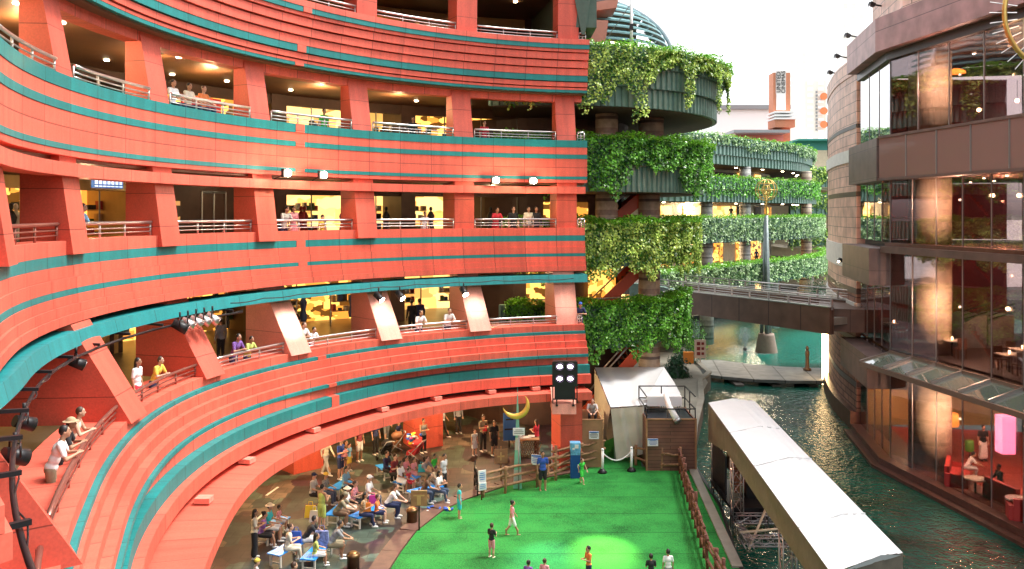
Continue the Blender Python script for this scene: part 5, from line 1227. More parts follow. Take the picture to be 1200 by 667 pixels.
t = thing('work_table', 'white cloth covered table on the railed platform top', 'table', (7.0, 39.5, 2.24)); b = MB(); b.box((0, 0, .72), (1.6, .6, .05)); b.build('tabletop', m_white, t, False); b = MB(); b.hexa([(-.8, -.31, .3), (.8, -.31, .3), (.8, -.27, .3), (-.8, -.27, .3), (-.8, -.31, .72), (.8, -.31, .72), (.8, -.27, .72), (-.8, -.27, .72)]); b.build('cloth', m_white, t, False)
for sx_ in (-.7, .7):
    for sy_ in (-.25, .25): b = MB(); b.cyl((sx_, sy_, 0), (sx_, sy_, .7), .025, 6); b.build('leg', m_grey, t, False)
t = thing('follow_spot', 'white tube shaped follow spot leaning over the platform front', 'spotlight', (6.95, 37.9, 2.24)); b = MB(); b.tube([(-.05, .5, 1.0), (.05, .05, .55), (.32, -.35, .05)], .11, 12, True, .15); b.build('barrel', m_white, t, False); b = MB(); b.tube([(0, .2, 0), (0, .2, .7)], .04, 6); b.build('stand', m_grey, t, False); b = MB(); b.tube([(.30, -.33, .08), (.36, -.41, -.02)], .16, 12); b.build('lens_hood', m_grey, t, False)
# white tent
m_tent = mat('white_tent_fabric', (.72, .73, .74), .6, noise=.04, nscale=1.5, bump=.3, bscale=2.5); m_tentb = mat('cream_tent_side', (.62, .57, .47), .7, noise=.12, nscale=1.5, bump=.5, bscale=2)
t = thing('party_tent', 'white fabric tent with sloping roof and cream sides beside the brown platform', 'tent', (6.2, 41, 0))
def cloth(b, A, B, C, D, nu=14, nv=10, amp=.05, seed=0, sag=0):
    A, B, C, D = map(Vector, (A, B, C, D)); n = (B-A).cross(D-A).normalized(); base = len(b.v); q = random.Random(seed); ph = [q.uniform(0, 6) for _ in range(4)]
    for i in range(nu+1):
        for j in range(nv+1):
            u, v = i/nu, j/nv; p = (A*(1-u)+B*u)*(1-v)+(D*(1-u)+C*u)*v; e = min(1, 6*min(u, 1-u, v, 1-v)+.15)
            p = p+n*amp*e*(math.sin(u*17+ph[0]+v*2)+.6*math.sin(u*31+v*5+ph[1])+.5*math.sin(v*13+ph[2]))-n*sag*4*u*(1-u)*4*v*(1-v); b.v.append(tuple(p))
    for i in range(nu):
        for j in range(nv): k = base+i*(nv+1)+j; b.addf((k, k+nv+1, k+nv+2, k+1), True)
    return b
b = MB(); cloth(b, (4.5, 38.9, 2.55), (6.0, 38.9, 2.65), (8.05, 45.2, 3.25), (4.4, 45.4, 3.2), 14, 14, .03, 3, .12); cloth(b, (6.0, 38.9, 2.65), (8.3, 42, 2.5), (8.35, 44, 2.7), (8.05, 45.2, 3.25), 8, 8, .02, 8); rf = b.build('roof', m_tent, t)
b = MB(); cloth(b, (4.75, 38.95, .15), (6.1, 38.9, .45), (6.0, 38.88, 2.6), (4.5, 38.88, 2.5), 16, 10, .045, 4); b.build('front_skirt', m_tentb, t)
b = MB(); cloth(b, (4.35, 45.3, .9), (4.2, 39.6, .1), (4.48, 38.9, 2.5), (4.38, 45.4, 3.15), 16, 10, .06, 5); b.build('side_skirt', m_tentb, t)
for x, y, h in ((4.7, 39, 2.45), (6.0, 39, 2.6), (4.5, 45.2, 3.1), (8.0, 45, 3.2)): b = MB(); b.cyl((x, y, 0), (x, y, h), .04, 8); b.build('pole', m_grey, t)
# long canopy over the canal stage
t = thing('stage_canopy', 'long white tarpaulin canopy on trusses standing in the canal', 'canopy', (9.6, 30, -1.2))
fl, fr = at(830, 472, 37.8), at(884, 470, 38.2); nl, nr_ = Vector((7.15, 17.5, 3)), Vector((9.45, 17.5, 3)); nl = Vector((fl.x-(fl.x-7.45)*1.0, 19.9, 3.0)); nr_ = at(1058, 648, 21.1)
rl = (fl+fr)/2+Vector((.1, .1, .14)); rn = (nl+nr_)/2+Vector((.35, .1, .15))
b = MB(); cloth(b, nl, rn, rl, fl, 6, 40, .02, 11); cloth(b, rn, nr_, fr, rl, 10, 60, .06, 12); b.poly([tuple(nl-Vector((0, 0, .05))), tuple(nr_-Vector((0, 0, .05))), tuple(rn)])
b.build('roof_sheet', m_tent, t)
for f_ in (.16, .47, .71):
    k_ = 0; pa_, pm_, pb_ = nl+(fl-nl)*f_, rn+(rl-rn)*f_, nr_+(fr-nr_)*f_; b = MB(); b.beam(pa_+Vector((0, 0, .02)), pm_+Vector((0, 0, .02)), .05, .03); b.beam(pm_+Vector((0, 0, .02)), pb_+Vector((0, 0, .02)), .05, .03); b.build('roof_seam', m_tent, t)
m_val = mat('grey_tarp_valance', (.17, .15, .115), .7, noise=.2, nscale=2, bump=.4, bscale=3)
b = MB(); cloth(b, fl-Vector((0, 0, 1.7)), fl+(nl-fl)*.25-Vector((0, 0, .95)), fl+(nl-fl)*.25, fl, 10, 5, .03, 13); cloth(b, fl+(nl-fl)*.25-Vector((0, 0, .95)), nl-Vector((0, 0, .85)), nl, fl+(nl-fl)*.25, 26, 5, .03, 14)
cloth(b, nr_-Vector((0, 0, .5)), fr-Vector((0, 0, .5)), fr, nr_, 26, 4, .02, 15); cloth(b, nl-Vector((0, 0, .8)), nr_-Vector((0, 0, .5)), nr_, nl, 12, 5, .03, 16); cloth(b, fr-Vector((0, 0, .6)), fl-Vector((0, 0, 1.2)), fl, fr, 10, 5, .02, 17); b.build('valance', m_val, t)
m_alu = mat('aluminium_truss', (.45, .45, .45), .35, .8)
def truss(parent, a, c, s, name='truss', n=7):
    a = Vector(a); c = Vector(c); d = (c-a).normalized(); up = Vector((0, 0, 1)) if abs(d.z) < .9 else Vector((1, 0, 0)); e = d.cross(up).normalized()*s/2; f = d.cross(e).normalized()*s/2; b = MB()
    K = [e+f, e-f, -e-f, -e+f]
    for k in K: b.tube([a+k, c+k], .028, 6)
    for i in range(n):
        for j in range(4): b.tube([a+(c-a)*i/n+K[j], a+(c-a)*(i+1)/n+K[(j+1) % 4]], .014, 4); b.tube([a+(c-a)*i/n+K[j], a+(c-a)*i/n+K[(j+1) % 4]], .014, 4)
    return b.build(name, m_alu, parent)
for x, y in ((8.95, 37.2), (10.3, 37.2), (8.75, 33.2), (10.05, 33.0), (8.4, 26), (9.45, 26), (7.95, 20.8), (9.1, 21.4)): truss(t, (x, y, -1.5), (x, y, 2.65), .4)
truss(t, (8.95, 37.2, 2.6), (7.9, 20.8, 2.6), .3, n=20); truss(t, (10.3, 37.2, 2.6), (9.1, 21.4, 2.6), .3, n=20)
sp = thing('canal_stage', 'black and blue backed stage frame under the far end of the long canopy', 'stage', (9.8, 34.5, -1.2))
b = MB(); b.box((9.9, 35.2, -.2), (2.6, 3.6, .12)); b.box((9.9, 33.5, -.5), (2.6, .1, .5)); b.build('deck', m_blackm, sp)
b = MB(); b.box((10.3, 36.9, 1.2), (1.7, .08, 2.2)); b.build('blue_tarp', mat('blue_tarp', (.02, .10, .45), .5, noise=.2), sp); b = MB(); b.box((9.95, 34.9, .7), (.9, .7, 1.7)); b.box((8.75, 36.0, .5), (.08, 2.2, 1.9)); b.build('black_backdrop', m_blackm, sp); b = MB(); b.box((9.3, 35.4, 1.3), (.7, .3, 1.0)); b.box((9.35, 35.1, .4), (.5, .6, .8)); b.build('equipment_case', m_woodd, sp)
for (a, c) in (((8.7, 33.0, -.4), (11.2, 33.0, -.4)), ((8.7, 31.5, -.7), (11.2, 31.5, -.7)), ((8.7, 33.0, -.7), (8.7, 31.2, -.7))): truss(sp, a, c, .3, 'floor_truss', 5)
b = MB(); b.tube([(8.7, 31.3, -.9), (10.0, 33.3, .1)], .05, 6); b.tube([(8.5, 31.9, -.55), (10.2, 32.2, -.5)], .05, 6); b.build('loose_pole', mat('pale_timber', (.7, .6, .42), .6), sp)
# LED rig on the front of the red pillar
t = thing('light_rig', 'tall black rack with four glowing violet white lamps fixed above the red pillar', 'stage light', at(662, 472, 35.3)); p0 = wloc(t)
w2 = .5; Hh = 1.72; b = MB()
b.box((0, .15, Hh-.52), (.98, .4, 1.0)); b.box((0, .1, .42), (.85, .2, .5)); b.build('housing', m_blackm, t, False)
b = MB()
for s in (-1, 1): b.box((s*.5, 0, Hh/2-.02), (.05, .08, Hh)); b.box((s*.34, -.05, .05), (.05, .05, .3)); b.box((s*.34, -.05, -.1), (.1, .1, .06))
for z in (.15, .7, Hh-.03): b.box((0, 0, z), (.95, .06, .05))
b.build('frame', m_blackm, t, False)
m_uv = mat('violet_lamp', (1, .9, 1), .3, emit=(.85, .62, 1), es=9)
for x in (-.22, .22):
    for z in (Hh-.22, Hh-.72):
        b = MB(); M_ = Matrix.Identity(3); b.ell((x, -.06, z), (.11, .05, .08), 14, 8); b.build('lamp', m_uv, t, False)
        b = MB(); b.tube([(x+.18*math.cos(6.2832*i/16), -.07, z+.16*math.sin(6.2832*i/16)) for i in range(17)], .025, 6, False); b.build('lamp_ring', m_blackm, t, False)
p = at(661, 475, 35.3); b = MB(); b.hexa([(p.x-.5, p.y-.1, p.z-.35), (p.x+.5, p.y-.1, p.z-.35), (p.x+.5, p.y+1.5, p.z-.35), (p.x-.5, p.y+1.5, p.z-.35), (p.x-.5, p.y+.0, p.z+.05), (p.x+.5, p.y+.0, p.z+.05), (p.x+.5, p.y+1.5, p.z+.45), (p.x-.5, p.y+1.5, p.z+.45)]); b.build('pillar_cap', m_fin3, red)
# coloured beams thrown on the turf by stage lamps
def spot(name, src, dst, e, col, ang):
    ld = bpy.data.lights.new(name, 'SPOT'); ld.energy = e; ld.color = col; ld.spot_size = R_(ang); ld.spot_blend = 1; ld.shadow_soft_size = .1
    o = bpy.data.objects.new(name, ld); COL.objects.link(o); o.location = src; o.rotation_euler = (Vector(dst)-Vector(src)).to_track_quat('-Z', 'Y').to_euler()
# ---- stage cans and lighting pipe under the teal beam
def can(label, p, aim, s=1.0, lit=False, m=None, grp='stage spotlights clamped below the teal beam'):
    t = thing('stage_spotlight', label, 'spotlight', tuple(p), 0, grp); d = (Vector(aim)-Vector(p)).normalized(); c = Vector((0, 0, -.28*s))
    b = MB(); b.tube([c-d*.22*s, c+d*.05*s, c+d*.22*s], .13*s, 12, True, .16*s); b.build('housing', m or m_blackm, t, False)
    b = MB(); b.tube([c+d*.222*s, c+d*.232*s], .14*s, 12); b.build('lens', m_flood if lit else m_steel, t, False)
    e = d.cross(Vector((0, 0, 1))).normalized()*.19*s; b = MB(); b.tube([c+e, e*1.0+Vector((0, 0, -.03)), -e+Vector((0, 0, -.03)), c-e], .02*s, 5); b.tube([(0, 0, -.03), (0, 0, .12)], .03, 6); b.build('yoke', m_blackm, t, False)
    return t
aimP = (4, 30, 0)
pipe = thing('lighting_pipe', 'dark curved lighting pipe hung on short arms below the left end of the teal beam', 'pipe', RP(190, 16.2, Z(-3.3)))
b = MB(); b.tube([RP(158+78*i/50, 16.5, Z(-3.32), 9) for i in range(51)], .036, 8); b.build('pipe', m_blackm, pipe)
b = MB(); b.tube([RP(158+78*i/80, 16.46+.04*math.sin(i), Z(-3.25)-.07*abs(math.sin(i*.55)), 9) for i in range(81)], .012, 5); b.build('cable', m_blackm, pipe)
for k in range(12):
    a = 160+6.4*k; b = MB(); p = Vector(RP(a, 16.4, Z(-3.22), 9)); q = Vector(RP(a, 17.0, Z(-3.18), 0)); b.beam(p, q, .07, .06); b.build('arm', m_blackm, pipe)
b = MB(); b.tube([RP(102+58*i/40, 16.5, Z(-2.95)-.06*abs(math.sin(i*.7)), 0) for i in range(41)], .018, 5); b.build('thin_cable', m_blackm, pipe)
can('black stage spotlight at the top of the pink pillar face far left', Vector(RP(189, 16.6, Z(-3.25))), aimP, .85, False)
can('upper of two large black spotlights on the bending pipe at the left edge', Vector(RP(209.7, 16.5, Z(-3.3), 9)), aimP, .75); can('lower of two large black spotlights on the bending pipe at the left edge', Vector(RP(217, 16.5, Z(-3.3), 9)), aimP, .8)
for k, (a, s_) in enumerate(((164.2, 1.0), (165.7, .95), (167.2, .95), (168.7, .95), (170.2, 1.05))):
    can(['rightmost silver spotlight of the cluster of five over the left gallery', 'second spotlight from the right in the cluster of five', 'middle spotlight of the cluster of five over the left gallery', 'second spotlight from the left in the cluster of five', 'black leftmost spotlight of the cluster of five'][k], Vector(RP(a, 16.3, Z(-3.05))), aimP, s_, False, m_blackm if k in (4,) else m_steel)
for u, lab, a in ((416, 'small lit spotlight left of the third pale pillar from the right', 134.8), (447, 'small lit spotlight right of the third pale pillar from the right', 131.2), (529, 'small lit spotlight left of the second pale pillar from the right', 120.4)):
    can(lab, Vector(RP(a, 16.4, Z(-3.1))), aimP, .9, True)
# bright floodlights on the middle beam
for u, lab in ((335, 'leftmost glowing floodlight on the middle red beam'), (377, 'second glowing floodlight from the left on the middle red beam'), (580, 'third glowing floodlight from the left on the middle red beam'), (624, 'rightmost glowing floodlight on the middle red beam')):
    best = min((abs(600+1000*RP(a/10, 16.6, 0)[0]/RP(a/10, 16.6, 0)[1]-u), a/10) for a in range(1000, 1900)); a = best[1]
    p = Vector(RP(a, 16.55, Z(1.45))); t = thing('floodlight', lab, 'floodlight', tuple(p), R_(a+90), 'four glowing floodlights along the middle red beam')
    b = MB(); b.box((0, -.02, 0), (.36, .14, .30)); b.build('housing', m_blackm, t, False); b = MB(); b.ell((0, .08, 0), (.15, .05, .13), 12, 8); b.build('lamp', m_flood, t, False); b = MB(); b.tube([(0, -.05, 0), (0, -.6, -.2)], .025, 5); b.build('bracket', m_blackm, t, False)
    plight('floodlight_beam', RP(a, 16.2, Z(1.45)), 45, (1, .8, .5), .1)
# ---- benches
m_blue = mat('blue_bench_slats', (.01, .28, .85), .4, noise=.1); m_bleg = mat('white_bench_leg', (.7, .68, .6), .5)
def bench(label, ua, va, ub, vb):
    a = gnd(ua, va, .43); c = gnd(ub, vb, .43); m_ = (a+c)/2; L = (c-a).length; rz = math.atan2(c.y-a.y, c.x-a.x); t = thing('bench', label, 'bench', (m_.x, m_.y, 0), rz, 'blue slatted benches on the plaza')
    b = MB()
    for k in range(4): b.box((0, -.195+.13*k, .42), (L, .12, .035))
    b.build('seat', m_blue, t, False)
    for s in (-1, 1):
        b = MB()
        for y in (-.2, .2): b.box((s*(L/2-.12), y, .2), (.05, .05, .40))
        b.box((s*(L/2-.12), 0, .39), (.05, .42, .04)); b.box((s*(L/2-.12), 0, .12), (.04, .40, .04)); b.build('leg', m_bleg, t, False)
    return t
bench('blue bench under the man in the turquoise shirt', 305, 626, 333, 605)
bench('blue bench under the woman in cream with a phone', 320, 650, 352, 633)
bench('blue bench in front with the leaning young man in grey', 360, 656, 383, 633)
bench('blue bench behind the woman holding an orange bag', 414, 606, 447, 592)
bench('empty blue bench behind the man with the white cap', 390, 573, 408, 563)
bench('blue bench in the middle under the man in brown shorts', 388, 604, 412, 584)
bench('blue bench in front of the wooden sign board', 480, 577, 516, 568)
bench('blue bench carrying the family with the pink clothes', 466, 566, 490, 556)
bench('blue bench under the dark dressed parent by the stroller', 446, 544, 457, 552)
# bollards
m_brass = mat('dark_brass', (.16, .09, .04), .35, .8, noise=.3)
for u, v, lab in ((483, 613, 'dark brass bollard beside the wooden sign board'), (414, 668, 'dark brass bollard at the bottom near the white line')):
    p = gnd(u, v); t = thing('bollard', lab, 'bollard', tuple(p), 0, 'round dark brass bollards'); b = MB(); b.lathe((0, 0, 0), [(.2, 0), (.2, .42), (.22, .44), (.22, .5), (.16, .55)], 20); b.build('body', m_brass, t, False); b = MB(); b.lathe((0, 0, .5), [(.17, .02), (.1, .09)], 20); b.build('cap', mat('brass_cap', (.35, .2, .08), .3, .8), t, False)
# white floor strip lines
b = MB()
for (ua, va, ub, vb) in ((433, 668, 461, 637), (312, 581, 326, 571), (300, 610, 308, 603)):
    a, c = gnd(ua, va), gnd(ub, vb); b.beam((a.x, a.y, .008), (c.x, c.y, .008), .09, .012)
o = b.build('floor_strip', m_white); tag(o, kind='structure')
# table with lattice front and goods, at the edge of the plaza
p = gnd(618, 535); t = thing('vendor_table', 'lattice fronted vendor table with white papers by the woman in red', 'table', tuple(p)); b = MB(); b.box((0, 0, .85), (1.1, .7, .06)); b.build('tabletop', m_wood, t, False)
b = MB()
for k in range(-6, 7): b.beam((k*.09-.15, -.3, .05), (k*.09+.15, -.3, .8), .02, .03); b.beam((k*.09+.15, -.32, .05), (k*.09-.15, -.32, .8), .02, .03)
b.build('lattice', m_woodd, t, False); b = MB(); b.box((-.1, 0, .9), (.5, .35, .03), rz=.3); b.box((.2, .1, .93), (.3, .3, .04)); b.box((-.35, .05, .95), (.2, .3, .1)); b.build('papers', m_paper, t, False)
for s in (-1, 1): b = MB(); b.box((s*.5, 0, .42), (.06, .6, .84)); b.build('leg', m_woodd, t, False)
# gold relief on the back wall of the plaza
t = thing('wall_relief', 'golden swirling relief on the wall behind the plaza', 'relief', RP(118, 27.6, Z(-8.7))); b = MB()
for k in range(9):
    a0_ = 109+k*1.9; zz = Z(-9.2)+.45*math.sin(k*1.3)
    b.tube([RP(a0_+(.02+.055*q)*math.cos(q*.5)*3, 27.75, zz+(.05+.05*q)*math.sin(q*.5)*1.2, 3) for q in range(20)], .06, 6, True, .015)
b.build('swirl', m_gold, t)
b = MB(); ring(b, 107, 127, 27.85, 27.95, Z(-10.2), Z(-8.0), 3, 2); b.build('panel', mat('ochre_panel', (.38, .24, .08), .5, noise=.4, nscale=1.5), t)
# strollers, bags and toys
m_tyre = mat('tyre', (.02, .02, .02), .7)
def stroller(label, p, rz, mc):
    t = thing('stroller', label, 'stroller', tuple(p), rz, 'parked strollers'); b = MB(); b.hexa([(-.2, -.1, .35), (.2, -.1, .35), (.2, .35, .3), (-.2, .35, .3), (-.22, -.3, .75), (.22, -.3, .75), (.22, .3, .5), (-.22, .3, .5)]); b.build('seat', mc, t, False)
    b = MB(); b.ell((0, -.15, .85), (.26, .3, .2), 12, 8); b.build('hood', mc, t, False); b = MB()
    for s in (-1, 1): b.tube([(s*.25, .4, .12), (s*.25, -.2, .7), (s*.2, -.5, 1.02)], .018, 5); b.tube([(s*.25, -.4, .12), (s*.25, .2, .5)], .018, 5)
    b.tube([(-.2, -.5, 1.02), (.2, -.5, 1.02)], .022, 6); b.build('frame', m_grey, t, False)
    for x in (-.25, .25):
        for y in (.4, -.4): b = MB(); b.cyl((x-.03, y, .1), (x+.03, y, .1), .1, 12); b.build('wheel', m_tyre, t, False)
stroller('black stroller with green trim beside the dark dressed parent', gnd(452, 541), .6, m_blackm); stroller('brown stroller between the small child and the seated family', gnd(462, 532), 2.2, m_woodd)
def pile(label, p, n, cols, r_, h, seed):
    t = thing('clothes_pile', label, 'bags', tuple(p)); q = random.Random(seed)
    for k in range(n): b = MB(); b.ell((q.uniform(-r_, r_), q.uniform(-r_, r_)*.6, h*q.uniform(.1, 1)), (q.uniform(.07, .17), q.uniform(.06, .12), q.uniform(.025, .06)), 10, 7, Euler((q.uniform(-.5, .5), q.uniform(-.5, .5), q.uniform(0, 3))).to_matrix()); b.build('bundle', q.choice(cols), t, False)
cl = [mat('cloth_'+k, c, .8) for k, c in (('red', (.5, .03, .04)), ('blue', (.03, .10, .45)), ('white', (.75, .75, .75)), ('orange', (.7, .22, .03)), ('magenta', (.6, .04, .25)), ('yellow', (.8, .6, .05)))]
stroller('pram heaped with bright coloured bags behind the seated family', gnd(486, 541), 1.2, cl[0]); pile('heap of bright red blue and white bags on the pram', tuple(gnd(486, 541)+Vector((0, 0, .75))), 26, cl, .32, .5, 4)
pile('pink yellow and blue toys and shoes on the stone edge of the turf', gnd(517, 597), 10, [cl[1], cl[4], cl[5], cl[2]], .5, .08, 9)
def bag(label, p, s, m, name='bag', cat='bag', str_=True):
    t = thing(name, label, cat, tuple(p)); b = MB(); b.hexa([(-s*.5, -s*.2, 0), (s*.5, -s*.2, 0), (s*.5, s*.2, 0), (-s*.5, s*.2, 0), (-s*.42, -s*.1, s), (s*.42, -s*.1, s), (s*.42, s*.1, s), (-s*.42, s*.1, s)]); b.build('body', m, t, False)
    b = MB(); b.tube([(-s*.2, 0, s), (-s*.15, 0, s*1.35), (s*.15, 0, s*1.35), (s*.2, 0, s)], .012, 5); b.build('strap', m, t, False)
bag('yellow shopping bag hanging behind the woman in the pale green top', gnd(364, 614)+Vector((0, 0, .25)), .42, cl[5]); bag('white shopping bag beside the yellow one', gnd(369, 616)+Vector((0, 0, .15)), .4, cl[2])
bag('blue patterned rucksack on the front bench', gnd(377, 640, .45), .5, mat('blue_white_pattern', (.2, .25, .5), .8, noise=.8, nscale=14), 'backpack'); bag('blue bag on the lap side of the woman in cream', gnd(347, 636, .45), .38, cl[1]); bag('orange handbag held by the woman in the floral top', gnd(430, 599, .6), .3, cl[3]); bag('teal shoulder bag of the man in the grey shirt', gnd(494, 553, .6), .3, mat('teal_cloth', (.03, .45, .45), .7)); bag('red round bag on the blue bench beside the man in the white cap', gnd(437, 590, .45), .3, cl[4])
# ================================================================ PEOPLE
def V(*a): return Vector(a)
def seg_mesh(segs, ells, voxel, smooth=1):
    """tapered capsules + ellipsoids fused by a voxel remesh into one continuous skin"""
    b = MB()
    for a, ra, c, rc in segs:
        a = Vector(a); c = Vector(c); d = c-a; L = max(d.length, 1e-4); d.normalize(); up = V(0, 0, 1) if abs(d.z) < .9 else V(1, 0, 0); e = d.cross(up).normalized(); f = d.cross(e); prof = []
        for k in range(4): t = math.pi/2*(1-k/3.); prof.append((-ra*math.sin(t), ra*math.cos(t)+1e-4))
        for k in range(4): t = math.pi/2*k/3.; prof.append((L+rc*math.sin(t), rc*math.cos(t)+1e-4))
        base = len(b.v); N = 10
        for s, r_ in prof:
            for j in range(N): an = 6.2832*j/N; b.v.append(tuple(a+d*s+(e*math.cos(an)+f*math.sin(an))*r_))
        for i in range(7):
            for j in range(N): k = (j+1) % N; b.addf((base+i*N+j, base+(i+1)*N+j, base+(i+1)*N+k, base+i*N+k))
        b.addf(tuple(base+j for j in range(N))); b.addf(tuple(base+7*N+j for j in reversed(range(N))))
    for c, r_, M in ells: b.ell(c, r_, 14, 9, M)
    me = bpy.data.meshes.new('tmp'); me.from_pydata(b.v, [], b.f); bm = bmesh.new(); bm.from_mesh(me); bmesh.ops.remove_doubles(bm, verts=bm.verts, dist=1e-5); bmesh.ops.recalc_face_normals(bm, faces=bm.faces); bm.to_mesh(me); bm.free()
    o = bpy.data.objects.new('tmp', me); COL.objects.link(o); m = o.modifiers.new('r', 'REMESH'); m.mode = 'VOXEL'; m.voxel_size = voxel; m.use_smooth_shade = True
    if smooth: s = o.modifiers.new('s', 'SMOOTH'); s.factor = .5; s.iterations = smooth
    dg = bpy.context.evaluated_depsgraph_get(); dg.update(); out = bpy.data.meshes.new_from_object(o.evaluated_get(dg)); bpy.data.objects.remove(o); bpy.data.meshes.remove(me); return out
def skel(pose, child):
    J = {}; fw = 0
    lean = {'lean': .35, 'sitf': .55, 'sit': .08, 'sitp': .2}.get(pose, .02); seated = pose.startswith('sit')
    hz = .52 if seated else .93
    J['hip'] = V(0, 0, hz); T = V(0, math.sin(lean), math.cos(lean)); J['T'] = T
    J['waist'] = J['hip']+T*.17; J['chest'] = J['hip']+T*.36; J['neck'] = J['hip']+T*.53; J['head'] = J['neck']+V(0, .03+.02*(lean > .2), .17 if lean < .3 else .155)
    for s, k in ((-1, 'l'), (1, 'r')):
        J['hj'+k] = J['hip']+V(s*.09, 0, -.02); J['sh'+k] = J['hip']+T*.475+V(s*.175, 0, 0)
        if seated:
            J['kn'+k] = J['hj'+k]+V(s*.05, .42, -.02); J['an'+k] = V(s*.13, .42+(.0 if pose != 'sitf' else -.06)+.06*(s if pose == 'sitp' else 0), .08)
        elif pose == 'walk': J['kn'+k] = J['hj'+k]+V(0, .12*s+.03, -.42); J['an'+k] = V(s*.08, .27*s-(.0), .09)
        else: J['kn'+k] = J['hj'+k]+V(s*.015, .02, -.43); J['an'+k] = V(s*.115, .0, .08)
        sh = J['sh'+k]
        if pose in ('stand',): J['el'+k] = sh+V(s*.06, -.02, -.27); J['wr'+k] = J['el'+k]+V(s*.01, .06, -.24)
        elif pose == 'walk': J['el'+k] = sh+V(s*.06, -.10*s, -.25); J['wr'+k] = J['el'+k]+V(0, .10-.06*s, -.22)
        elif pose in ('hold', 'sitp'): J['el'+k] = sh+V(s*.05, .05, -.26); J['wr'+k] = J['el'+k]+V(-s*.12, .20, .06)
        elif pose == 'lean': J['el'+k] = sh+V(s*.09, .10, -.25); J['wr'+k] = J['el'+k]+V(-s*.17, .17, .05)
        elif pose == 'sit': J['el'+k] = sh+V(s*.06, .08, -.25); J['wr'+k] = J['el'+k]+V(-s*.06, .22, -.06)
        elif pose == 'sitf': J['el'+k] = sh+V(s*.06, .18, -.20); J['wr'+k] = J['el'+k]+V(-s*.12, .20, -.08)
    return J
hs_ = {0: 1.0, 1: 1.22}
def hand(segs, ells, w_, e, s, curl=.5):
    d = (w_-e).normalized(); side = d.cross(V(0, 0, 1)); side = side.normalized() if side.length > .1 else V(s, 0, 0); nrm = side.cross(d).normalized()
    c = w_+d*.05; segs.append((w_, .024, c, .030)); segs.append((c-side*.022, .016, c+side*.022, .016))
    for k, L in enumerate((.065, .078, .072, .055)):
        o = c+side*(-.033+.022*k)+d*.02; m = o+d*L*.6; segs.append((o, .0105, m, .010)); segs.append((m, .010, m+(d*(1-curl)+nrm*-curl).normalized()*L*.5, .009))
    o = c-side*.03*s-d*.02; m = o-side*.03*s+d*.03; segs.append((o, .013, m, .012)); segs.append((m, .012, m+d*.03, .010))
CM = {}
def body_mesh(pose, child):
    k = ('b', pose, child)
    if k in CM: return CM[k]
    J = skel(pose, child); S = []; E = []; T = J['T']; Mt = T.to_track_quat('Z', 'Y').to_matrix(); g = hs_[child]; sl = 1.0
    Mt = Euler((-math.atan2(T.y, T.z), 0, 0)).to_matrix()
    E += [(J['hip'], (.155, .105, .12), Mt), (J['waist'], (.125, .088, .14), Mt), (J['chest'], (.155, .10, .15), Mt)]
    S.append((J['shl'], .055, J['shr'], .055)); S.append((J['neck']-T*.05, .055, J['head']-V(0, .01, .05), .048))
    hd = J['head']; E += [(hd, (.074*g, .092*g, .112*g), None), (hd+V(0, .035*g, -.055*g), (.05*g, .055*g, .055*g), None), (hd+V(0, .095*g, -.015*g), (.013, .018, .024), None)]
    for s in (-1, 1): E.append((hd+V(s*.076*g, -.005, -.01), (.012, .022, .03), None))
    for s, q in ((-1, 'l'), (1, 'r')):
        S += [(J['sh'+q], .052, J['el'+q], .040), (J['el'+q], .040, J['wr'+q], .025)]; hand(S, E, J['wr'+q], J['el'+q], s)
        S += [(J['hj'+q], .085, J['kn'+q], .056), (J['kn'+q], .056, J['an'+q]+V(0, 0, .18), .052), (J['an'+q]+V(0, -.01, .22), .054, J['an'+q], .036), (J['an'+q]+V(0, -.03, -.035), .036, J['an'+q]+V(0, .13, -.05), .028)]
    me = seg_mesh(S, E, .011, 1)
    n = len(me.polygons); idx = np.zeros(n, np.int32)
    for p in me.polygons:
        c = p.center-hd
        if c.y > .05*g:
            for s in (-1, 1):
                if abs(c.x-s*.030*g) < .013*g and abs(c.z-.012*g) < .008*g: idx[p.index] = 1
            if abs(c.x) < .024*g and abs(c.z+.060*g) < .007*g: idx[p.index] = 2
            for s in (-1, 1):
                if abs(c.x-s*.030*g) < .018*g and abs(c.z-.034*g) < .005*g: idx[p.index] = 1
    me.materials.clear(); me.materials.append(None); me.materials.append(m_hairk); me.materials.append(m_lip); me.polygons.foreach_set('material_index', idx); CM[k] = me; return me
m_hairk = mat('black_hair', (.012, .009, .008), .5); m_hairb = mat('brown_hair', (.06, .028, .015), .5); m_lip = mat('lips', (.35, .08, .07), .5)
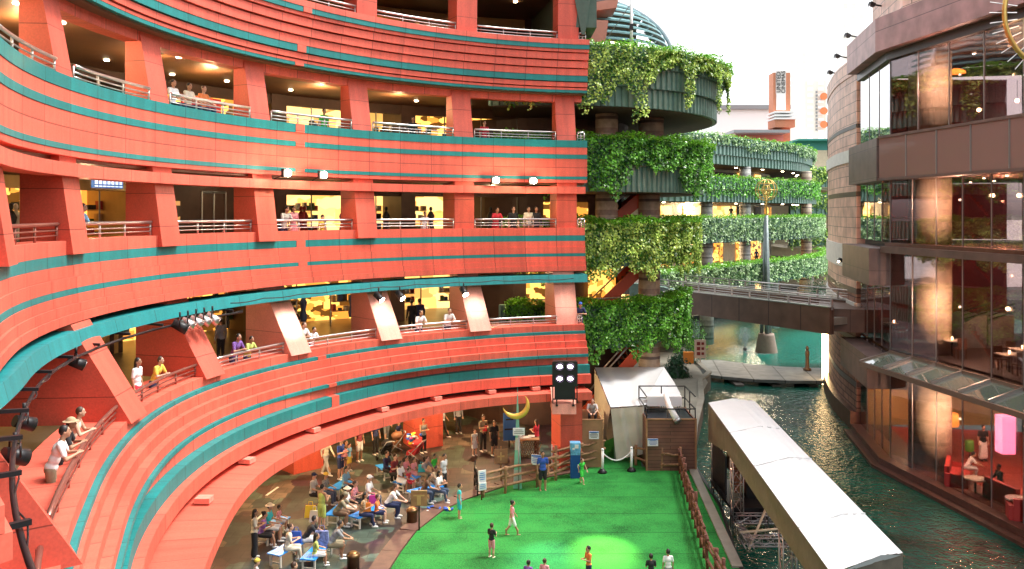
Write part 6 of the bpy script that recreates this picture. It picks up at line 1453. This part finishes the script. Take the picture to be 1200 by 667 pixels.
def cloth_mesh(kind, pose, child):
    k = (kind, pose, child)
    if k in CM: return CM[k]
    J = skel(pose, child); S = []; E = []; T = J['T']; Mt = Euler((-math.atan2(T.y, T.z), 0, 0)).to_matrix(); g = hs_[child]; hd = J['head']; seated = pose.startswith('sit')
    if kind in ('tee', 'long', 'tank', 'dress'):
        E += [(J['hip']+T*.02, (.172, .122, .12), Mt), (J['waist'], (.148, .108, .15), Mt), (J['chest'], (.172, .116, .155), Mt)]
        if kind != 'tank': S.append((J['shl'], .066, J['shr'], .066))
        else: S.append((J['shl']*.75+J['neck']*.25-V(0, 0, .03), .05, J['shr']*.75+J['neck']*.25-V(0, 0, .03), .05))
        for q in 'lr':
            f = {'tee': .72, 'long': 1.0, 'tank': 0, 'dress': .35}[kind]
            if f: S.append((J['sh'+q], .066, J['sh'+q].lerp(J['el'+q], f), .055))
            if kind == 'long': S.append((J['el'+q], .052, J['wr'+q], .036))
    if kind in ('trousers', 'shorts', 'skirt', 'longskirt', 'dress'):
        E.append((J['hip']-T*.02, (.168, .118, .11), Mt))
        for s, q in ((-1, 'l'), (1, 'r')):
            hj, kn, an = J['hj'+q], J['kn'+q], J['an'+q]
            if kind == 'trousers': S += [(hj, .098, kn, .070), (kn, .070, an+V(0, 0, .03), .056)]
            elif kind == 'shorts': S += [(hj, .100, hj.lerp(kn, .85), .086)]
            elif kind in ('skirt', 'dress'):
                S += [(hj, .104, hj.lerp(kn, .8)+V(s*.03, 0, 0), .10)]; S += [((J['hjl']+J['hjr'])/2, .11, (J['hjl'].lerp(J['knl'], .8)+J['hjr'].lerp(J['knr'], .8))/2, .12)]
            else:
                S += [(hj, .104, kn, .10), (kn, .10, an+V(0, 0, .12), .11)]; a_ = (J['knl']+J['knr'])/2; c_ = (J['anl']+J['anr'])/2+V(0, 0, .12); S += [((J['hjl']+J['hjr'])/2, .11, a_, .10), (a_, .10, c_, .12)]
    if kind == 'shoes':
        for q in 'lr': a = J['an'+q]; S.append((a+V(0, -.035, -.03), .046, a+V(0, .14, -.045), .036))
    if kind in ('hair', 'longhair', 'bun'):
        E.append((hd+V(0, -.020*g, .026*g), (.084*g, .094*g, .108*g), None))
        if kind == 'longhair': S.append((hd+V(0, -.05*g, 0), .075*g, hd+V(0, -.075*g, -.20), .06))
        if kind == 'bun': E.append((hd+V(0, -.09*g, .085*g), (.045, .045, .045), None))
    if kind == 'cap': E.append((hd+V(0, -.008, .045*g), (.092*g, .104*g, .088*g), None)); S.append((hd+V(-.035, .09, .05*g), .014, hd+V(.035, .09, .05*g), .014)); S.append((hd+V(-.02, .14, .04*g), .012, hd+V(.02, .14, .04*g), .012)); S.append((hd+V(0, .08, .05*g), .02, hd+V(0, .14, .042*g), .014))
    if kind == 'sunhat': E += [(hd+V(0, -.005, .055*g), (.095*g, .105*g, .09*g), None), (hd+V(0, -.005, .045*g), (.17*g, .18*g, .018), None)]
    me = seg_mesh(S, E, .018 if kind not in ('shoes', 'cap', 'sunhat') else .012, 2); CM[k] = me; return me
skins = [mat('skin_tone_'+k, c, .5) for k, c in (('light', (.58, .34, .23)), ('medium', (.48, .26, .16)), ('tan', (.40, .21, .12)))]
CC = {}
COLS = dict(white=(.82, .82, .80), cream=(.72, .65, .50), black=(.018, .018, .02), navy=(.02, .03, .09), blue=(.03, .09, .42), sky=(.20, .42, .62), turq=(.03, .50, .56), green=(.05, .55, .06), lime=(.5, .6, .15), pink=(.72, .30, .34), red=(.55, .03, .05), maroon=(.22, .03, .04), grey=(.26, .27, .28), lgrey=(.48, .49, .49), brown=(.16, .09, .05), tan=(.42, .30, .18), denim=(.06, .09, .16), orange=(.75, .22, .06), purple=(.22, .10, .38), yellow=(.75, .55, .08), khaki=(.28, .24, .15), skinp=(.6, .3, .25))
def cmat(c):
    if c not in CC: CC[c] = mat('clothing_'+c, COLS[c], .85, noise=.15, nscale=9)
    return CC[c]
def cmatp(c):
    k = c+'_print'
    if k not in CC: CC[k] = mat('clothing_'+k, COLS[c], .85, noise=.75, nscale=26)
    return CC[k]
def put(name, me, parent, m):
    o = bpy.data.objects.new(name, me); COL.objects.link(o); o.parent = parent
    if not me.materials: me.materials.append(None)
    o.material_slots[0].link = 'OBJECT'; o.material_slots[0].material = m; return o
pk = [0]
def person(label, p, face, pose, top, bottom, hair='hair', h=1.68, hat=None, shoes='white', group=None, hairm=None):
    """p: feet point; face: point looked at; top 'tee:white', bottom 'trousers:black'"""
    child = 1 if h < 1.42 else 0; pk[0] += 1; s = h/1.72
    d = Vector((face[0]-p[0], face[1]-p[1])); rz = math.atan2(d.y, d.x)-math.pi/2
    b = body_mesh(pose, child); o = bpy.data.objects.new('person', b); COL.objects.link(o); o.location = p; o.rotation_euler = (0, 0, rz); o.scale = (s, s, s)
    o.material_slots[0].link = 'OBJECT'; o.material_slots[0].material = skins[pk[0] % 3]
    tag(o, label, 'person', group)
    def c(spec, nm):
        if not spec: return
        k, col = spec.split(':'); m = cmatp(col[:-1]) if col.endswith('*') else cmat(col); put(nm or {'tee': 'shirt', 'long': 'shirt', 'tank': 'top', 'longskirt': 'skirt'}.get(k, k), cloth_mesh(k, pose, child), o, m)
    c(top, None); c(bottom, None)
    put('hair', cloth_mesh(hair, pose, child), o, hairm or (m_hairk if pk[0] % 3 else m_hairb))
    if hat: hk, hc = hat.split(':'); put('hat', cloth_mesh(hk, pose, child), o, cmat(hc))
    if shoes: put('shoes', cloth_mesh('shoes', pose, child), o, cmat(shoes))
    return o
def child_item(o, name, ell_, m):
    b = MB(); b.ell(*ell_); q = b.build(name, m, None); q.parent = o; return q
ST = (5, 31)                       # the middle of the turf, where the audience looks
SEAT = 'seated audience on the blue benches'; STA = 'people standing on the plaza'; TU = 'children and helpers on the turf'; GA3 = 'people along the lowest red gallery'; GA4 = 'people along the middle red gallery'; GA5 = 'people in the upper red gallery'
def sit(label, u, v, pose, top, bottom, hair='hair', h=1.68, hat=None, face=ST, shoes='white', z=.43, **k):
    p = gnd(u, v, z+.12); pz = z-.43*h/1.72+.0
    fx = Vector((face[0]-p.x, face[1]-p.y)).normalized(); return person(label, (p.x, p.y, pz if pz > -.05 else 0), face, pose, top, bottom, hair, h, hat, shoes, k.get('group', SEAT))
def std(label, u, v, face, pose, top, bottom, hair='hair', h=1.68, hat=None, shoes='white', group=STA): return person(label, tuple(gnd(u, v)), face, pose, top, bottom, hair, h, hat, shoes, group)
# --- seated audience
sit('seated person in a turquoise shirt and pale sun hat on the left bench', 314, 616, 'sit', 'tee:turq', 'shorts:white', 'hair', 1.7, 'sunhat:cream')
sit('small child in a pink patterned top sitting beside the turquoise shirt', 326, 608, 'sit', 'tee:pink*', 'shorts:lgrey', 'hair', 1.15)
sit('woman in cream top and trousers looking at a phone', 336, 640, 'sitp', 'tee:cream', 'trousers:cream', 'bun', 1.62)
sit('man in black shirt and white trousers leaning forward on the bench', 357, 630, 'sitf', 'tee:black', 'trousers:white', 'hair', 1.75)
sit('young man in grey shirt with hands clasped on the front bench', 387, 636, 'sitf', 'tee:grey', 'shorts:khaki', 'hair', 1.75)
sit('person in grey and purple sitting at the back with crossed arms', 366, 577, 'sit', 'tee:lgrey', 'trousers:black', 'hair', 1.7, 'cap:navy')
sit('person in a yellow cap sitting at the end of the empty bench', 380, 575, 'sit', 'tee:grey*', 'trousers:denim', 'hair', 1.6, 'cap:yellow')
sit('man with khaki cap and brown shorts bending over on the middle bench', 394, 599, 'sitf', 'tee:khaki', 'shorts:brown', 'hair', 1.74, 'cap:khaki')
sit('woman in pink striped top resting her chin on her hand', 413, 585, 'sitp', 'tee:pink*', 'trousers:black', 'hair', 1.6)
sit('man in white shirt and white cap sitting behind the pink bag', 431, 581, 'sit', 'tee:white', 'trousers:denim', 'hair', 1.76, 'cap:white')
sit('woman in a brown floral top holding the orange bag', 424, 600, 'sitp', 'tee:tan*', 'trousers:navy', 'longhair', 1.62)
sit('man in white shirt and dark jeans leaning back with legs out', 454, 589, 'sitf', 'tee:white', 'trousers:navy', 'hair', 1.76)
sit('parent dressed in dark navy sitting by the black stroller', 452, 549, 'sit', 'long:navy', 'trousers:black', 'hair', 1.66)
sit('woman in a white shirt with long black hair in the seated family', 468, 561, 'sit', 'tee:white', 'skirt:white', 'longhair', 1.62)
sit('little girl in a red dress on the lap side of the white shirt', 478, 562, 'sit', 'dress:red*', '', 'hair', 1.1)
sit('girl in a pale pink top at the back of the seated family', 475, 551, 'sit', 'tee:pink', 'shorts:pink', 'longhair', 1.35)
sit('second girl in pale pink with a ponytail in the seated family', 484, 552, 'sit', 'tee:pink', 'skirt:pink', 'bun', 1.30)
sit('man in grey shirt with the teal bag sitting at the family bench', 493, 553, 'sitf', 'tee:grey', 'trousers:khaki', 'hair', 1.75)
sit('woman in brown print top with both arms on her knees', 496, 573, 'sitf', 'tee:brown*', 'trousers:denim', 'hair', 1.62)
sit('person in beige bending down behind the brown print top', 504, 563, 'sitf', 'tee:tan', 'trousers:lgrey', 'hair', 1.6)
sit('dark haired person at the bottom edge between the benches', 342, 690, 'sit', 'tee:black', 'trousers:denim', 'hair', 1.68)
sit('man in a pale blue shirt on the far end of the empty back bench', 404, 569, 'sit', 'tee:sky', 'trousers:black', 'hair', 1.7)
sit('woman in white with a straw hat on the middle bench beside the khaki cap', 405, 593, 'sit', 'tee:white', 'skirt:cream', 'hair', 1.6, 'sunhat:cream')
sit('boy in an orange shirt on the bench of the orange handbag', 441, 598, 'sit', 'tee:orange', 'shorts:navy', 'hair', 1.3)
sit('girl in lime green on the front bench behind the patterned rucksack', 369, 647, 'sit', 'tee:lime', 'shorts:white', 'longhair', 1.35)
sit('woman in a white shirt on the bench nearest the wooden sign board', 512, 572, 'sitp', 'tee:white', 'trousers:denim', 'longhair', 1.62)
sit('man in a maroon shirt sitting behind the seated family', 460, 553, 'sitp', 'tee:maroon', 'trousers:black', 'hair', 1.72)
sit('woman in purple at the left end of the bench under the turquoise shirt', 306, 624, 'sitp', 'tee:purple', 'skirt:black', 'bun', 1.6)
# --- standing on the plaza
std('woman in cream shirt and long black skirt looking into her bag', 298, 655, ST, 'hold', 'tee:cream', 'longskirt:black', 'longhair', 1.62)
std('child in a striped yellow cap at the bottom left of the plaza', 300, 706, ST, 'stand', 'tee:lgrey', 'shorts:navy', 'hair', 1.25, 'cap:yellow')
std('woman in a pale green tank top and shorts seen from behind', 377, 621, (3, 45), 'hold', 'tank:lime', 'shorts:lime', 'hair', 1.62, shoes='brown')
std('woman in a cream cardigan walking with a white bag', 382, 557, ST, 'walk', 'long:cream', 'trousers:lgrey', 'longhair', 1.62)
std('man in a blue shirt and shorts carrying a toddler', 399, 562, ST, 'hold', 'tee:blue', 'shorts:navy', 'hair', 1.74)
std('child in light blue and yellow shorts beside the blue shirted man', 409, 552, ST, 'stand', 'tee:sky', 'shorts:yellow', 'hair', 1.2)
std('man in a dark red shirt and white shorts under the ledge', 421, 541, ST, 'stand', 'tee:maroon', 'shorts:white', 'hair', 1.76)
std('woman in a black top walking near the back of the plaza', 453, 517, (-3, 30), 'walk', 'tee:black', 'trousers:grey', 'longhair', 1.62)
std('small child in dark clothes behind the brown stroller', 467, 522, ST, 'stand', 'tee:navy', 'shorts:grey', 'hair', 1.15)
std('woman in a grey sleeveless top standing behind the heap of bags', 496, 531, ST, 'hold', 'tank:grey', 'trousers:black', 'bun', 1.62)
std('walker in a pink shirt and black trousers below the red ledge', 509, 511, (10, 45), 'walk', 'tee:pink', 'trousers:black', 'hair', 1.7)
std('walker in a pale top and black trousers below the red ledge', 519, 513, (10, 45), 'walk', 'tee:lgrey', 'trousers:black', 'longhair', 1.62)
std('person in light grey shirt and black trousers standing by the wooden sign', 520, 579, ST, 'stand', 'tee:lgrey', 'trousers:black', 'hair', 1.62)
std('little girl in a white dress with a red bag on the plaza', 556, 534, ST, 'stand', 'dress:white', '', 'bun', 1.22)
std('man in grey shirt and black trousers holding a baby on the plaza', 566, 529, ST, 'hold', 'tee:khaki', 'trousers:black', 'hair', 1.72)
std('woman in a black print top and black shorts on the plaza', 579, 534, ST, 'stand', 'tee:black*', 'shorts:black', 'hair', 1.64)
std('woman in a red shirt with long hair at the vendor table', 629, 533, (0, 41), 'hold', 'tee:red', 'trousers:black', 'longhair', 1.64)
for i_, (u_, v_, lab_, tp_2, bt_) in enumerate(((440, 533, 'person in a dark top in the shade behind the row of benches', 'tee:navy', 'trousers:black'), (482, 520, 'person in tan standing far back under the red ledge', 'tee:tan', 'trousers:denim'), (537, 508, 'person in grey far back near the red column', 'long:grey', 'trousers:black'), (405, 548, 'woman in brown behind the child in yellow shorts', 'tee:brown', 'skirt:brown'), (509, 566, 'child in green leaning by the bench near the wooden sign', 'tee:green', 'shorts:navy'))):
    std(lab_, u_, v_, ST, ('stand', 'hold')[i_ % 2], tp_2, bt_, ('hair', 'longhair')[i_ % 2], 1.2 if 'child' in lab_ else 1.66)
# carried little ones
def carried(label, host_u, host_v, dz_, top, face, off=(0, .28), h=.8):
    p = gnd(host_u, host_v); d = Vector((face[0]-p.x, face[1]-p.y)).normalized(); return person(label, (p.x+d.x*off[1], p.y+d.y*off[1], dz_), (p.x-d.x, p.y-d.y), 'sit', top, '', 'hair', h, None, None, 'carried children')
carried('toddler in pink held by the man in the blue shirt', 399, 562, .82, 'dress:pink', ST); carried('baby in red and white held by the man in the grey shirt', 566, 529, .85, 'dress:red*', ST, h=.7)
# --- on the turf
std('young man in a blue polo and black shorts standing on the turf', 636, 575, (2, 30), 'stand', 'tee:blue', 'shorts:black', 'hair', 1.6, shoes=None, group=TU)
std('toddler in a bright green dress by the blue display box', 682, 567, (7, 30), 'walk', 'dress:green', '', 'bun', 1.05, shoes=None, group=TU)
std('girl in a turquoise shirt at the stone edge of the turf', 538, 608, (6, 33), 'stand', 'dress:turq', '', 'hair', 1.28, shoes=None, group=TU)
std('girl in pink and white stepping across the turf', 600, 628, (8, 32), 'walk', 'tee:pink', 'shorts:white', 'bun', 1.22, shoes=None, group=TU)
std('small boy in a black shirt and pink shorts on the turf', 576, 654, (3, 34), 'hold', 'tee:black', 'shorts:pink', 'hair', 1.12, shoes='cream', group=TU)
std('child with an orange top raising both hands at the bottom of the turf', 690, 686, (2, 26), 'hold', 'tee:orange', 'trousers:navy', 'hair', 1.18, shoes=None, group=TU)
std('child in white with short hair at the bottom edge of the turf', 619, 699, (4, 32), 'stand', 'tee:purple', 'shorts:navy', 'hair', 1.05, shoes=None, group=TU)
std('child with a hair bun at the bottom edge of the turf', 638, 697, (4, 32), 'stand', 'tee:pink', 'skirt:purple', 'bun', 1.05, shoes=None, group=TU)
std('child in a black shirt near the fence at the bottom of the turf', 763, 693, (4, 32), 'hold', 'tee:black', 'shorts:grey', 'hair', 1.1, shoes=None, group=TU)
std('child in a white shirt near the fence at the bottom of the turf', 783, 688, (4, 32), 'stand', 'tee:white', 'shorts:grey', 'hair', 1.12, shoes=None, group=TU)
p = at(694, 492, 39.1); person('worker sitting on the narrow brown booth in dark clothes', (p.x, p.y, 1.75), (3, 30), 'sitf', 'tee:lgrey', 'trousers:black', 'hair', 1.7, None, 'black')
# --- lowest gallery
def ring_angle(u, R, lvl, lo=100, hi=200):
    return min((abs(600+1000*RP(a/5, R, 0, lvl)[0]/RP(a/5, R, 0, lvl)[1]-u), a/5) for a in range(lo*5, hi*5))[1]
def gal(label, a, lvl, R, pose, top, bottom, hair='hair', h=1.68, hat=None, zf=None, face=None, grp=None):
    p = RP(a, R, Z({3: -5.7, 4: -1.4, 5: 2.65, 6: 7.25}[lvl]) if zf is None else zf, lvl); f = face or RP(a, 2, 0, lvl); person(label, p, f, pose, top, bottom, hair, h, hat, 'white', grp or {3: GA3, 4: GA4, 5: GA5}[lvl])
gal('man in a white shirt and khaki trousers leaning over the rail at the far left', 204, 3, 16.75, 'lean', 'tee:white', 'trousers:khaki', 'hair', 1.74)
gal('person in a straw sun hat leaning beside the man in white', 199.8, 3, 16.8, 'lean', 'tee:black', 'trousers:black', 'hair', 1.62, 'sunhat:tan')
gal('young woman with bare shoulders leaning on the rail beside the straw hat', 196.2, 3, 16.8, 'lean', 'tank:cream', 'trousers:tan', 'hair', 1.62)
gal('child in a blue shirt looking over the rail left of the two women', 182.0, 3, 16.85, 'lean', 'tee:blue', 'trousers:denim', 'hair', 1.35)
gal('woman in white top and red skirt standing at the lower gallery rail', 175.5, 3, 17.0, 'stand', 'tee:white', 'skirt:red', 'longhair', 1.64)
gal('woman in a yellow top beside the red skirt at the rail', 173.0, 3, 16.85, 'lean', 'tee:yellow', 'skirt:navy', 'hair', 1.6)
for u, lab, tp, hh in ((274, 'person in a checked purple shirt leaning on the rail left of the white lit pillar', 'tee:purple*', 1.68), (289, 'child in a pale yellow top leaning next to the checked shirt', 'tee:lime', 1.5), (351, 'man in a light shirt resting on the rail right of the white lit pillar', 'tee:white', 1.7), (364, 'child in white beside the man right of the white lit pillar', 'tee:white', 1.45), (491, 'left of two people in white leaning on the rail between the pale pillars', 'tee:white', 1.66), (524, 'right of two people in white leaning on the rail between the pale pillars', 'tee:white', 1.66), (679, 'person with a blue cap leaning on the rail at the right end', 'tee:navy', 1.68)):
    gal(lab, ring_angle(u, 16.8, 3, 100, 185), 3, 16.8, 'lean', tp, 'trousers:navy', 'hair', hh, 'cap:blue' if u == 679 else None)
for u, R, lab, tp, bt, hr in ((258, 20, 'person in grey walking away deep in the left gallery', 'long:grey', 'trousers:black', 'hair'), (345, 20.5, 'man in black walking deep in the lower gallery', 'tee:black', 'trousers:black', 'hair'), (455, 18.5, 'woman in a brown top sitting behind the rail in the lower gallery', 'long:brown', 'trousers:black', 'longhair'), (483, 20, 'left of a dark dressed couple standing by the bright shop', 'long:black', 'trousers:black', 'hair'), (491, 20.2, 'right of a dark dressed couple standing by the bright shop', 'long:navy', 'trousers:navy', 'hair')):
    gal(lab, ring_angle(u, R, 3, 100, 185), 3, R, 'stand' if u != 345 else 'walk', tp, bt, hr, 1.7, face=RP(ring_angle(u, R, 3, 100, 185), 26, 0, 3))
# --- middle gallery
for u, lab, tp, bt, hr, ps in ((72, 'woman in white with glasses in the far left of the middle gallery', 'tee:white', 'skirt:sky', 'longhair', 'stand'), (88, 'man in a light checked shirt beside the woman in white', 'tee:sky*', 'trousers:navy', 'hair', 'lean'), (185, 'man in a white shirt leaning on the middle rail beside a red pillar', 'tee:white', 'trousers:black', 'hair', 'lean'),
    (331, 'person in a pale shirt below the leftmost floodlight in the middle gallery', 'tee:lgrey', 'trousers:navy', 'hair', 'lean'), (343, 'woman in pink beside the pale shirt in the middle gallery', 'tee:pink', 'skirt:pink', 'longhair', 'stand'), (378, 'child in yellow behind the middle rail', 'tee:yellow', 'shorts:navy', 'hair', 'stand'), (497, 'girl in a white dress in front of the dark bay of the middle gallery', 'dress:white', '', 'hair', 'stand'),
    (581, 'woman in a red top at the rail under the third floodlight', 'tee:red', 'trousers:red', 'hair', 'lean'), (602, 'man in black at the rail between the two right floodlights', 'tee:black', 'trousers:black', 'hair', 'stand'), (620, 'person in a pale coat at the rail left of the rightmost floodlight', 'long:cream', 'trousers:brown', 'longhair', 'stand'), (628, 'person in black at the rail below the rightmost floodlight', 'long:black', 'trousers:black', 'hair', 'stand')):
    a = ring_angle(u, 17.85, 4, 100, 205); gal(lab, a, 4, 17.85, ps, tp, bt, hr, 1.3 if 'child' in lab else (1.45 if 'girl' in lab else 1.68))
# --- upper gallery
for u, lab, tp, hr in ((178, 'leftmost dark haired head showing above the upper gallery rail', 'tee:black', 'hair'), (201, 'person in white behind the upper rail, second from the left', 'tee:white', 'hair'), (220, 'person in cream behind the upper rail, third from the left', 'tee:cream', 'hair'), (238, 'person in orange behind the upper rail, rightmost of the four', 'tee:orange', 'hair')):
    a = ring_angle(u, 18.3, 5, 100, 205); gal(lab, a, 5, 18.3, 'sit', tp, 'trousers:navy', hr, 1.68, zf=Z(2.65)+.45)
for u, lab, tp in ((380, 'person with a bright green bag in the upper gallery', 'tee:green'), (484, 'man in black in the lit bay of the upper gallery', 'tee:black'), (567, 'woman in red by the dark shop in the upper gallery', 'tee:red')):
    a = ring_angle(u, 18.6, 5, 100, 205); gal(lab, a, 5, 18.6, 'stand', tp, 'trousers:navy', 'hair', 1.6)
# --- lounge behind glass
p = f0(1132, 560); person('guest in a white shirt sitting on the red sofa in the lounge', p, (p[0]+3, p[1]-1), 'sitf', 'tee:white', 'trousers:lgrey', 'hair', 1.7, None, 'black', 'people in the canal side lounge')
p = f0(1172, 580); person('guest in a dark suit facing the white shirt across the round table', p, (p[0]-3, p[1]), 'sit', 'long:black', 'trousers:black', 'hair', 1.72, None, 'black', 'people in the canal side lounge')
p = f0(1152, 540); person('waiter in black with a white apron standing in the lounge', p, (p[0], p[1]-3), 'stand', 'tee:black', 'longskirt:white', 'hair', 1.75, None, 'black', 'people in the canal side lounge')
# --- far gallery visitors
for (x, y, z, lab, tp) in ((16.5, 85, Z(-5.7), 'visitor in a dark coat at the far shop windows above the bridge', 'long:maroon'), (27.5, 96, Z(-5.7), 'visitor in navy at the far shop windows right of the mast', 'long:navy'), (13.8, 83.5, Z(-.9), 'visitor in black on the far balcony left of the mast', 'long:black'), (24, 93.5, Z(-.9), 'visitor in black on the far balcony right of the mast', 'tee:black')):
    person(lab, (x, y, z), (x, y+3, 0), 'stand', tp, 'trousers:black', 'longhair', 1.65, None, 'black', 'visitors on the far balconies')
p = at(728, 262, 44.5); person('person in a white shirt going up the stairs between the round terraces', (p.x, p.y+2, Z(-.5)-.7), (20, 47), 'walk', 'tee:white', 'trousers:navy', 'hair', 1.7, None, 'black', 'visitors on the far balconies')
spot('stage_beam', (3.3, 34, Z(-6)), tuple(gnd(636, 655)), 2200, (.4, .85, 1), 19); spot('stage_beam', (3.6, 34, Z(-6)), tuple(gnd(706, 648)), 5200, (.85, 1, .3), 22)

for a_ in (103.2, 118.2, 133.6, 149.6): spot('pillar_spot', RP(a_, 14.6, Z(-3.3)), RP(a_, 16.6, Z(-4.1), 3), {103.2: 60, 118.2: 200, 133.6: 200, 149.6: 400}[a_], (1, .93, .84), 38)
